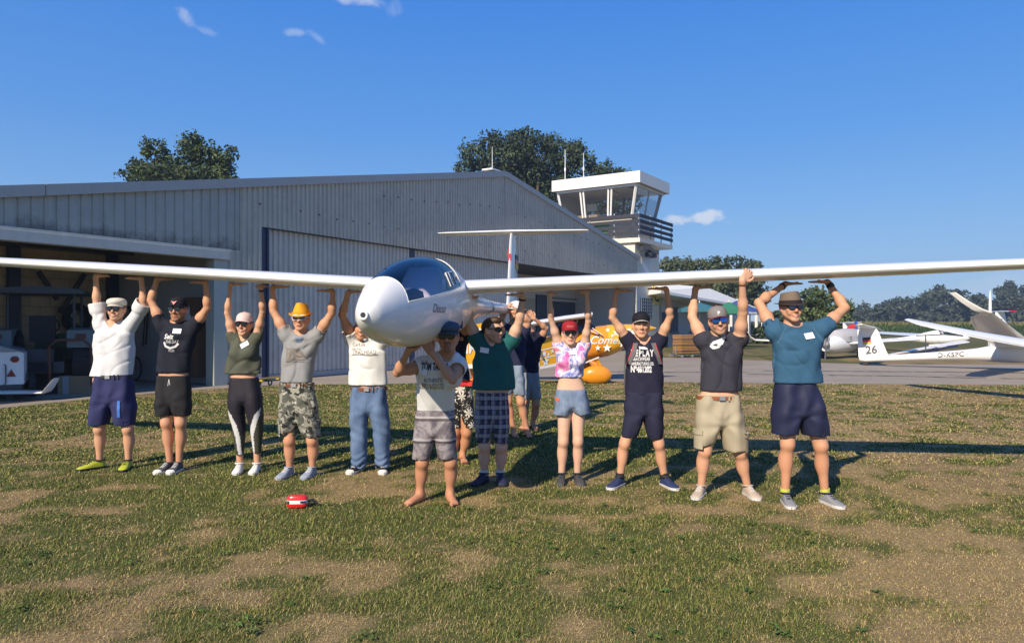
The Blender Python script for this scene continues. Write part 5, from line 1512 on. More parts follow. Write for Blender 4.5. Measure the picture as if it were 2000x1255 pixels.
        out = np.stack([g[ijk[:, a]] + loc[:, a] * (g[ijk[:, a] + 1] - g[ijk[:, a]]) for a, g in enumerate((s.x, s.y, s.z))], 1)
        F_ = []
        for ax in range(3):
            o = [a for a in range(3) if a != ax]
            s0 = [slice(None)] * 3; s1 = [slice(None)] * 3
            s0[ax] = slice(0, -1); s1[ax] = slice(1, None)
            for a in o: s0[a] = slice(1, -1); s1[a] = slice(1, -1)
            A, B = ins[tuple(s0)], ins[tuple(s1)]
            e = np.argwhere(A != B); 
            if not len(e): continue
            fl_ = A[tuple(e.T)]
            for a in o: e[:, a] += 1
            def cell(da, db):
                q = e.copy(); q[:, o[0]] += da; q[:, o[1]] += db
                return idx[q[:, 0], q[:, 1], q[:, 2]]
            quad = np.stack([cell(-1, -1), cell(0, -1), cell(0, 0), cell(-1, 0)], 1)
            flip = fl_ if ax != 1 else ~fl_
            quad[~flip] = quad[~flip][:, ::-1]
            F_.append(quad)
        f = np.concatenate(F_); f = f[(f >= 0).all(1)]
        return out, f

def grid(lo, hi, st): return np.arange(lo, hi + st, st)
def zgrid(lo, hi, coarse, fine, bands):
    a = [lo]
    while a[-1] < hi: a.append(a[-1] + (fine if any(l <= a[-1] <= h_ for l, h_ in bands) else coarse))
    return np.array(a)

# cloth -------------------------------------------------------------------------------------------
def cloth(name, colour, fn=None, rough=.85, var=.07, bump=.12, attr=False):
    return mat('cloth_' + name, colour, rough, fn=fn, var=var, scale=9, bump=bump, bscale=220, spec=.25, attr=attr)
def f_plaid(t, co, c):
    s = t.sep(co); c = (.075, .075, .09)
    def st(v, f, lo, ph=0): return t.math('LESS_THAN', t.math('FRACT', t.math('MULTIPLY_ADD', v, f, ph)), lo)
    u = t.math('MULTIPLY_ADD', s[1], .6, s[0])
    a = t.mix(t.math('MULTIPLY', st(u, 14, .45), .62), (.05, .05, .085), (.33, .33, .40))
    a = t.mix(t.math('MULTIPLY', st(s[2], 11, .42), .55), a, (.40, .40, .45))
    a = t.mix(t.math('MULTIPLY', st(u, 28, .12, .3), .7), a, (.015, .015, .03))
    return t.mix(t.math('MULTIPLY', st(s[2], 22, .13, .2), .7), a, (.015, .015, .03))
def f_camo(t, co, c):
    n1 = t.noise(co, 13, 2, .5, .6); n2 = t.noise(t.vmath('ADD', co, (5, 2, 7)), 16, 2, .5, .6); n3 = t.noise(t.vmath('ADD', co, (9, 4, 1)), 20, 2, .5, .6)
    a = t.mix(t.math('GREATER_THAN', n1, .52), (.30, .29, .24), (.10, .105, .085))
    a = t.mix(t.math('GREATER_THAN', n2, .60), a, (.025, .027, .025))
    return t.mix(t.math('GREATER_THAN', n3, .62), a, (.46, .45, .38))
def f_tie(t, co, c):
    s = t.sep(co)
    wv = t.noise(co, 3.4, 3, .55, 1.4); w2 = t.noise(t.vmath('ADD', co, (3, 1, 8)), 24, 2, .6, .5)
    k = t.math('ADD', t.math('MULTIPLY', wv, .9), t.math('MULTIPLY', w2, .18))
    return t.ramp(k, [(.30, (.75, .62, .72)), (.38, (.78, .10, .42)), (.45, (.80, .30, .58)), (.50, (.80, .76, .80)), (.54, (.16, .20, .60)), (.58, (.42, .44, .78)), (.62, (.80, .76, .80)), (.68, (.82, .28, .30)), (.75, (.74, .10, .50)), (.84, (.8, .74, .8))])
def f_floral(t, co, c):
    v = t.new('ShaderNodeTexVoronoi'); v.inputs['Scale'].default_value = 7.5
    s = t.sep(co); cb = t.new('ShaderNodeCombineXYZ'); t.put(cb.inputs[0], t.math('MULTIPLY_ADD', s[1], .7, s[0])); t.put(cb.inputs[1], s[2]); t.put(cb.inputs[2], 0)
    t.put(v.inputs['Vector'], cb.outputs[0])
    d = t.vmath('SUBTRACT', cb.outputs[0], v.outputs['Position']); ds = t.sep(d)
    an = t.math('ARCTAN2', ds[0], ds[1]); pet = t.math('ABSOLUTE', t.math('SINE', t.math('MULTIPLY', an, 3.5)))
    rad = t.math('MULTIPLY', t.vmath('LENGTH', d), 1.0)
    m = t.math('LESS_THAN', rad, t.math('MULTIPLY', t.math('POWER', pet, .6), .062))
    n = t.math('GREATER_THAN', t.noise(co, 30, 1, .5, 2.0), .64)
    return t.mix(t.math('MAXIMUM', m, n), (.016, .016, .017), (.62, .60, .55))
def f_board(t, co, c):
    s = t.sep(co); n = t.noise(co, 7, 5, .65, .8)
    a = t.ramp(n, [(.3, (.06, .05, .06)), (.48, (.16, .14, .155)), (.6, (.32, .29, .30)), (.72, (.10, .085, .095))])
    fr = t.math('FRACT', t.math('MULTIPLY_ADD', s[2], 5.2, .15))
    a = t.mix(t.math('MULTIPLY', t.math('GREATER_THAN', fr, .88), .75), a, (.05, .04, .05))
    a = t.mix(t.math('MULTIPLY', t.math('LESS_THAN', fr, .10), .6), a, (.50, .47, .48))
    return a
def f_denim(base, light):
    def fn(t, co, c):
        s = t.sep(co); cb = t.new('ShaderNodeCombineXYZ')
        t.put(cb.inputs[0], t.math('MULTIPLY', s[0], 60)); t.put(cb.inputs[1], t.math('MULTIPLY', s[1], 60)); t.put(cb.inputs[2], t.math('MULTIPLY', s[2], 6))
        n = t.noise(cb.outputs[0], 1, 3, .6); n2 = t.noise(co, 5, 3, .6)
        return t.mix(t.math('MULTIPLY_ADD', n, .5, t.math('MULTIPLY_ADD', n2, 1.1, -.35), clamp=True), base, light)
    return fn
def f_heather(c0):
    def fn(t, co, c): return t.mix(t.noise(co, 160, 2, .7), tuple(x * .7 for x in c0), tuple(x * 1.25 for x in c0))
    return fn
M_skin = mat('skin', (0, 0, 0), .58, attr=True, var=.09, scale=26, bump=.12, bscale=150, spec=.3)
SKINB = M_skin.node_tree.nodes['Principled BSDF']
SKINB.inputs['Subsurface Weight'].default_value = .06; SKINB.inputs['Subsurface Radius'].default_value = (.012, .005, .003)
M_lens = mat('dark_lens', (.006, .007, .009), .06, var=0, coat=.5)
M_lensb = mat('mirror_blue_lens', (.02, .12, .42), .08, .6, var=0, coat=.5)
M_frame = mat('black_frame', (.012, .012, .013), .35, var=0)
M_wframe = mat('white_frame', (.75, .75, .74), .35, var=0)
M_tagw = mat('paper_tag', (.72, .76, .82), .6, var=.02)
M_inkb = mat('blue_pen', (.05, .10, .35), .6, var=0)
M_sole = mat('shoe_sole', (.66, .65, .62), .7, var=.1)
M_lace = mat('shoe_lace', (.6, .6, .58), .8, var=0)

def sm(x, a, b):
    u = np.clip((x - a) / (b - a), 0, 1); return u * u * (3 - 2 * u)

def person(S):
    Y = S['Y']; X0 = (S['cx'] - CX) / F * Y
    rs_ = random.Random(S['seed']); ph = [rs_.uniform(0, 6.28) for _ in range(12)]
    root = thing('person', S['label'], 'person', (X0, Y, 0), 0, S.get('group'))
    def J(p, dy=0.0):
        Yj = Y + dy + (p[2] if len(p) > 2 else 0)
        return np.array([(p[0] - CX) / F * Yj - X0, Yj - Y, H + (HY - p[1]) / F * Yj])
    K = Y / F
    lean = S.get('lean', 0.0); hs = S.get('hs', 1.0)
    srows, prows = S['shirt']['rows'], S['legs']['rows']
    zsh = J(S['sh'][0])[2]; zhip = J((0, prows[-1][0]))[2]
    zwst = J((0, prows[0][0]))[2]
    def ly(z): return lean * np.clip((z - zwst) / (zsh - zwst), 0, 1.3)
    hc = J(S['head'], S.get('head_dy', lean * 1.1 - .03))
    nk = J(S['neck'], lean)
    sh = [J(p, lean) for p in S['sh']]
    # hands under the wing
    wr = []; hd = []
    for i, p in enumerate(S['wr']):
        spec = S['hand'][i]
        if spec[0] == 'wing':
            Yw = Y
            for _ in range(8):
                Xw = (p[0] - CX) / F * Yw; zb, yl, c = wing_under(Xw, Yw); Yw += (.36 * c - yl) * .8
            Xw = (p[0] - CX) / F * Yw; zb, yl, c = wing_under(Xw, Yw)
            dd = {'R': (1, .25, 0), 'L': (-1, .25, 0), 'B': (.15 if i == 0 else -.15, 1, 0)}[spec[1]]
            wr.append(np.array([Xw - X0, Yw - Y, zb - .042])); hd.append((dd, (0, 0, 1)))
        elif spec[0] == 'grip':
            Yw = Y
            for _ in range(8):
                Xw = (p[0] - CX) / F * Yw; zb, yl, c = wing_under(Xw, Yw); Yw += (-.035 - yl) * .8
            wr.append(np.array([(p[0] - CX) / F * Yw - X0, Yw - Y, zb - .045])); hd.append(((.75, .05, .8), (-.1, 1, .1)))
        else:
            wr.append(J(p, spec[3] if len(spec) > 3 else 0)); hd.append((spec[1], spec[2]))
    el = [J(p, .5 * (wr[i][1]) if len(p) < 3 else 0) for i, p in enumerate(S['el'])]
    hp = [J(p) for p in S['hip']] if 'hip' in S else None
    kn = [J(p, -.01) for p in S['knee']]; an = [J(p, .03) for p in S['ankle']]
    bd = S.get('build', 1.0); fem = S.get('fem', 0)
    toes = []
    for i, p in enumerate(S['toe']):
        tx = (p[0] - CX) / F * Y - X0; dx = np.clip(tx - an[i][0], -.19, .19)
        toes.append(np.array([dx, -math.sqrt(.215 ** 2 - dx * dx), 0]) / .215)
    for i in range(2): an[i][2] = .085
    # ---------------- body
    hands_z = [w_[2] for w_ in wr]
    allp = np.array(list(sh) + list(el) + list(wr) + kn + an + [hc])
    lo = allp.min(0) - .17; hi = allp.max(0) + .17
    lo[1] = min(lo[1], -.24); hi[1] = max(hi[1], .16)
    zs = zgrid(-.02, max(hc[2] + .2, max(hands_z) + .17), .0145, .0062, [(nk[2] - .0, hc[2] + .13)] + [(z_ - .02, z_ + .11) for z_ in hands_z])
    D = SDF(grid(lo[0], hi[0], .0070), grid(lo[1], hi[1], .0072), zs)
    def rows3(rows, shrink, fy, ymin, ymax):
        out = []
        for py, xl, xr in rows:
            a, c_ = J((xl, py)), J((xr, py)); rx = max((c_[0] - a[0]) / 2 - shrink, .06)
            z_ = a[2]; out.append((z_, (a[0] + c_[0]) / 2, ly(z_), rx, min(max(rx * fy, ymin), ymax)))
        return out
    tors = rows3(srows, .034 + S['shirt'].get('loose', 0), .52, .08, .108) + rows3(prows[:1], .016, .56, .085, .115)
    zt_ = max(r_[0] for r_ in tors)
    hipr = rows3(prows[1:2], .035, .56, .085, .115)
    allr = sorted(tors + hipr)
    top = allr[-1]
    sw = abs(sh[1][0] - sh[0][0]) / 2
    allr.append((nk[2] - .05, nk[0], nk[1], max(sw * .72, .09), .075)); allr.append((nk[2] - .005, nk[0], nk[1], .07, .06))
    D.loft(allr, .02, 2.3)
    zc = hipr[0][0]
    nr = (.056 - .010 * fem) * hs
    R = (Matrix.Rotation(math.radians(S.get('yaw', 0)), 3, 'Z') @ Matrix.Rotation(math.radians(S.get('pitch', 0)), 3, 'X') @ Matrix.Rotation(math.radians(S.get('roll', 0)), 3, 'Y'))
    Rn = np.array(R)
    def hl(p): return hc + Rn @ (np.array(p, float) * hs)
    D.cap(nk + np.array([0, .012, -.02]), hl((0, .022, -.05)), nr * 1.08, nr, .025)
    ar = S.get('arm', 1.0) * .94
    for i in range(2):
        D.cap(nk + np.array([0, .015, .0]), sh[i], .045, .050 * ar, .045)
        D.ell(sh[i], (.062 * ar,) * 3, None, .04)
        D.cap(sh[i], el[i], .051 * ar, .039 * ar, .02)
        mid = sh[i] * .5 + el[i] * .5; D.ell(mid, (.050 * ar,) * 3, None, .04)
        D.cap(el[i], wr[i], .0385 * ar, .0255 * ar, .012)
        D.ell(el[i] * .74 + wr[i] * .26, (.040 * ar, .042 * ar, .055 * ar), None, .03)
        # chest to upper arm web
        D.cap(np.array([nk[0] + (sh[i][0] - nk[0]) * .62, sh[i][1], sh[i][2] - .10]), sh[i] * .8 + el[i] * .2, .046, .036, .04)
    # legs
    hipw = hipr[0][3]
    for i in range(2):
        sx = -1 if i == 0 else 1
        hj = np.array([hipr[0][1] + sx * hipw * .48, 0, zc]) if hp is None else hp[i]
        tr_ = S.get('thigh', .082) * bd
        D.cap(hj, kn[i], tr_, .057 * bd, .03); D.ell(kn[i] + np.array([0, -.012, .005]), (.052 * bd, .055 * bd, .06), None, .02)
        D.cap(kn[i], an[i] + np.array([0, .01, 0]), .050 * bd, .033, .02)
        D.ell(kn[i] * .66 + an[i] * .34 + np.array([sx * .004, .026, 0]), (.055 * bd, .056 * bd, .105), None, .03)
        if S['shoe'][0] in ('bare', 'flipflop'):
            tv = toes[i]; pv = np.array([tv[1], -tv[0], 0]); b0 = np.array([an[i][0], an[i][1], 0])
            z_b = .016 if S['shoe'][0] == 'bare' else .026
            D.cap(b0 - tv * .03 + [0, 0, z_b + .022], an[i], .034, .036, .02)
            D.cap(b0 - tv * .01 + [0, 0, .055], b0 + tv * .15 + [0, 0, z_b + .01], .036, .018, .02)
            D.cap(b0 + tv * .02 + [0, 0, z_b + .02], b0 + tv * .165 + pv * .018 + [0, 0, z_b + .004], .03, .02, .02)
            D.cap(b0 + tv * .02 + [0, 0, z_b + .02], b0 + tv * .155 - pv * .022 + [0, 0, z_b + .004], .03, .018, .02)
            out_ = 1 if sx > 0 else -1
            for j in range(5):
                o = (-.030 + .0155 * j) * out_ * (1 if pv[0] * out_ > 0 else 1)
                big = (j == 0)
                tb0 = b0 + tv * (.168 - .008 * j) + pv * o * (-1 if pv[0] < 0 else 1) + [0, 0, z_b]
                D.cap(tb0, tb0 + tv * (.042 if big else .03), .0135 if big else .010, .0125 if big else .0085, .006)
    # hands
    for i in range(2):
        d = np.array(hd[i][0], float); d /= np.linalg.norm(d); n_ = np.array(hd[i][1], float); n_ -= d * (d @ n_); n_ /= np.linalg.norm(n_)
        s_ = np.cross(d, n_) if i == 0 else np.cross(n_, d)
        W_ = wr[i]; q = S.get('handk', 1.0) * (.92 if fem else 1.0)
        typ = S['hand'][i][0]; B = W_ + n_ * .012
        curl = .0 if typ == 'wing' else (.9 if typ == 'grip' else .45)
        D.cap(W_ - (wr[i] - el[i]) * .04, B + d * .01, .026 * ar, .024, .015)
        for j in range(4):
            o0 = (.018 - .012 * j) * q; o1 = (.032 - .021 * j) * q
            kx = B + d * (.088 - .006 * abs(j - 1)) * q + s_ * o1
            D.cap(B + d * .008 + s_ * o0, kx, .0155 * q, .0125 * q, .012)
            L = [.074, .082, .076, .06][j] * q; dirn = d + s_ * (.20 - .135 * j); a_ = kx
            for seg, (fl, r0, r1) in enumerate(((.45, .0105, .0098), (.30, .0098, .009), (.25, .009, .0078))):
                ang = curl * (seg + .4) * (1 + .06 * j); dv = dirn * math.cos(ang) + n_ * math.sin(ang); dv /= np.linalg.norm(dv)
                b_ = a_ + dv * L * fl; D.cap(a_, b_, r0 * q, r1 * q, .004); a_ = b_
        t0 = B + s_ * .020 * q + d * .012; t1 = t0 + (s_ * .033 + d * .03) * q - n_ * .004; t2 = t1 + (s_ * .010 + d * .030 + n_ * .006) * q; t3 = t2 + (d * .022 + n_ * .008) * q
        D.cap(t0, t1, .017 * q, .0135 * q, .012); D.cap(t1, t2, .0125 * q, .0112 * q, .004); D.cap(t2, t3, .0112 * q, .009 * q, .004)
    # head
    def E(c, r_, k=.02, cut=False): D.ell(hl(c), np.array(r_) * hs, Rn, k * hs, cut)
    def C(a, b_, r0, r1, k=.015): D.cap(hl(a), hl(b_), r0 * hs, r1 * hs, k * hs)
    fw = S.get('facew', 1.0)
    E((0, .018, .036), (.0765, .096, .083), .02)
    E((0, -.022, -.022), (.064 * fw, .066, .082), .03)
    for sx in (-1, 1):
        C((sx * .054 * fw, .0, -.045), (sx * .018, -.066, -.098), .021, .018, .03)
        E((sx * .041 * fw, -.062, -.018), (.022, .020, .018), .025)
        E((sx * .079, .014, -.008), (.010, .022, .032), .008)
        E((sx * .032, -.099, .010), (.017, .014, .011), .010, True)
        C((sx * .012, -.088, .024), (sx * .046, -.076, .024), .011, .009, .014)
        E((sx * .011, -.096, -.031), (.009, .010, .008), .008)
        if S.get('smile'): E((sx * .040 * fw, -.068, -.045), (.016, .016, .018), .018)
    E((0, -.072, -.103), (.022, .017, .016), .02)
    C((0, -.086, .018), (0, -.107, -.026), .008, .0125, .01)
    up = .005 if S.get('smile') else 0
    C((-.022, -.082, -.066 + up), (0, -.091, -.063 - up * .5), .006, .0078, .008); C((.022, -.082, -.066 + up), (0, -.091, -.063 - up * .5), .006, .0078, .008)
    C((-.018, -.083, -.075 + up), (0, -.089, -.078), .006, .008, .008); C((.018, -.083, -.075 + up), (0, -.089, -.078), .006, .008, .008)
    if fem:
        for sx in (-1, 1):
            zz = sh[0][2] - .17 * S.get('bustk', 1); D.ell((nk[0] + sx * .068, ly(zz) - .075, zz), (.058, .052, .058), None, .05)
    bv, bf = D.mesh()
    # pigments
    base = np.array(S['skin'], float); n = len(bv)
    col = np.tile(base, (n, 1))
    q = (bv - hc) @ Rn / hs
    face = (np.abs(q) < [.1, .13, .14]).all(1)
    front = face & (q[:, 1] < -.045)
    red = np.array([1.04, .92, .89])
    ck = face & ((np.abs(np.abs(q[:, 0]) - .045) < .022) & (np.abs(q[:, 2] + .022) < .02) & (q[:, 1] < -.03) | ((np.abs(q[:, 0]) < .018) & (q[:, 2] < .0) & (q[:, 2] > -.045) & (q[:, 1] < -.09)) | ((np.abs(q[:, 0]) > .074) & (np.abs(q[:, 2] + .005) < .04)))
    col[ck] *= red
    bc = S.get('beard')
    if bc is not None:
        m = face & (q[:, 2] < -.030 - .25 * np.maximum(0, q[:, 1] + .02)) & (q[:, 1] < .012) & (q[:, 2] > -.125)
        if S.get('goatee'): m &= (np.abs(q[:, 0]) < .03)
        f_ = S.get('beardk', .6) * (.7 + .3 * np.sin(q[m, 0] * 300 + q[m, 2] * 220))[:, None]
        col[m] = col[m] * (1 - f_) + np.array(bc) * f_
    lip = front & (np.abs(q[:, 0]) < .026) & (np.abs(q[:, 2] + .071 - up * np.minimum(1, np.abs(q[:, 0]) / .02)) < .011)
    col[lip] = base * [.92, .56, .56] if not fem else base * [.98, .48, .50]
    mouth = front & (np.abs(q[:, 0]) < (.017 if S.get('teeth') else .022)) & (np.abs(q[:, 2] + .0705 - up * (np.abs(q[:, 0]) / .02) ** 2) < .0036)
    col[mouth] = (.50, .46, .42) if S.get('teeth') else base * .32
    brow = front & (np.abs(np.abs(q[:, 0]) - .032) < .020) & (np.abs(q[:, 2] - .030 + .15 * np.maximum(0, np.abs(q[:, 0]) - .034)) < .0055)
    col[brow] = col[brow] * .35 + np.array(S.get('hairc', (.05, .03, .02))) * .5
    eye = front & (np.abs(np.abs(q[:, 0]) - .032) < .014) & (np.abs(q[:, 2] - .011) < .0055)
    col[eye] = base * .30
    if S.get('bald'):
        m = face & (q[:, 2] > .045 + .5 * np.maximum(0, -q[:, 1] - .03)) | (face & (q[:, 1] > .03) & (q[:, 2] > -.04))
        col[m] = col[m] * .62 + np.array(S['hairc']) * .25
    low = bv[:, 2] < .5
    col[low] *= np.array([1.0, .93, .88])
    # hair shadowed forearms and shins stay plain; soles darker
    body = link('body', np_mesh('body', bv, bf, True, col), root, M_skin)

    # ---------------- shirt
    ss = S['shirt']; amp = ss.get('amp', .0055)
    hem = min(J((0, r_[0]))[2] for r_ in srows)
    def wr_shirt(x, y, z):
        w_ = 0
        for i in range(2):
            dx, dz = x - sh[i][0], z - (sh[i][2] - .03); rr_ = np.sqrt(dx * dx + dz * dz + 1e-6); th = np.arctan2(dz, dx)
            w_ = w_ + amp * 1.2 * np.sin(th * (8 + 3 * math.sin(ph[i])) + ph[i] + 3.0 * np.sin(rr_ * 9 + ph[i + 2]) * .35 + np.sign(y) * 2) * sm(rr_, .05, .14) * (1 - sm(rr_, .26, .46))
        lowk = 1 - sm(z, hem + .02, hem + .34)
        sd_ = 1 if ph[7] > 3 else -1
        w_ = w_ + amp * (.95 * np.sin(x * 38 + 1.8 * np.sin(z * 6 + ph[4]) + y * 14 + ph[5]) * lowk + .40 * np.sin(x * 30 * sd_ - z * 22 + 1.5 * np.sin(x * 13 + ph[6]) + ph[7]) + .3 * np.sin(x * 55 + z * 18 + y * 20 + 2 * np.sin(z * 9 + ph[8])))
        ox_ = .06 * math.sin(ph[9] * 3); uc = (nk[2] - z) + 1.6 * (x - nk[0] - ox_) ** 2 + sd_ * .5 * (x - nk[0]); uf = .75 - 2 * (1 - np.abs(np.sin(uc * 25 + ph[11] + .9 * np.sin(x * 9 + ph[2])))) ** 2
        w_ = w_ - amp * ss.get('drape', 1.15) * uf * (.55 + .45 * np.sin(x * 17 + z * 9 + ph[1])) * sm(uc, .07, .13) * (1 - sm(uc, .26, .42)) * (1 - sm(np.abs(x - nk[0]), .10, .17))
        cr = 1 - np.abs(np.sin(x * 15 + z * 11 * (1 if ph[9] > 3 else -1) + 1.2 * np.sin(z * 8 + x * 5 + ph[10])))
        return w_ + amp * 1.5 * (cr ** 4)
    rows = rows3(srows, .007, .60, .095, .128)
    lo2 = np.array([min(r_[1] - r_[3] for r_ in rows), -.2, hem]) - .06; hi2 = np.array([max(r_[1] + r_[3] for r_ in rows), .2, nk[2] + .08]) + .06
    ends = []
    for i in range(2):
        f_ = ss['sleeve'][i] if isinstance(ss['sleeve'], (tuple, list)) else ss['sleeve']
        e = sh[i] + (el[i] - sh[i]) * min(f_, 1) if f_ <= 1 else el[i] + (wr[i] - el[i]) * (f_ - 1)
        ends.append((f_, e)); lo2 = np.minimum(lo2, e - .12); hi2 = np.maximum(hi2, e + .12)
    lo2[1] = min(lo2[1], lean - .2)
    g_ = .0094
    T = SDF(grid(lo2[0], hi2[0], g_), grid(lo2[1], hi2[1], g_), grid(lo2[2], hi2[2], g_))
    rt = sorted(rows); rt.append((nk[2] - .055, nk[0], nk[1], max(sw * .80, .11), .088)); rt.append((nk[2] + .0, nk[0], nk[1], .085, .075))
    T.loft(rt, .03, 2.3, wr_shirt, hem, nk[2] + ss.get('collar', .004))
    for i in range(2):
        f_, e = ends[i]; sr = ss.get('slr', .064)
        T.cap(nk + np.array([0, .012, -.015]), sh[i] + np.array([0, 0, .002]), .054, .072 * ar, .035)
        T.cap(np.array([nk[0] + (sh[i][0] - nk[0]) * .6, sh[i][1], sh[i][2] - .12]), sh[i] * .8 + e * .2, .066, .052, .04)
        if f_ <= 1: T.sleeve(sh[i], e, .073 * ar, sr * ar, .03, .03, wr_shirt)
        else:
            T.cap(sh[i], el[i], .070, .064, .03); T.sleeve(el[i], e + (e - el[i]) * .01, .064, .062, .02, .03, wr_shirt)
        if ss.get('cuff'):
            u = (e - sh[i]) / np.linalg.norm(e - sh[i]); T.sleeve(e - u * .07, e + u * .004, sr + .010, sr + .012, .006, .03)
    if fem:
        for sx in (-1, 1):
            zz = sh[0][2] - .17 * S.get('bustk', 1); T.ell((nk[0] + sx * .068, ly(zz) - .082, zz), (.066, .058, .064), None, .06)
    nw = ss.get('neck', 'crew')
    sl, x, y, z = T.win(nk - .16, nk + .16)
    T.cut(sl, SDF._cap(x, y, z, nk + np.array([0, .004, -.012]), nk + np.array([0, 0, .3]), nr + .012, nr + .03), .008)
    if nw in ('vee', 'open'):
        dp = .11 if nw == 'vee' else .10
        T.cut(sl, SDF._cap(x, y, z, nk + np.array([0, -.13, -dp]), nk + np.array([0, -.10, .05]), .012, .07), .01)
    if nw == 'scoop':
        T.cut(sl, SDF._cap(x, y, z, nk + np.array([0, -.10, -.03]), nk + np.array([0, -.06, .08]), .05, .08), .012)
    sv, sf = T.mesh()
    scol = None
    if ss.get('fn_col'): scol = ss['fn_col'](sv)
    shirt = link(ss.get('name', 'shirt'), np_mesh('shirt', sv, sf, True, scol), root, ss['mat'])
    bvh = BVHTree.FromPolygons([tuple(p) for p in sv.tolist()], sf.tolist())
    def onto(x, z, off):
        hit = bvh.ray_cast(Vector((x, -1.2, z)), Vector((0, 1, 0)))
        return (x, (hit[0].y if hit[0] else -.13) - off, z)
    def decal(name, txt, px, py, size, m, off=.005, rot=0.0, w=None, **kw):
        v_, f_ = text_mesh(txt, size, **kw)
        if w:
            k_ = w * K / (max(p[0] for p in v_) - min(p[0] for p in v_)); v_ = [(p[0] * k_, p[1]) for p in v_]; c0 = J((px, py)); ca, sa = math.cos(rot), math.sin(rot)
        b = MB(); b.add([onto(c0[0] + p[0] * ca - p[1] * sa, c0[2] + p[0] * sa + p[1] * ca, off) for p in v_], f_)
        return b.build(name, m, shirt)
    def badge(px, py, rot=-.05, wd=.085, ht=.05):
        c0 = J((px, py)); b = MB(); ca, sa = math.cos(rot), math.sin(rot); nu, nv = 6, 4; vs = []
        ys = []
        for j in range(nv):
            for i in range(nu):
                u, v_ = (i / (nu - 1) - .5) * wd, (j / (nv - 1) - .5) * ht
                vs.append(onto(c0[0] + u * ca - v_ * sa, c0[2] + u * sa + v_ * ca, .007))
        A_ = np.array(vs); M_ = np.c_[A_[:, 0], A_[:, 2], np.ones(len(A_))]; cf = np.linalg.lstsq(M_, A_[:, 1], rcond=None)[0]
        vs = [(p[0], .75 * (cf[0] * p[0] + cf[1] * p[2] + cf[2]) + .25 * p[1] - .005, p[2]) for p in vs]
        b.add(vs, [(j * nu + i, j * nu + i + 1, (j + 1) * nu + i + 1, (j + 1) * nu + i) for j in range(nv - 1) for i in range(nu - 1)])
        tg = b.build('name_tag', M_tagw, shirt)
        b = MB(); pts = []
        for k_ in range(15):
            u = (k_ / 14 - .5) * wd * .6; v_ = math.sin(k_ * 1.9 + ph[3]) * ht * .13 - .002
            x_, z_ = c0[0] + u * ca - v_ * sa, c0[2] + u * sa + v_ * ca
            pts.append((x_, cf[0] * x_ + cf[1] * z_ + cf[2] - .0065, z_))
        for a_, b_ in zip(pts[:-1], pts[1:]): b.bar(a_, b_, .0016, .004)
        return tg
    for a in S.get('decals', []): decal(*a[0], **a[1])
    if S.get('badge'): badge(*S['badge'])
    for fn in S.get('shapes', []): fn(J, onto, shirt)

    # ---------------- trousers, shorts
    L = S['legs']; la = L.get('amp', .006)
    pr = rows3(prows, .009, .64, .10, .132)
    zw = max(r_[0] for r_ in pr)
    hems = L['hem']; he = []
    for (xl, xr, py) in hems:
        a, b_ = J((xl, py)), J((xr, py)); he.append((np.array([(a[0] + b_[0]) / 2, 0, a[2]]), (b_[0] - a[0]) / 2 - .006))
    lo3 = np.array([min([r_[1] - r_[3] for r_ in pr] + [h_[0][0] - h_[1] for h_ in he]), -.2, min(h_[0][2] for h_ in he)]) - .06
    hi3 = np.array([max([r_[1] + r_[3] for r_ in pr] + [h_[0][0] + h_[1] for h_ in he]), .2, zw + .02]) + .06
    Q = SDF(grid(lo3[0], hi3[0], g_), grid(lo3[1], hi3[1], g_), grid(lo3[2], hi3[2], g_))
    zcr = J((0, L['crotch']))[2]; cxp = pr[-1][1]
    def wr_leg(x, y, z):
        dx, dz = x - cxp, z - (zcr + .03); rr_ = np.sqrt(dx * dx + dz * dz + 1e-6); th = np.arctan2(dz, dx)
        w_ = la * .55 * np.sin(th * 7 + ph[0] + 1.2 * np.sin(rr_ * 11)) * sm(rr_, .03, .1) * (1 - sm(rr_, .18, .34))
        w_ = w_ + la * (.75 * np.sin(x * 42 + 2 * np.sin(z * 6 + ph[1]) + y * 14) + .35 * np.sin(z * 26 + x * 24 * np.sign(x - cxp) + 1.6 * np.sin(z * 9 + ph[2]) + ph[3]))
        if L.get('bunch'):
            hz = he[0][0][2]; w_ = w_ + .007 * np.sin(z * 95 + 3 * np.sin(x * 25 + ph[4])) * (1 - sm(z, hz + .04, hz + .22)) + .004 * np.sin(z * 60 + x * 30 + ph[5]) * np.exp(-((z - kn[0][2]) / .12) ** 2)
        return w_
    pz = np.array(sorted(pr)); Zr = pz[:, 0]
    def edge(z_, sx): return np.interp(z_, Zr, pz[:, 1] + sx * pz[:, 3])
    ryp = lambda z_: np.interp(z_, Zr, pz[:, 4])
    cxc = pr[-1][1]
    core = [(r_[0], r_[1], 0, r_[3] * (.94 if r_[0] < zw else .99), r_[4]) for r_ in pr if r_[0] > zcr + .03] + [(zcr + .02, cxc, 0, pr[-1][3] * .80, pr[-1][4] * .92), (zcr - .03, cxc, 0, pr[-1][3] * .5, pr[-1][4] * .5)]
    Q.loft(core, .02, 2.4, wr_leg, zcr - .025, zw)
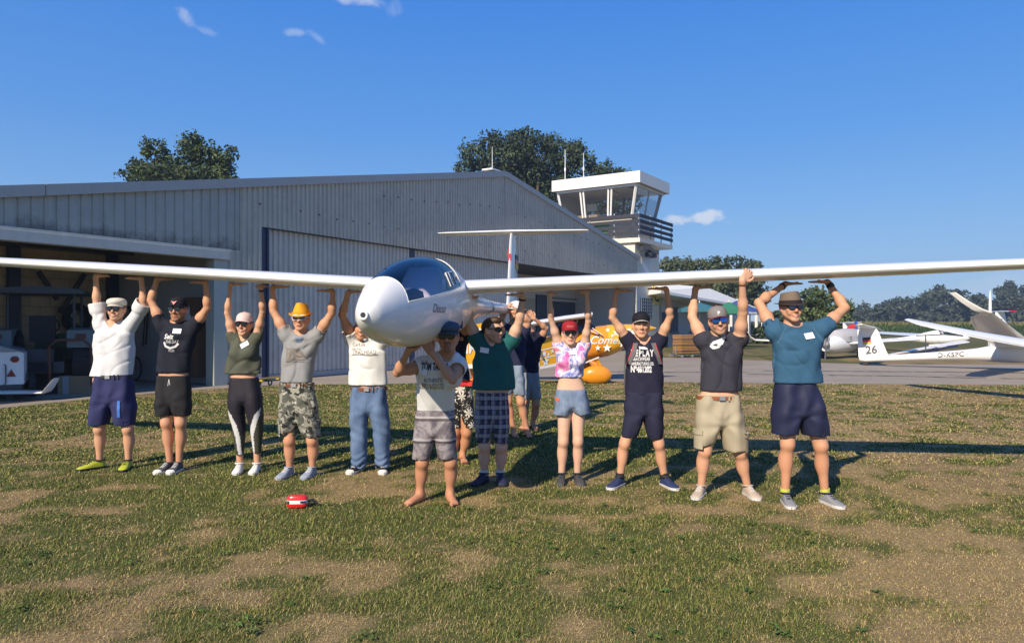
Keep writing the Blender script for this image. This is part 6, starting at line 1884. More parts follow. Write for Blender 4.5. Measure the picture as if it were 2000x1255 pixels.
    for i in range(2):
        sx = -1 if i == 0 else 1; hcn, hr = he[i]
        zlo = hcn[2]; sl, x, y, z = Q.win([lo3[0], -.25, zlo - .03], [hi3[0], .25, zw + .03])
        tz = np.clip((zcr - z) / (zcr - zlo), 0, 1)
        oc, ic = float(edge(zcr, sx)), cxc - sx * .012
        if L.get('long'):
            kc = kn[i]; krr = L['kneer']; tk = (zcr - kc[2]) / (zcr - zlo)
            outr = np.interp(tz, [0, tk * .5, tk, 1], [oc, oc * .5 + (kc[0] + sx * krr) * .5 + sx * .006, kc[0] + sx * krr, hcn[0] + sx * hr])
            inr = np.interp(tz, [0, tk * .4, tk, 1], [ic + sx * .006, ic + sx * .022, kc[0] - sx * krr, hcn[0] - sx * hr])
        else:
            outr = np.interp(tz, [0, 1], [oc, hcn[0] + sx * hr]); inr = np.interp(tz, [0, .3, 1], [ic, (ic * .75 + (hcn[0] - sx * hr) * .25) + sx * .004, hcn[0] - sx * hr])
        outr = np.where(z > zcr, edge(z, sx), outr)
        cxx = (outr + inr) / 2; rxx = np.abs(outr - inr) / 2
        deep = L.get('deep', 1.12); ryy = np.where(z > zcr, ryp(z), ryp(zcr) * (1 - tz) + rxx * deep * tz)
        if L.get('long'): ryy = np.where(z > zcr, ryp(z), np.interp(tz, [0, .25, 1], [ryp(zcr), float(np.mean(ryp(zcr))) * .86, hr * 1.15]))
        cyy = (an[i][1] * .3 * tz) if L.get('long') else 0
        rho = (np.abs((x - cxx) / rxx) ** 2.2 + np.abs((y - cyy) / ryy) ** 2.2) ** (1 / 2.2)
        rr_ = np.sqrt((x - cxx) ** 2 + (y - cyy) ** 2); d = np.where(rho > .35, rr_ * (1 - 1 / np.maximum(rho, .35)), -np.minimum(rxx, ryy) * .6) + wr_leg(x, y, z)
        wob = .005 * np.sin(x * 40 + ph[6]) if not L.get('tight') else 0
        d = np.maximum(d, np.maximum(zlo + wob - z, z - zw))
        Q.put(sl, d, .010)
        if not L.get('tight'):
            inn = np.maximum((rho - .86) * rxx, z - zlo - .035); Q.cut(sl, inn, .006)
    legm = None
    pv_, pf_ = Q.mesh()
    pcol = L['fn_col'](pv_, J) if L.get('fn_col') else None
    pants = link(L.get('name', 'shorts'), np_mesh('legwear', pv_, pf_, True, pcol), root, L['mat'])
    bvp = BVHTree.FromPolygons([tuple(p) for p in pv_.tolist()], pf_.tolist())
    def ontop(x, z, off, side=None):
        hit = bvp.ray_cast(Vector((x, -1.2, z)), Vector((0, 1, 0)))
        return Vector((x, (hit[0].y if hit[0] else -.12) - off, z))
    if L.get('belt'):
        r_ = max(pr); b = MB(); ring = []
        for zz in (-.034, -.002):
            w_ = [(r_[1] + (r_[3] + .012) * math.copysign(abs(math.cos(a)) ** .85, math.cos(a)), r_[2] + (r_[4] + .012) * math.copysign(abs(math.sin(a)) ** .85, math.sin(a)), r_[0] + zz) for a in np.linspace(0, 2 * PI, 37)[:-1]]; ring.append(w_)
        b.rings(ring, False, False); bl_ = b.build('belt', L['belt'], pants, True)
        b = MB(); b.box((r_[1], r_[2] - r_[4] - .018, r_[0] - .018), (.05, .012, .036)); b.build('buckle', M_steel, bl_)
        for a in (-2.1, -1.25, -.75 - .3):
            b = MB(); b.box((r_[1] + (r_[3] + .014) * math.cos(a), r_[2] + (r_[4] + .018) * math.sin(a), r_[0] - .018), (.014, .014, .048)); b.build('belt_loop', L['mat'], pants)
    if L.get('cargo'):
        for i in range(2):
            sx = -1 if i == 0 else 1; hcn, hr = he[i]; topc = np.array([pr[-1][1] + sx * pr[-1][3] * .47, 0, zcr])
            c_ = topc + (hcn - topc) * .62; rr_ = pr[-1][3] * .53 + (hr - pr[-1][3] * .53) * .62
            for nm, dz, hh, gr in (('pocket', -.015, .075, .016), ('flap', .065, .022, .024)):
                b = MB(); ring = []
                for zz, g2 in ((-hh, -.004), (-hh * .9, gr), (hh * .9, gr), (hh, -.004)):
                    rg = []
                    for a in np.linspace(-1.0, .75, 9): rg.append((c_[0] + sx * (rr_ + g2) * math.cos(a), 1.2 * (rr_ + g2) * math.sin(a), c_[2] + dz + zz))
                    ring.append(rg if sx > 0 else rg[::-1])
                b.rings(ring, False, False, closed=False); b.build(nm, L['mat'], pants, True)
    if L.get('drawstring'):
        r_ = max(pr); b = MB(); o = ontop(r_[1], r_[0] - .03, .006); b.tube([o, o + Vector((-.01, -.004, -.07))], .003, 5); b.tube([o, o + Vector((.012, -.004, -.06))], .003, 5); b.build('drawstring', M_white, pants)
    for fn in L.get('shapes', []): fn(J, ontop, pants)

    # ---------------- shoes
    kind = S['shoe'][0]
    for i in range(2):
        tv = toes[i]; pv = np.array([-tv[1], tv[0], 0]); b0 = np.array([an[i][0], an[i][1], 0]) - tv * .055
        Ls = S.get('shoeL', .285); k2 = S.get('shoeW', 1.0)
        def sp(u, w_, z_): return tuple(b0 + tv * Ls * u + pv * w_ * k2 + np.array([0, 0, z_]))
        out = [(0, .022), (.04, .032), (.15, .036), (.35, .036), (.55, .043), (.72, .049), (.86, .045), (.95, .033), (1, .014)]
        if kind == 'bare': break
        poly = [sp(u, w_ + .004, 0) for u, w_ in out] + [sp(u, -w_ - .004, 0) for u, w_ in out[::-1]]
        if kind == 'flipflop':
            so = MB(); so.prism([Vector(p) + Vector((0, 0, .002)) for p in poly], (0, 0, .018)); fo = so.build('flip_flop', S['shoe'][1], root)
            b = MB(); b.tube([sp(.45, .04, .03), sp(.6, .02, .062), sp(.78, 0, .04), sp(.6, -.02, .062), sp(.45, -.04, .03)], .006, 6); b.build('strap', M_black, fo); continue
        hgt = [(0, .066), (.05, .082), (.14, .090), (.30, .094), (.42, .088), (.55, .068), (.70, .054), (.84, .046), (.94, .036), (1, .022)]
        up_ = MB(); rr_ = []
        for u, ht in hgt:
            w_ = float(np.interp(u, [q_[0] for q_ in out], [q_[1] for q_ in out]))
            rr_.append([sp(u, w_ * math.copysign(abs(math.cos(a)) ** .7, math.cos(a)), .018 + (ht - .018) * math.sin(a) ** .75) for a in np.linspace(0.001, PI - .001, 11)])
        up_.rings(rr_, True, True, closed=False); su = up_.build('shoe', S['shoe'][1], root, True, 60)
        so = MB(); so.rings([[sp(u, w_, z_) for u, w_ in out + [(u, -w_) for u, w_ in out[::-1]]] for z_ in (.002,)] + [[Vector(p) + Vector((0, 0, .026)) for p in poly]]); so.build('sole', S['shoe'][2], su)
        b = MB(); cuffp = [tuple(np.array([an[i][0], an[i][1], 0]) + tv * (.052 * math.cos(a) + .004) + pv * .041 * math.sin(a) + np.array([0, 0, .090 + .008 * math.cos(a)])) for a in np.linspace(0, 2 * PI, 19)]
        b.tube(cuffp, .008, 6); b.build('collar', S['shoe'][4] if len(S['shoe']) > 4 else S['shoe'][1], su, True)
        b = MB()
        for u in (.40, .47, .54, .61):
            z_ = float(np.interp(u, [q_[0] for q_ in hgt], [q_[1] for q_ in hgt])) + .004
            b.tube([sp(u, .020, z_ - .008), sp(u + .01, 0, z_), sp(u + .02, -.020, z_ - .008)], .0035, 5)
        lc = b.build('lace', S['shoe'][3], su); lc['kind'] = 'stuff'
        if S.get('toecap'):
            b = MB(); rr2 = [[Vector(p) * 1.0 + Vector((0, 0, .002)) + (Vector(p) - Vector(sp(.9, 0, .02))) * .06 for p in r_] for r_ in rr_[-3:]]
            b.rings(rr2, False, True, closed=False); b.build('toe_cap', M_sole, su, True)
        if S.get('sock'):
            b = MB(); b.tube([tuple(an[i] + np.array([0, .008, -.01])), tuple(an[i] + np.array([0, .008, .025])), tuple(an[i] + np.array([0, .006, .045]))], [.043, .041, .040], 14); b.build('sock', S['sock'], root, True)

    # ---------------- head wear
    def HP(p): return tuple(hl(p))
    hat = S.get('hat')
    if hat:
        kind, hm, hm2 = hat[0], hat[1], hat[2]
        def ring(rx, ry, z_, cy=.014, n_=28, dz=lambda a: 0): return [HP((rx * math.cos(a), cy + ry * math.sin(a), z_ + dz(a))) for a in np.linspace(0, 2 * PI, n_ + 1)[:-1]]
        b = MB()
        if kind == 'cap':
            prof = [(1.0, .036), (1.02, .052), (1.0, .074), (.93, .097), (.80, .116), (.58, .130), (.30, .138), (.05, .140)]
            b.rings([ring(.086 * f_, .105 * f_, z_, .012) for f_, z_ in prof]); cp_ = b.build('cap', hm, root, True, 70)
            b = MB(); vs0 = []; na = 13
            for th, off in ((0, .0), (1, -.006)):
                for f_ in (0, .35, .7, 1.0):
                    for a in np.linspace(-1.12, 1.12, na):
                        rx = .086 * math.sin(a); y0 = .012 - .105 * math.cos(a)
                        ex = .064 * f_ * (math.cos(a * 1.25) ** .6 if abs(a) < 1.12 else 0)
                        xx = rx * (1 + .02 * f_); vs0.append(HP((xx, y0 - ex, (.042 + .004 * f_ - .024 * (rx / .086) ** 2 * (.25 + .75 * f_) + off))))
            q_ = []
            m_ = 4 * na
            for s_ in range(2):
                for r_ in range(3):
                    for a in range(na - 1):
                        f4 = (s_ * m_ + r_ * na + a, s_ * m_ + r_ * na + a + 1, s_ * m_ + (r_ + 1) * na + a + 1, s_ * m_ + (r_ + 1) * na + a)
                        q_.append(f4[::-1] if s_ == 0 else f4)
            for a in range(na - 1): q_.append((3 * na + a, 3 * na + a + 1, m_ + 3 * na + a + 1, m_ + 3 * na + a))
            b.add(vs0, q_); b.build('visor', hm2, cp_, True, 50)
            b = MB(); b.ball(HP((0, .012, .139)), .008 * hs, 8, 6); b.build('button', hm2, cp_)
            if len(hat) > 3:   # trim line on the visor edge
                b = MB(); b.tube(vs0[3 * na:4 * na], .0035, 5); b.build('piping', hat[3], cp_)
            if S.get('emblem'):
                txt, size, em = S['emblem']; v_, f_ = text_mesh(txt, size, bold=.002); b = MB()
                b.add([HP((p[0], .012 - .105 * math.sqrt(max(0, 1 - (p[0] / .088) ** 2)) * (1 - .9 * max(0, p[1] - .0) ) - .004 + .35 * max(0, p[1]), .072 + p[1])) for p in v_], f_); b.build('emblem', em, cp_)
            if S.get('tri'):
                b = MB(); b.add([HP((-.03, -.098, .092)), HP((.03, -.098, .092)), HP((0, -.107, .052)), HP((0, -.1005, .082))], [(0, 2, 3), (3, 2, 1)]); b.build('emblem', S['tri'], cp_)
        elif kind == 'flat':
            prof = [(.97, .98, .040, .012), (1.06, 1.08, .054, .006), (1.11, 1.15, .072, -.002), (1.06, 1.10, .094, -.002), (.88, .92, .110, .002), (.55, .6, .120, .006), (.1, .1, .124, .008)]
            b.rings([ring(.086 * fx, .105 * fy, z_, cy) for fx, fy, z_, cy in prof]); cp_ = b.build('cap', hm, root, True, 70)
            b = MB(); na = 11; rows_ = []
            for f_, off in ((0, 0), (1, 0), (1, -.008), (0, -.008)):
                rows_.append([HP((.088 * math.sin(a) * (1 + .03 * f_), 0.012 - .108 * math.cos(a) - .032 * f_ * math.cos(a * 1.2), .050 - .008 * f_ - .016 * (math.sin(a)) ** 2 + off)) for a in np.linspace(-1.1, 1.1, na)])
            b.rings(rows_, False, False, closed=False); b.build('visor', hm2, cp_, True, 50)
        elif kind == 'fedora':
            bz = .038; ck_ = S.get('crown', 1.0); tp = S.get('taper', .80)
            rr1 = []
            for f_, z_ in ((0, -.004), (.25, .028), (.5, .056), (.75, .082), (.92, .100), (1.0, .108)):
                rg = []
                for a in np.linspace(0, 2 * PI, 29)[:-1]:
                    fr = max(0.0, -math.sin(a))                       # front pinch: narrow towards the brow
                    k_ = 1.03 - (1 - tp) * f_ ** 1.4; kx = k_ * (1 - .30 * fr ** 2 * f_ ** 1.5)
                    rg.append(HP((.085 * kx * math.cos(a), .012 + .104 * (1.03 - .16 * f_ ** 1.4) * math.sin(a), bz + z_ * ck_ - .012 * f_ ** 3 * (1 - fr) * 1.0)))
                rr1.append(rg)
            cen = [HP((.085 * tp * .55 * math.cos(a), .012 + .104 * .6 * math.sin(a), bz + (.084 + .012 * max(0, -math.sin(a))) * ck_)) for a in np.linspace(0, 2 * PI, 29)[:-1]]
            b.rings(rr1 + [cen]); cp_ = b.build('hat', hm, root, True, 70)
            bk = S.get('brim', 1.0)
            def bz_(f_): return lambda a: .018 * f_ * abs(math.cos(a)) ** 2 * S.get('brimup', 1) + .012 * f_ * max(0, math.sin(a)) - .012 * f_ * max(0, -math.sin(a)) - .004 * f_
            b = MB(); rr2 = [ring(.085 * g1, .104 * g1, bz + off, .012, 28, bz_(f_)) for g1, f_, off in ((1.0, 0, 0), (1 + .26 * bk, .5, 0), (1 + .52 * bk, 1, 0), (1 + .52 * bk, 1, -.005), (1 + .26 * bk, .5, -.005), (1.0, 0, -.005))]
            b.rings(rr2[::-1], False, False); b.build('brim', hm2, cp_, True, 60)
            b = MB(); b.rings([ring(.085 * 1.055, .104 * 1.055, bz + z_, .012) for z_ in (.0, .026)], False, False); b.build('hat_band', hat[3], cp_, True)
    if S.get('hair'):
        hh = S['hair']
        xs_ = grid(-.14, .14, .0085); Hd = SDF(xs_, grid(-.13, .20, .0085), grid(-.26, .17, .0085))
        Hd.ell((0, .022, .040), (.0815 + hh.get('th', 0), .099 + hh.get('th', 0), .087 + hh.get('th', 0)), None, .01)
        Hd.cap((0, .06, .02), (0, .07, -.05), .07, .055, .03)
        if hh.get('top'): Hd.ell((0, -.035, .098), (.062, .060, .034), None, .03)
        if hh.get('tail'):
            Hd.cap((.02, .10, .0), (.045, .115, -.10), .035, .028, .02); Hd.cap((.045, .115, -.10), (.05, .11, -.19), .028, .012, .02)
        if hh.get('long'):
            for sx in (-1, 1): Hd.cap((sx * .07, .02, .0), (sx * .072, .03, hh['long']), .022, .014, .02)
        sl, x, y, z = Hd.win((-1, -1, -1), (1, 1, 1))
        hlz = hh.get('line', .062)
        faceb = np.maximum(np.maximum(np.abs(x) - .072, y - hh.get('side', -.012)), z - hlz + .12 * np.maximum(0, np.abs(x) - .04))
        Hd.cut(sl, faceb + 0 * x, .012)
        if not (hh.get('tail') or hh.get('long')): Hd.cut(sl, (z + hh.get('low', .045)) + 0 * x, .01)
        for sx in (-1, 1): Hd.cut(sl, np.sqrt((x - sx * .085) ** 2 + (y - .012) ** 2 + (z + .012) ** 2) - .028, .006)
        hv, hf = Hd.mesh()
        hv = hv + (np.sin(hv[:, [2]] * 260 + hv[:, [0]] * 400) * .0016)
        hv = (hv * hs) @ Rn.T + hc
        link('hair', np_mesh('hair', hv, hf, True), root, mat('hair_%d' % S['seed'], S['hairc'], .55, var=.35, scale=60))
    gl = S.get('glasses')
    if gl:
        lm, fm = gl[0], gl[1]; sz = gl[2] if len(gl) > 2 else 1.0; sq = gl[3] if len(gl) > 3 else .75
        def lens(sx, grow, y0, y1):
            rr_ = []
            for yy, g2 in ((y0, .92), (y0 - .0025, 1.0), (y1, 1.0)):
                pr_ = []
                for a in np.linspace(0, 2 * PI, 21)[:-1]:
                    u = (.0285 * sz + grow) * g2 * math.copysign(abs(math.cos(a)) ** sq, math.cos(a)); v_ = (.0205 * sz + grow) * g2 * math.copysign(abs(math.sin(a)) ** sq, math.sin(a))
                    if v_ < 0: u *= .93
                    xx = sx * .0335 + u * sx; pr_.append(HP((xx, -.106 + yy + 4.2 * max(0, abs(xx) - .01) ** 2, .0105 + v_)))
                rr_.append(pr_)
            return rr_
        fr = MB()
        for sx in (-1, 1):
            fr.rings(lens(sx, gl[4] if len(gl) > 4 else .0045, .006, .001))
            fr.tube([HP((sx * .064, -.092, .020)), HP((sx * .077, -.06, .018)), HP((sx * .0805, .0, .012)), HP((sx * .08, .03, .002))], .0042 * hs, 6)
        fr.bar(HP((-.010, -.108, .016)), HP((.010, -.108, .016)), .006, .006)
        fo = fr.build('sunglasses' if gl[0] is not M_eye else 'glasses', fm, root, True, 40)
        for sx in (-1, 1):
            b = MB(); b.rings(lens(sx, 0, -.002, -.007)[::-1]); b.build('lens', lm, fo, True, 40)
    if S.get('headband'): pass
    for i, band in enumerate(S.get('wrist', (None, None))):
        if band:
            bm, wd = band; u = (wr[i] - el[i]) / np.linalg.norm(wr[i] - el[i]); c_ = wr[i] - u * .035; b = MB()
            b.tube([tuple(c_ - u * wd / 2), tuple(c_ + u * wd / 2)], .0335 * ar, 16); wb2 = b.build('wrist_band', bm, root, True)
            if wd > .02:
                b = MB(); b.box(tuple(c_ + np.array([0, -.034, 0])), (.032, .01, .034)); b.build('watch_face', M_frame, wb2)
    if S.get('backpack'):
        b = MB()
        for sx in (-1, 1):
            xs0 = nk[0] + sx * .082; strip = []; zz = np.linspace(nk[2] - .01, nk[2] - .21, 12)
            for z_ in zz:
                f_ = (nk[2] - z_) / .21; x_ = xs0 + sx * .070 * f_ ** 1.3
                strip.append(x_)
            for nm, w0, w1, m_, of in (('strap', -.020, .014, S['backpack'][0], .010), ('strap_edge', .014, .022, S['backpack'][1], .012)):
                b = MB(); L0 = [Vector(onto(x_ + sx * w0, z_, of)) for x_, z_ in zip(strip, zz)]; L1 = [Vector(onto(x_ + sx * w1, z_, of)) for x_, z_ in zip(strip, zz)]
                def sm_(Lx): 
                    ys_ = np.convolve(np.pad([p.y for p in Lx], 2, 'edge'), np.ones(5) / 5, 'valid')
                    return [Vector((p.x, y_ - .004, p.z)) for p, y_ in zip(Lx, ys_)]
                L0, L1 = sm_(L0), sm_(L1); b.rings([L0, L1, [p + Vector((0, .012, 0)) for p in L1], [p + Vector((0, .012, 0)) for p in L0]], False, False, closed=False)
                st_ = b.build(nm, m_, root, True)
        b = MB(); rr_ = []
        for z_, rx, ry in ((nk[2] - .50, .12, .05), (nk[2] - .46, .15, .075), (nk[2] - .3, .155, .085), (nk[2] - .1, .14, .07), (nk[2] - .04, .09, .04)):
            rr_.append([(nk[0] + rx * math.cos(a), .20 + ry * math.sin(a), z_) for a in np.linspace(0, 2 * PI, 21)[:-1]])
        b.rings(rr_); b.build('backpack', S['backpack'][0], root, True)
    return root
M_eye = glass('clear_lens', (.8, .84, .88), 1.2)
# ------------------------------------------------------------------ the cast, left to right
SK1, SK2, SK3, SK4 = (.57, .305, .185), (.61, .35, .225), (.50, .255, .15), (.65, .42, .305)
C_navy = (.018, .021, .045)
def blob(name, m, pts, off=.007, sub=1):
    """flat printed shape: polygon given in pixels"""
    def fn(J, onto, shirt):
        P_ = [J(p) for p in pts]; c = sum(P_) / len(P_); b = MB()
        ring = []
        n = len(P_)
        for i in range(n):
            for k in range(4):
                q = P_[i] * (1 - k / 4) + P_[(i + 1) % n] * (k / 4); ring.append(onto(q[0], q[2], off))
        mid = [onto(*( (lambda q: (q[0], q[2]))(np.array([r_[0], 0, r_[2]]) * .5 + np.array([c[0], 0, c[2]]) * .5)), off) for r_ in ring]
        cc = onto(c[0], c[2], off); m_ = len(ring)
        b.add(list(ring) + list(mid) + [cc], [(i, (i + 1) % m_, m_ + (i + 1) % m_, m_ + i) for i in range(m_)] + [(m_ + i, m_ + (i + 1) % m_, 2 * m_) for i in range(m_)])
        b.build(name, m, shirt)
    return fn
def stroke(name, m, pts, wd, off=.008):
    def fn(J, onto, shirt):
        P_ = [J(p) for p in pts]; L_ = []; R_ = []
        dense = []
        for a, c in zip(P_[:-1], P_[1:]):
            for k in range(5): dense.append(a * (1 - k / 5) + c * (k / 5))
        dense.append(P_[-1])
        for i, q in enumerate(dense):
            d = dense[min(i + 1, len(dense) - 1)] - dense[max(i - 1, 0)]; d = d / (np.linalg.norm(d) + 1e-9); nx_, nz_ = -d[2] * wd / 2, d[0] * wd / 2
            L_.append(onto(q[0] + nx_, q[2] + nz_, off)); R_.append(onto(q[0] - nx_, q[2] - nz_, off))
        b = MB(); n = len(L_); b.add(L_ + R_, [(i, n + i, n + i + 1, i + 1) for i in range(n - 1)]); b.build(name, m, shirt)
    return fn
M_pw = mat('print_white', (.66, .66, .66), .7, var=.05)
M_pg = mat('print_grey', (.30, .28, .27), .7, var=.15, scale=20)
M_pk = mat('print_dark', (.03, .035, .06), .7, var=.1)
M_pb = mat('print_blue', (.10, .28, .55), .7, var=.05)
W2 = lambda a, b: [('wing', a), ('wing', b)]
BR = mat('brown_leather', (.16, .055, .025), .5, var=.12)

person(dict(seed=1, cx=219, Y=7.9, label='man in white cap and pale rolled sleeve shirt with lime shoes', skin=SK2, head=(228, 604), neck=(222, 634), yaw=4, smile=1, teeth=1,
    sh=[(197, 636), (252, 638)], el=[(189, 592), (281, 597)], wr=[(187, 541), (276, 545)], hand=W2('B', 'L'),
    shirt=dict(rows=[(648, 184, 262), (672, 183, 263), (700, 183, 261), (718, 180, 259), (734, 175, 257)], sleeve=[.98, 1.12], mat=cloth('white_linen', (.66, .67, .69)), slr=.074, amp=.0050, neck='open', collar=.02, cuff=1),
    legs=dict(rows=[(731, 187, 260), (770, 180, 263), (790, 177, 265)], crotch=788, hem=[(174, 211, 829), (225, 263, 829)], mat=cloth('navy_work', (.030, .034, .105)), amp=.007, belt=M_black, shapes=[blob('blue_trim', mat('royal_trim', (.05, .17, .55), .7), [(242, 780), (248, 780), (247, 812), (242, 812)], .008)]),
    knee=[(194, 838), (250, 838)], ankle=[(194, 900), (250, 900)], toe=[(166, 920), (255, 922)], build=.98,
    shoe=('shoe', mat('lime_shoe', (.42, .46, .03), .6, var=.15), M_black, M_black, M_black), hat=('flat', cloth('cream_cap', (.66, .64, .58)), cloth('cream_cap', (.6, .58, .52))), glasses=(M_lens, M_frame, 1.08, .85), hairc=(.10, .06, .03), hair=dict(line=.03, low=.03), beard=(.3, .16, .1), beardk=.2,
    badge=None))
person(dict(seed=2, cx=340, Y=7.77, label='man in black cap with red emblem, black tee and black shorts', skin=SK1, head=(348, 605), neck=(346, 631), smile=0,
    sh=[(318, 637), (379, 639)], el=[(294.5, 586), (405, 601)], wr=[(306, 545), (402, 556)], hand=W2('R', 'L'),
    shirt=dict(rows=[(652, 315, 383), (675, 311, 379), (700, 308, 374), (727, 304, 371)], sleeve=.42, mat=cloth('black_tee', (.014, .016, .028)), slr=.076),
    decals=[(('print', 'Seiz', 338, 657, .07, M_pw), dict(shear=.2, bold=.002, w=20)), (('print', 'THE DAY', 345, 667, .05, M_pw), dict(w=24)), (('print', 'MCDR', 344, 684, .035, M_pw), dict(w=11))], shapes=[stroke('print_arc', M_pw, [(330, 667), (333, 675), (342, 679), (352, 676), (357, 670)], .022)],
    badge=(354.5, 646, -.05),
    legs=dict(rows=[(733, 308, 371), (770, 303, 373), (786, 302, 374)], crotch=790, hem=[(304, 339, 811), (340, 374, 810)], mat=cloth('black_short', (.020, .020, .022)), amp=.006, drawstring=1),
    knee=[(325, 826), (353, 826)], ankle=[(331, 900), (349, 901)], toe=[(320, 926), (346, 927)], beard=(.10, .055, .03), beardk=.7,
    shoe=('shoe', mat('charcoal_shoe', (.075, .078, .085), .8), M_sole, M_lace, mat('charcoal_shoe', (.075, .078, .085), .8)), toecap=1, hat=('cap', cloth('black_cap', (.012, .013, .022)), cloth('black_cap', (.012, .013, .022))), tri=M_redp, glasses=(M_eye, M_frame, .95, .75, .002), hairc=(.05, .03, .02), hair=dict(line=.03, low=.03)))
def legging_cols(v, J):
    x, z = v[:, 0], v[:, 2]; c = np.tile(np.array([.020, .018, .026]), (len(v), 1))
    for sx in (-1, 1):
        zt = J((0, 795))[2]; zb = J((0, 887))[2]; ax = J((474 if sx < 0 else 502, 0))[0]
        t = np.clip((zt - z) / (zt - zb), 0, 1); side = (x * sx > J((487, 0))[0] * sx)
        edge = np.interp(t, [0, .35, .6, 1], [J((448 if sx < 0 else 512, 0))[0], J((462 if sx < 0 else 500, 0))[0], J((468 if sx < 0 else 494, 0))[0], J((471 if sx < 0 else 497, 0))[0]])
        d = (x - edge) * sx
        wdt = np.interp(t, [0, .15, .4, 1], [.0, .045, .055, .03])
        c[side & (d > 0) & (t > 0)] = (.05, .052, .035); m = side & (np.abs(d) < wdt * .5) & (t > 0) & (t < 1); c[m] = (.60, .60, .60)
        c[side & (d < -wdt * .5) & (t > .55)] = (.05, .052, .035) if False else (.030, .029, .03)
    return c
person(dict(seed=3, cx=482, Y=7.72, label='woman in pink cap, olive top and black leggings with white panels', skin=SK2, fem=1, head=(477, 634), hs=.94, neck=(478, 662), smile=1, teeth=1, facew=.93, yaw=-2,
    sh=[(455, 657), (502, 657)], el=[(444, 611), (513, 608)], wr=[(450, 560), (510, 562)], hand=W2('R', 'B'), arm=.80,
    shirt=dict(rows=[(672, 448, 510), (694, 446, 509), (712, 441, 510), (729, 438, 510)], sleeve=.25, mat=cloth('olive_top', (.085, .092, .068)), slr=.066, neck='vee', loose=.02, amp=.007),
    badge=(484, 672, .55, .085, .05),
    legs=dict(rows=[(737, 449, 505), (772, 445, 513), (792, 444, 514)], crotch=786, name='leggings', hem=[(460, 476, 888), (494, 510, 884)], mat=cloth('legging', (0, 0, 0), attr=True, rough=.6, var=.03), amp=.0015, long=1, kneer=.068, tight=1, deep=1.05, fn_col=legging_cols),
    knee=[(466, 836), (500, 833)], ankle=[(468, 899), (502, 893)], toe=[(471, 927), (502, 924)], build=.86, thigh=.075,
    shoe=('shoe', mat('white_shoe', (.72, .72, .70), .7), M_sole, M_lace, mat('white_shoe', (.72, .72, .70), .7)), shoeL=.255, shoeW=.9, hat=('cap', cloth('pink_cap', (.66, .52, .52)), cloth('pink_cap', (.66, .52, .52))), glasses=(M_lens, M_frame, 1.0), hairc=(.045, .026, .018), hair=dict(line=.05, tail=1, side=-.02), wrist=(None, (M_black, .018))))
person(dict(seed=4, cx=584, Y=7.51, label='man in orange trilby, white rimmed sunglasses, grey tee and camouflage shorts', skin=SK1, head=(588, 622), neck=(588, 653), smile=0, yaw=2,
    sh=[(560, 655), (619, 656)], el=[(534, 607), (648, 611)], wr=[(532, 559), (650, 568)], hand=W2('R', 'L'),
    shirt=dict(rows=[(670, 553, 620), (690, 551, 618), (712, 550, 614), (746, 545, 614)], sleeve=.32, mat=cloth('grey_tee', (0, 0, 0), f_heather((.27, .275, .28))), slr=.072, amp=.0065),
    shapes=[blob('print_block', mat('print_taupe', (.21, .185, .165), .8, var=.2, scale=20), [(565, 678), (592, 682), (606, 700), (563, 706)], .006), stroke('print_line', M_pg, [(575, 705), (600, 704)], .006), blob('blue_patch', mat('patch_blue', (.15, .20, .29), .8), [(580, 658), (598, 658), (592, 668), (584, 668)], .006)],  # blue patch: darker, bluish area just below the neckline
    legs=dict(rows=[(747, 547, 613), (785, 543, 620), (806, 542, 623)], crotch=808, hem=[(548, 579, 849), (589, 624, 851)], mat=cloth('camouflage', (0, 0, 0), f_camo), amp=.009, belt=BR, cargo=1, bunch=0),
    knee=[(565, 860), (610, 860)], ankle=[(565, 908), (610, 908)], toe=[(554, 938), (602, 938)],
    shoe=('shoe', mat('blue_grey_shoe', (.28, .32, .40), .7, var=.15), mat('grey_sole', (.34, .37, .43), .7), M_lace, mat('blue_grey_shoe', (.28, .32, .40), .7)), hat=('fedora', cloth('orange_felt', (.78, .36, .02)), cloth('orange_felt', (.78, .36, .02)), cloth('orange_felt2', (.70, .31, .02))), brim=.85, crown=1.12, brimup=1.4, taper=.55, glasses=(M_lens, M_wframe, 1.0, .6, .0085), hairc=(.08, .05, .03), hair=dict(line=.03, low=.02)))
person(dict(seed=5, cx=720, Y=7.77, label='bald smiling man in white tee and blue jeans behind the glider nose', skin=SK1, head=(707, 641), neck=(709, 668), yaw=8, roll=8, smile=1, teeth=1,
    sh=[(688, 662), (745, 667)], el=[(668, 615), (764, 618)], wr=[(680, 574), (757, 576)], hand=W2('R', 'L'), arm=1.02,
    shirt=dict(rows=[(684, 681, 757), (705, 681, 756), (728, 680, 756), (751, 678, 758)], sleeve=.34, mat=cloth('white_tee', (.70, .70, .69)), slr=.078),
    decals=[(('print', 'CarLos', 703, 672, .05, M_pg), dict(shear=.2, w=24)), (('print', 'the way', 700, 680, .035, M_pg), dict(w=20)), (('print', 'TRAILHEAD', 715, 687, .06, M_pg), dict(w=46))], shapes=[stroke('print_line', M_pg, [(690, 692), (700, 691), (725, 692), (741, 691)], .008)],
    badge=(721, 665, .05),
    legs=dict(rows=[(755, 685, 756), (795, 682, 759), (812, 682, 760)], crotch=806, name='jeans', hem=[(685, 716, 913), (732, 762, 912)], mat=cloth('blue_jeans', (0, 0, 0), f_denim((.045, .085, .19), (.19, .28, .43))), amp=.005, belt=BR, long=1, kneer=.088, bunch=1),
    knee=[(701, 840), (744, 840)], ankle=[(701, 904), (748, 904)], toe=[(688, 924), (753, 926)],
    shoe=('shoe', mat('black_canvas', (.015, .015, .018), .8), M_sole, M_lace, mat('black_canvas', (.015, .015, .018), .8)), toecap=1, bald=1, hairc=(.10, .065, .045), beard=(.16, .09, .06), beardk=.35))
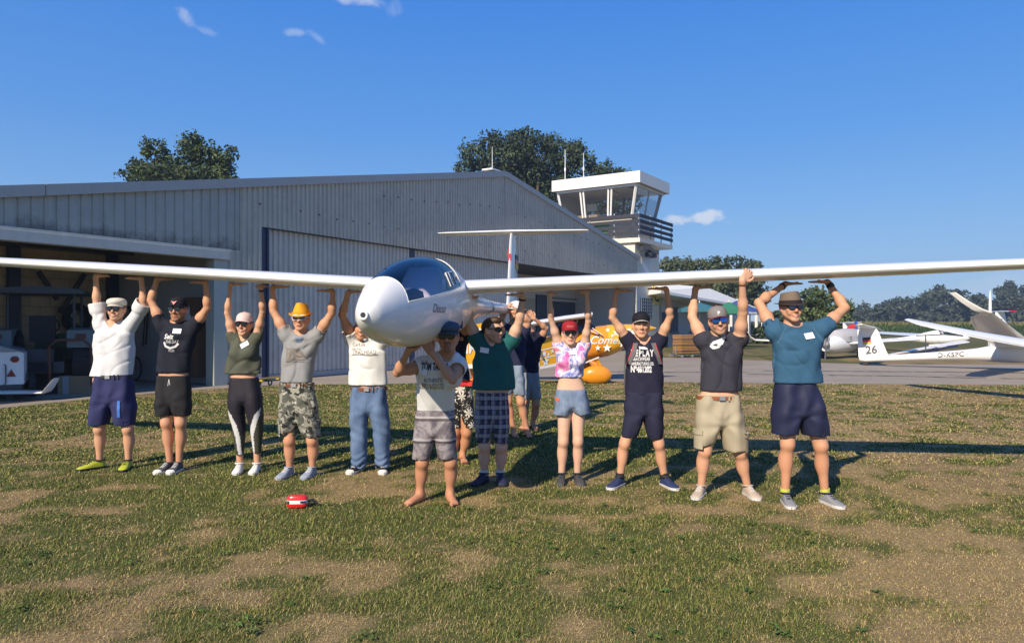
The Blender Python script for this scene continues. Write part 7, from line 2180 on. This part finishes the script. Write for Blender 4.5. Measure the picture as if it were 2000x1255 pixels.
person(dict(seed=6, cx=850, Y=6.42, label='barefoot man in flat cap carrying the glider nose, white printed tee', skin=SK3, head=(876, 657), head_dy=-.36, lean=-.22, neck=(874, 690), pitch=4, yaw=-3,
    sh=[(826, 713), (896, 714)], el=[(776, 727, -.32), (884, 741, -.42)], wr=[(797, 686), (842, 687)], hand=[('free', (.55, .35, .25), (-.1, -.2, 1), -.50), ('free', (-.5, .1, .9), (-.5, .75, .2), -.43)],
    shirt=dict(rows=[(722, 813, 903), (745, 817, 896), (775, 815, 890), (801, 812, 889)], sleeve=.30, mat=cloth('white_tee', (.70, .70, .69)), slr=.082, amp=.006, loose=.004, neck='scoop'),
    decals=[(('print', 'TOM TAILOR', 856, 712, .082, M_pk), dict(shear=.15, bold=.003, w=50)), (('print', 'AUTHENTIC', 853, 738, .05, M_pk), dict(w=36)), (('print', 'SUPPLY & CO LTD', 848, 750, .066, M_pg), dict(bold=.002, w=48)), (('print', 'THE', 836, 704, .045, M_pg), dict(shear=.2, w=14))],
    badge=(833, 721, -.06),
    legs=dict(rows=[(801, 812, 889), (840, 807, 892), (856, 806, 893)], crotch=852, hem=[(804, 841, 896), (852, 894, 894)], mat=cloth('board_print', (0, 0, 0), f_board), amp=.005),
    knee=[(825, 903), (880, 903)], ankle=[(820, 966), (879, 965)], toe=[(795, 986), (893, 987)], shoe=('bare',), build=.98,
    hat=('flat', cloth('slate_cap', (.055, .085, .13)), cloth('slate_cap', (.05, .075, .115))), glasses=(M_lens, M_frame, 1.05, .8), hairc=(.03, .02, .015), hair=dict(line=.03, low=.02), beard=(.035, .022, .016), beardk=.75, goatee=1))
def plain(n, c): return cloth(n, c)
person(dict(seed=7, cx=897, Y=8.3, label='person in black tee and black floral shorts half hidden behind the carrier', skin=SK3, head=(886, 618), neck=(886, 645), group=None,
    sh=[(864, 657), (908, 657)], el=[(856, 625), (909, 628)], wr=[(862, 592), (900, 592)], hand=W2('R', 'L'),
    shirt=dict(rows=[(675, 862, 909), (700, 866, 912), (725, 870, 918), (748, 872, 921)], sleeve=.4, mat=cloth('black_tee', (.014, .016, .028))),
    legs=dict(rows=[(744, 876, 921), (775, 876, 925), (790, 876, 926)], crotch=790, hem=[(876, 902, 834), (902, 930, 834)], mat=cloth('floral_print', (0, 0, 0), f_floral), belt=None, shapes=[blob('red_waistband', M_redp, [(880, 741), (926, 741), (926, 752), (880, 752)], .01)]),
    knee=[(889, 845), (912, 845)], ankle=[(886, 893), (903, 893)], toe=[(882, 906), (910, 906)], shoe=('flipflop', mat('sandal', (.12, .06, .04), .8)), hairc=(.04, .03, .02), hair=dict(line=.06)))
person(dict(seed=8, cx=963, Y=7.2, label='man in teal polo and plaid shorts looking right in sunglasses', skin=SK4, head=(963, 645), neck=(961, 670), yaw=48, smile=1, teeth=1,
    sh=[(931, 663), (1000, 664)], el=[(916, 625), (1014, 628)], wr=[(917, 590), (1021, 590)], hand=W2('B', 'L'), arm=1.06,
    shirt=dict(rows=[(680, 922, 1003), (705, 922, 1004), (735, 922, 1005), (760, 921, 1008)], sleeve=.34, mat=cloth('teal_polo', (.014, .105, .110)), slr=.080, neck='open', collar=.012, amp=.005),
    badge=(947, 683, -.16),
    legs=dict(rows=[(766, 927, 993), (805, 925, 996), (824, 925, 997)], crotch=822, hem=[(930, 959, 865), (964, 996, 865)], mat=cloth('plaid', (0, 0, 0), f_plaid), amp=.006),
    knee=[(946, 872), (979, 872)], ankle=[(946, 926), (977, 926)], toe=[(927, 951), (982, 951)], sock=mat('white_sock', (.62, .62, .62), .9), build=1.02,
    shoe=('shoe', mat('navy_shoe', (.018, .022, .06), .7), M_black, M_pk, mat('navy_shoe', (.018, .022, .06), .7)), glasses=(M_lens, M_frame, 1.05, .7), hairc=(.06, .032, .018), hair=dict(line=.066, top=1, low=.04, side=-.035), beard=(.20, .10, .055), beardk=.55, wrist=(None, (M_black, .018))))
person(dict(seed=9, cx=1003, Y=10.2, label='person in white cap, navy polo and denim shorts carrying the tail boom', skin=SK1, head=(1007, 607), neck=(1002, 634), yaw=-60,
    sh=[(984, 645), (1026, 645)], el=[(978, 622), (1032, 625)], wr=[(989, 608), (1012, 612)], hand=[('free', (.3, .2, 1), (.9, .3, 0), -.1), ('free', (-.4, .1, .9), (-.9, .2, 0), -.12)],
    shirt=dict(rows=[(660, 980, 1030), (685, 981, 1027), (714, 979, 1024)], sleeve=.45, mat=cloth('navy_polo', (.022, .024, .06))),
    legs=dict(rows=[(713, 979, 1023), (738, 977, 1027), (748, 977, 1027)], crotch=748, hem=[(976, 1000, 772), (1003, 1027, 771)], mat=cloth('pale_denim', (0, 0, 0), f_denim((.12, .18, .27), (.33, .39, .46)))),
    knee=[(992, 785), (1017, 785)], ankle=[(1003, 830), (1029, 838)], toe=[(1008, 838), (1036, 851)], shoe=('bare',), hairc=(.05, .03, .02), hair=dict(line=.03), hat=('cap', cloth('white_cap', (.70, .70, .70)), cloth('white_cap', (.70, .70, .70)))))
person(dict(seed=10, cx=1038, Y=10.95, label='person in navy tee and grey shorts with raised hands behind the row', skin=SK3, head=(1028, 623), neck=(1034, 648), yaw=-35,
    sh=[(1019, 660), (1056, 660)], el=[(1010, 640), (1067, 641)], wr=[(1016, 618), (1043, 622)], hand=[('free', (.2, .1, 1), (.5, .9, 0), -.1), ('free', (-.5, .1, .8), (-.5, .9, 0), -.15)],
    shirt=dict(rows=[(672, 1018, 1058), (700, 1018, 1055), (728, 1018, 1054)], sleeve=.35, mat=cloth('midnight_tee', (.014, .015, .034))),
    legs=dict(rows=[(727, 1019, 1053), (750, 1018, 1056), (758, 1017, 1057)], crotch=758, hem=[(1017, 1036, 780), (1037, 1057, 779)], mat=cloth('grey_short', (.24, .26, .28))),
    knee=[(1026, 790), (1047, 790)], ankle=[(1024, 826), (1041, 827)], toe=[(1018, 838), (1046, 836)], shoe=('flipflop', mat('sandal', (.12, .06, .04), .8)), hairc=(.02, .017, .017), hair=dict(line=.06)))
person(dict(seed=11, cx=1115, Y=7.2, label='girl in red cap, tie dye crop top and ripped denim shorts', skin=SK4, fem=1, bustk=.85, head=(1113, 651), hs=.92, neck=(1115, 681), facew=.92,
    sh=[(1091, 674), (1142, 674)], el=[(1076, 621), (1149, 627)], wr=[(1074, 578), (1146, 576)], hand=W2('B', 'B'), arm=.74,
    shirt=dict(rows=[(692, 1085, 1148), (712, 1084, 1143), (736, 1085, 1141)], sleeve=.16, mat=cloth('tie_dye', (0, 0, 0), f_tie), slr=.058, amp=.006),
    badge=(1117, 687, .12, .075, .042),
    legs=dict(rows=[(760, 1084, 1147), (782, 1081, 1152), (795, 1080, 1154)], crotch=797, hem=[(1079, 1116, 810), (1117, 1155, 808)], mat=cloth('ripped_denim', (0, 0, 0), f_denim((.03, .07, .19), (.34, .42, .52))), amp=.004, shapes=[blob('orange_pocket_tip', mat('orange_cloth', (.62, .13, .05), .8), [(1084, 774), (1092, 776), (1089, 782), (1084, 780)], .006)]),
    knee=[(1100, 862), (1129, 862)], ankle=[(1097, 930), (1128, 930)], toe=[(1092, 951), (1134, 949)], build=.87, thigh=.083,
    shoe=('shoe', mat('dark_trainer', (.05, .05, .052), .8), mat('dark_sole', (.09, .09, .09), .8), M_pk, M_black), shoeL=.245, shoeW=.9, hat=('cap', cloth('red_cap', (.30, .018, .03)), cloth('red_cap', (.30, .018, .03))), emblem=('OHIO', .030, mat('dusty_pink', (.42, .10, .10), .8)), glasses=(M_lens, M_steel, 1.15, .95), hairc=(.14, .06, .03), hair=dict(line=.05, side=-.02, low=.06)))
person(dict(seed=12, cx=1256, Y=7.04, label='boy in black cap and navy printed tee wearing grey and red backpack', skin=SK2, head=(1252, 636), hs=.96, neck=(1256, 667), yaw=-6, pitch=-2, facew=.95,
    sh=[(1227, 665), (1289, 665)], el=[(1196, 620), (1309, 618)], wr=[(1203, 570), (1302, 565)], hand=W2('R', 'L'), arm=.88,
    shirt=dict(rows=[(690, 1222, 1297), (720, 1221, 1296), (745, 1220, 1297), (770, 1218, 1300)], sleeve=.30, mat=cloth('navy_tee', (.018, .018, .040)), slr=.072, neck='vee', amp=.005),
    decals=[(('print', 'REPLAY', 1251, 689, .085, M_pw), dict(bold=.004, space=1.3, w=43)), (('print', 'BEACHWEAR', 1249, 700, .045, M_pw), dict(bold=.002, space=1.2, w=33)), (('print', 'MANUFACTURING CO.', 1251, 709, .040, M_pw), dict(bold=.002, space=1.1, w=44)), (('print', 'Nº481202', 1249, 720, .080, M_pw), dict(bold=.004, w=39))],
    badge=(1253, 676, -.08, .08, .05),
    legs=dict(rows=[(765, 1220, 1296), (800, 1217, 1297), (816, 1216, 1298)], crotch=812, hem=[(1212, 1244, 853), (1264, 1297, 855)], mat=cloth('indigo_short', (.022, .023, .050)), amp=.006),
    knee=[(1220, 866), (1287, 867)], ankle=[(1211, 932), (1298, 938)], toe=[(1186, 959), (1314, 967)], build=.90, sock=M_black,
    shoe=('shoe', mat('navy_runner', (.022, .035, .11), .7, var=.3, scale=20), M_sole, M_pk, M_black), hat=('cap', cloth('black_cap', (.012, .013, .022)), cloth('black_cap', (.012, .013, .022)), M_pw), hairc=(.30, .19, .10), hair=dict(line=.045, low=.03), backpack=(cloth('grey_strap', (.14, .14, .15)), mat('red_trim', (.5, .06, .06), .7))))
person(dict(seed=13, cx=1405, Y=6.66, label='man with blue mirrored sunglasses, grey tee and beige cargo shorts', skin=SK2, head=(1403, 627), neck=(1402, 657), yaw=-8, roll=-7, smile=1, teeth=1,
    sh=[(1373, 664), (1444, 663)], el=[(1352, 619), (1451, 610)], wr=[(1358, 568), (1450, 556)], hand=[('wing', 'R'), ('grip',)], arm=1.1,
    shirt=dict(rows=[(683, 1370, 1453), (710, 1369, 1452), (740, 1368, 1451), (763, 1366, 1449)], sleeve=.22, mat=cloth('charcoal_tee', (.040, .040, .055)), slr=.078, amp=.0055),
    shapes=[stroke('print_ring', M_pw, [(1384, 674), (1390, 668), (1400, 670), (1397, 676), (1387, 678), (1383, 673)], .028), stroke('print_bar', M_pw, [(1392, 668), (1405, 663), (1411, 656)], .03), stroke('print_bar', M_pb, [(1403, 658), (1410, 652)], .03), stroke('print_bar', M_pw, [(1402, 672), (1408, 664)], .016), blob('print_dot', M_pk, [(1386, 672), (1394, 670), (1393, 675)], .012)],
    legs=dict(rows=[(771, 1362, 1444), (810, 1358, 1453), (828, 1357, 1456)], crotch=832, hem=[(1358, 1394, 870), (1415, 1460, 879)], mat=cloth('beige_cargo', (.40, .35, .25)), amp=.009, belt=mat('tan_leather', (.28, .09, .03), .5, var=.1), cargo=1, deep=1.16),
    knee=[(1377, 881), (1446, 884)], ankle=[(1370, 950), (1460, 956)], toe=[(1349, 972), (1467, 987)], build=1.02,
    shoe=('shoe', mat('beige_shoe', (.46, .37, .29), .8), M_sole, M_lace, mat('beige_shoe', (.46, .37, .29), .8)), toecap=0, hat=('cap', cloth('grey_red_cap', (.20, .19, .19)), cloth('maroon_visor', (.26, .05, .07))), emblem=('P', .042, M_pw), glasses=(M_lensb, M_frame, 1.12, .6), hairc=(.13, .09, .06), hair=dict(line=.03, low=.03), beard=(.15, .10, .07), beardk=.6, wrist=(None, (BR, .010))))
person(dict(seed=14, cx=1560, Y=6.36, label='man in brown fedora, blue tee and navy shorts at the right end', skin=SK1, head=(1545, 601), neck=(1550, 638), smile=1, teeth=1, yaw=4, roll=-2,
    sh=[(1513, 648), (1604, 643)], el=[(1482, 591), (1650, 601)], wr=[(1532, 555), (1618, 552)], hand=W2('R', 'L'), arm=1.08,
    shirt=dict(rows=[(662, 1509, 1609), (690, 1510, 1606), (718, 1509, 1604), (747, 1508, 1608)], sleeve=.30, mat=cloth('steel_blue_tee', (0, 0, 0), f_heather((.035, .105, .185))), slr=.080, amp=.006),
    badge=(1571, 655, .16), shapes=[stroke('seam', mat('seam_blue', (.08, .17, .26), .8), [(1528, 641), (1520, 655), (1514, 670)], .006, .004), stroke('seam', mat('seam_blue', (.08, .17, .26), .8), [(1582, 640), (1592, 653), (1600, 668)], .006, .004)],
    legs=dict(rows=[(748, 1512, 1592), (790, 1508, 1612), (808, 1507, 1615)], crotch=815, hem=[(1507, 1560, 847), (1569, 1620, 849)], mat=cloth('navy_sport', (.018, .022, .058), rough=.6), amp=.007, drawstring=0, deep=1.05),
    knee=[(1538, 867), (1603, 871)], ankle=[(1534, 952), (1612, 960)], toe=[(1531, 985), (1627, 996)], build=1.06,
    shoe=('shoe', mat('steel_runner', (.23, .235, .25), .6, var=.15), M_sole, M_black, M_black), sock=mat('lime_sock', (.5, .55, .06), .8), hat=('fedora', cloth('taupe_felt', (.17, .13, .095)), cloth('dark_brim', (.045, .032, .035)), cloth('dark_band', (.03, .022, .022))), brim=.95, brimup=.5, taper=.82, crown=.95, glasses=(mat('blue_lens', (.015, .03, .11), .07, var=0, coat=.5), M_frame, 1.0), hairc=(.06, .04, .03), hair=dict(line=.03, low=.02), wrist=((M_black, .014), (M_black, .030))))

# ------------------------------------------------------------------ small red case in the turf
c = G(581, 991)
t = thing('plastic_case', 'small red plastic case with white and navy band lying in the grass', 'case', (c.x, c.y, 0), .12)
b = MB(); rs = []
for z, gx_, gy_ in ((.012, .075, .04), (.03, .088, .048), (.042, .086, .047)): rs.append([(gx_ * math.copysign(abs(math.cos(a)) ** .6, math.cos(a)), gy_ * math.copysign(abs(math.sin(a)) ** .6, math.sin(a)), z) for a in np.linspace(0, 2 * PI, 25)[:-1]])
b.rings(rs); b.build('lower_shell', mat('red_plastic', (.62, .02, .02), .3, coat=.3), t, True)
for i, (a0, a1, m) in enumerate(((0, 1, M_white),)):
    b = MB(); rs = []
    for z in (.0425, .072): rs.append([(.085 * math.copysign(abs(math.cos(a)) ** .6, math.cos(a)), .046 * math.copysign(abs(math.sin(a)) ** .6, math.sin(a)), z) for a in np.linspace(0, 2 * PI, 25)[:-1]])
    b.rings(rs); bd_ = b.build('band', m, t, True)
b = MB(); b.box((.055, -.0455, .057), (.05, .006, .018)); b.build('navy_label', M_navyp, bd_)
b = MB(); b.box((-.070, -.043, .057), (.016, .006, .022)); b.build('dark_clip', M_black, bd_)
b = MB(); rs = []
for z, g_ in ((.0725, 1.02), (.09, 1.0), (.104, .85), (.11, .55)): rs.append([(.084 * g_ * math.copysign(abs(math.cos(a)) ** .6, math.cos(a)), .046 * g_ * math.copysign(abs(math.sin(a)) ** .6, math.sin(a)), z) for a in np.linspace(0, 2 * PI, 25)[:-1]])
b.rings(rs); b.build('upper_shell', mat('red_plastic', (.62, .02, .02), .3, coat=.3), t, True)
b = MB(); b.tube([(.085, .01, .05), (.12, .02, .06), (.15, .03, .035), (.17, .02, .012)], [.012, .014, .012, .008], 8); b.build('strap_end', M_black, t, True)
# ------------------------------------------------------------------ afternoon haze over the fields
hb = MB(); hb.box((60, 170, 24), (900, 720, 50))
hz_o = hb.build('haze', None, None); hz_o.data.materials.clear()
hm = bpy.data.materials.new('haze_air'); hm.use_nodes = True
ht = NT(hm.node_tree); ht.n.clear()
ho = ht.new('ShaderNodeOutputMaterial'); hv_ = ht.new('ShaderNodeVolumePrincipled')
hv_.inputs['Color'].default_value = (.62, .78, 1.0, 1); hv_.inputs['Density'].default_value = .0007; hv_.inputs['Anisotropy'].default_value = .2
ht.l.new(hv_.outputs[0], ho.inputs['Volume'])
hz_o.data.materials.append(hm); hz_o['kind'] = 'stuff'
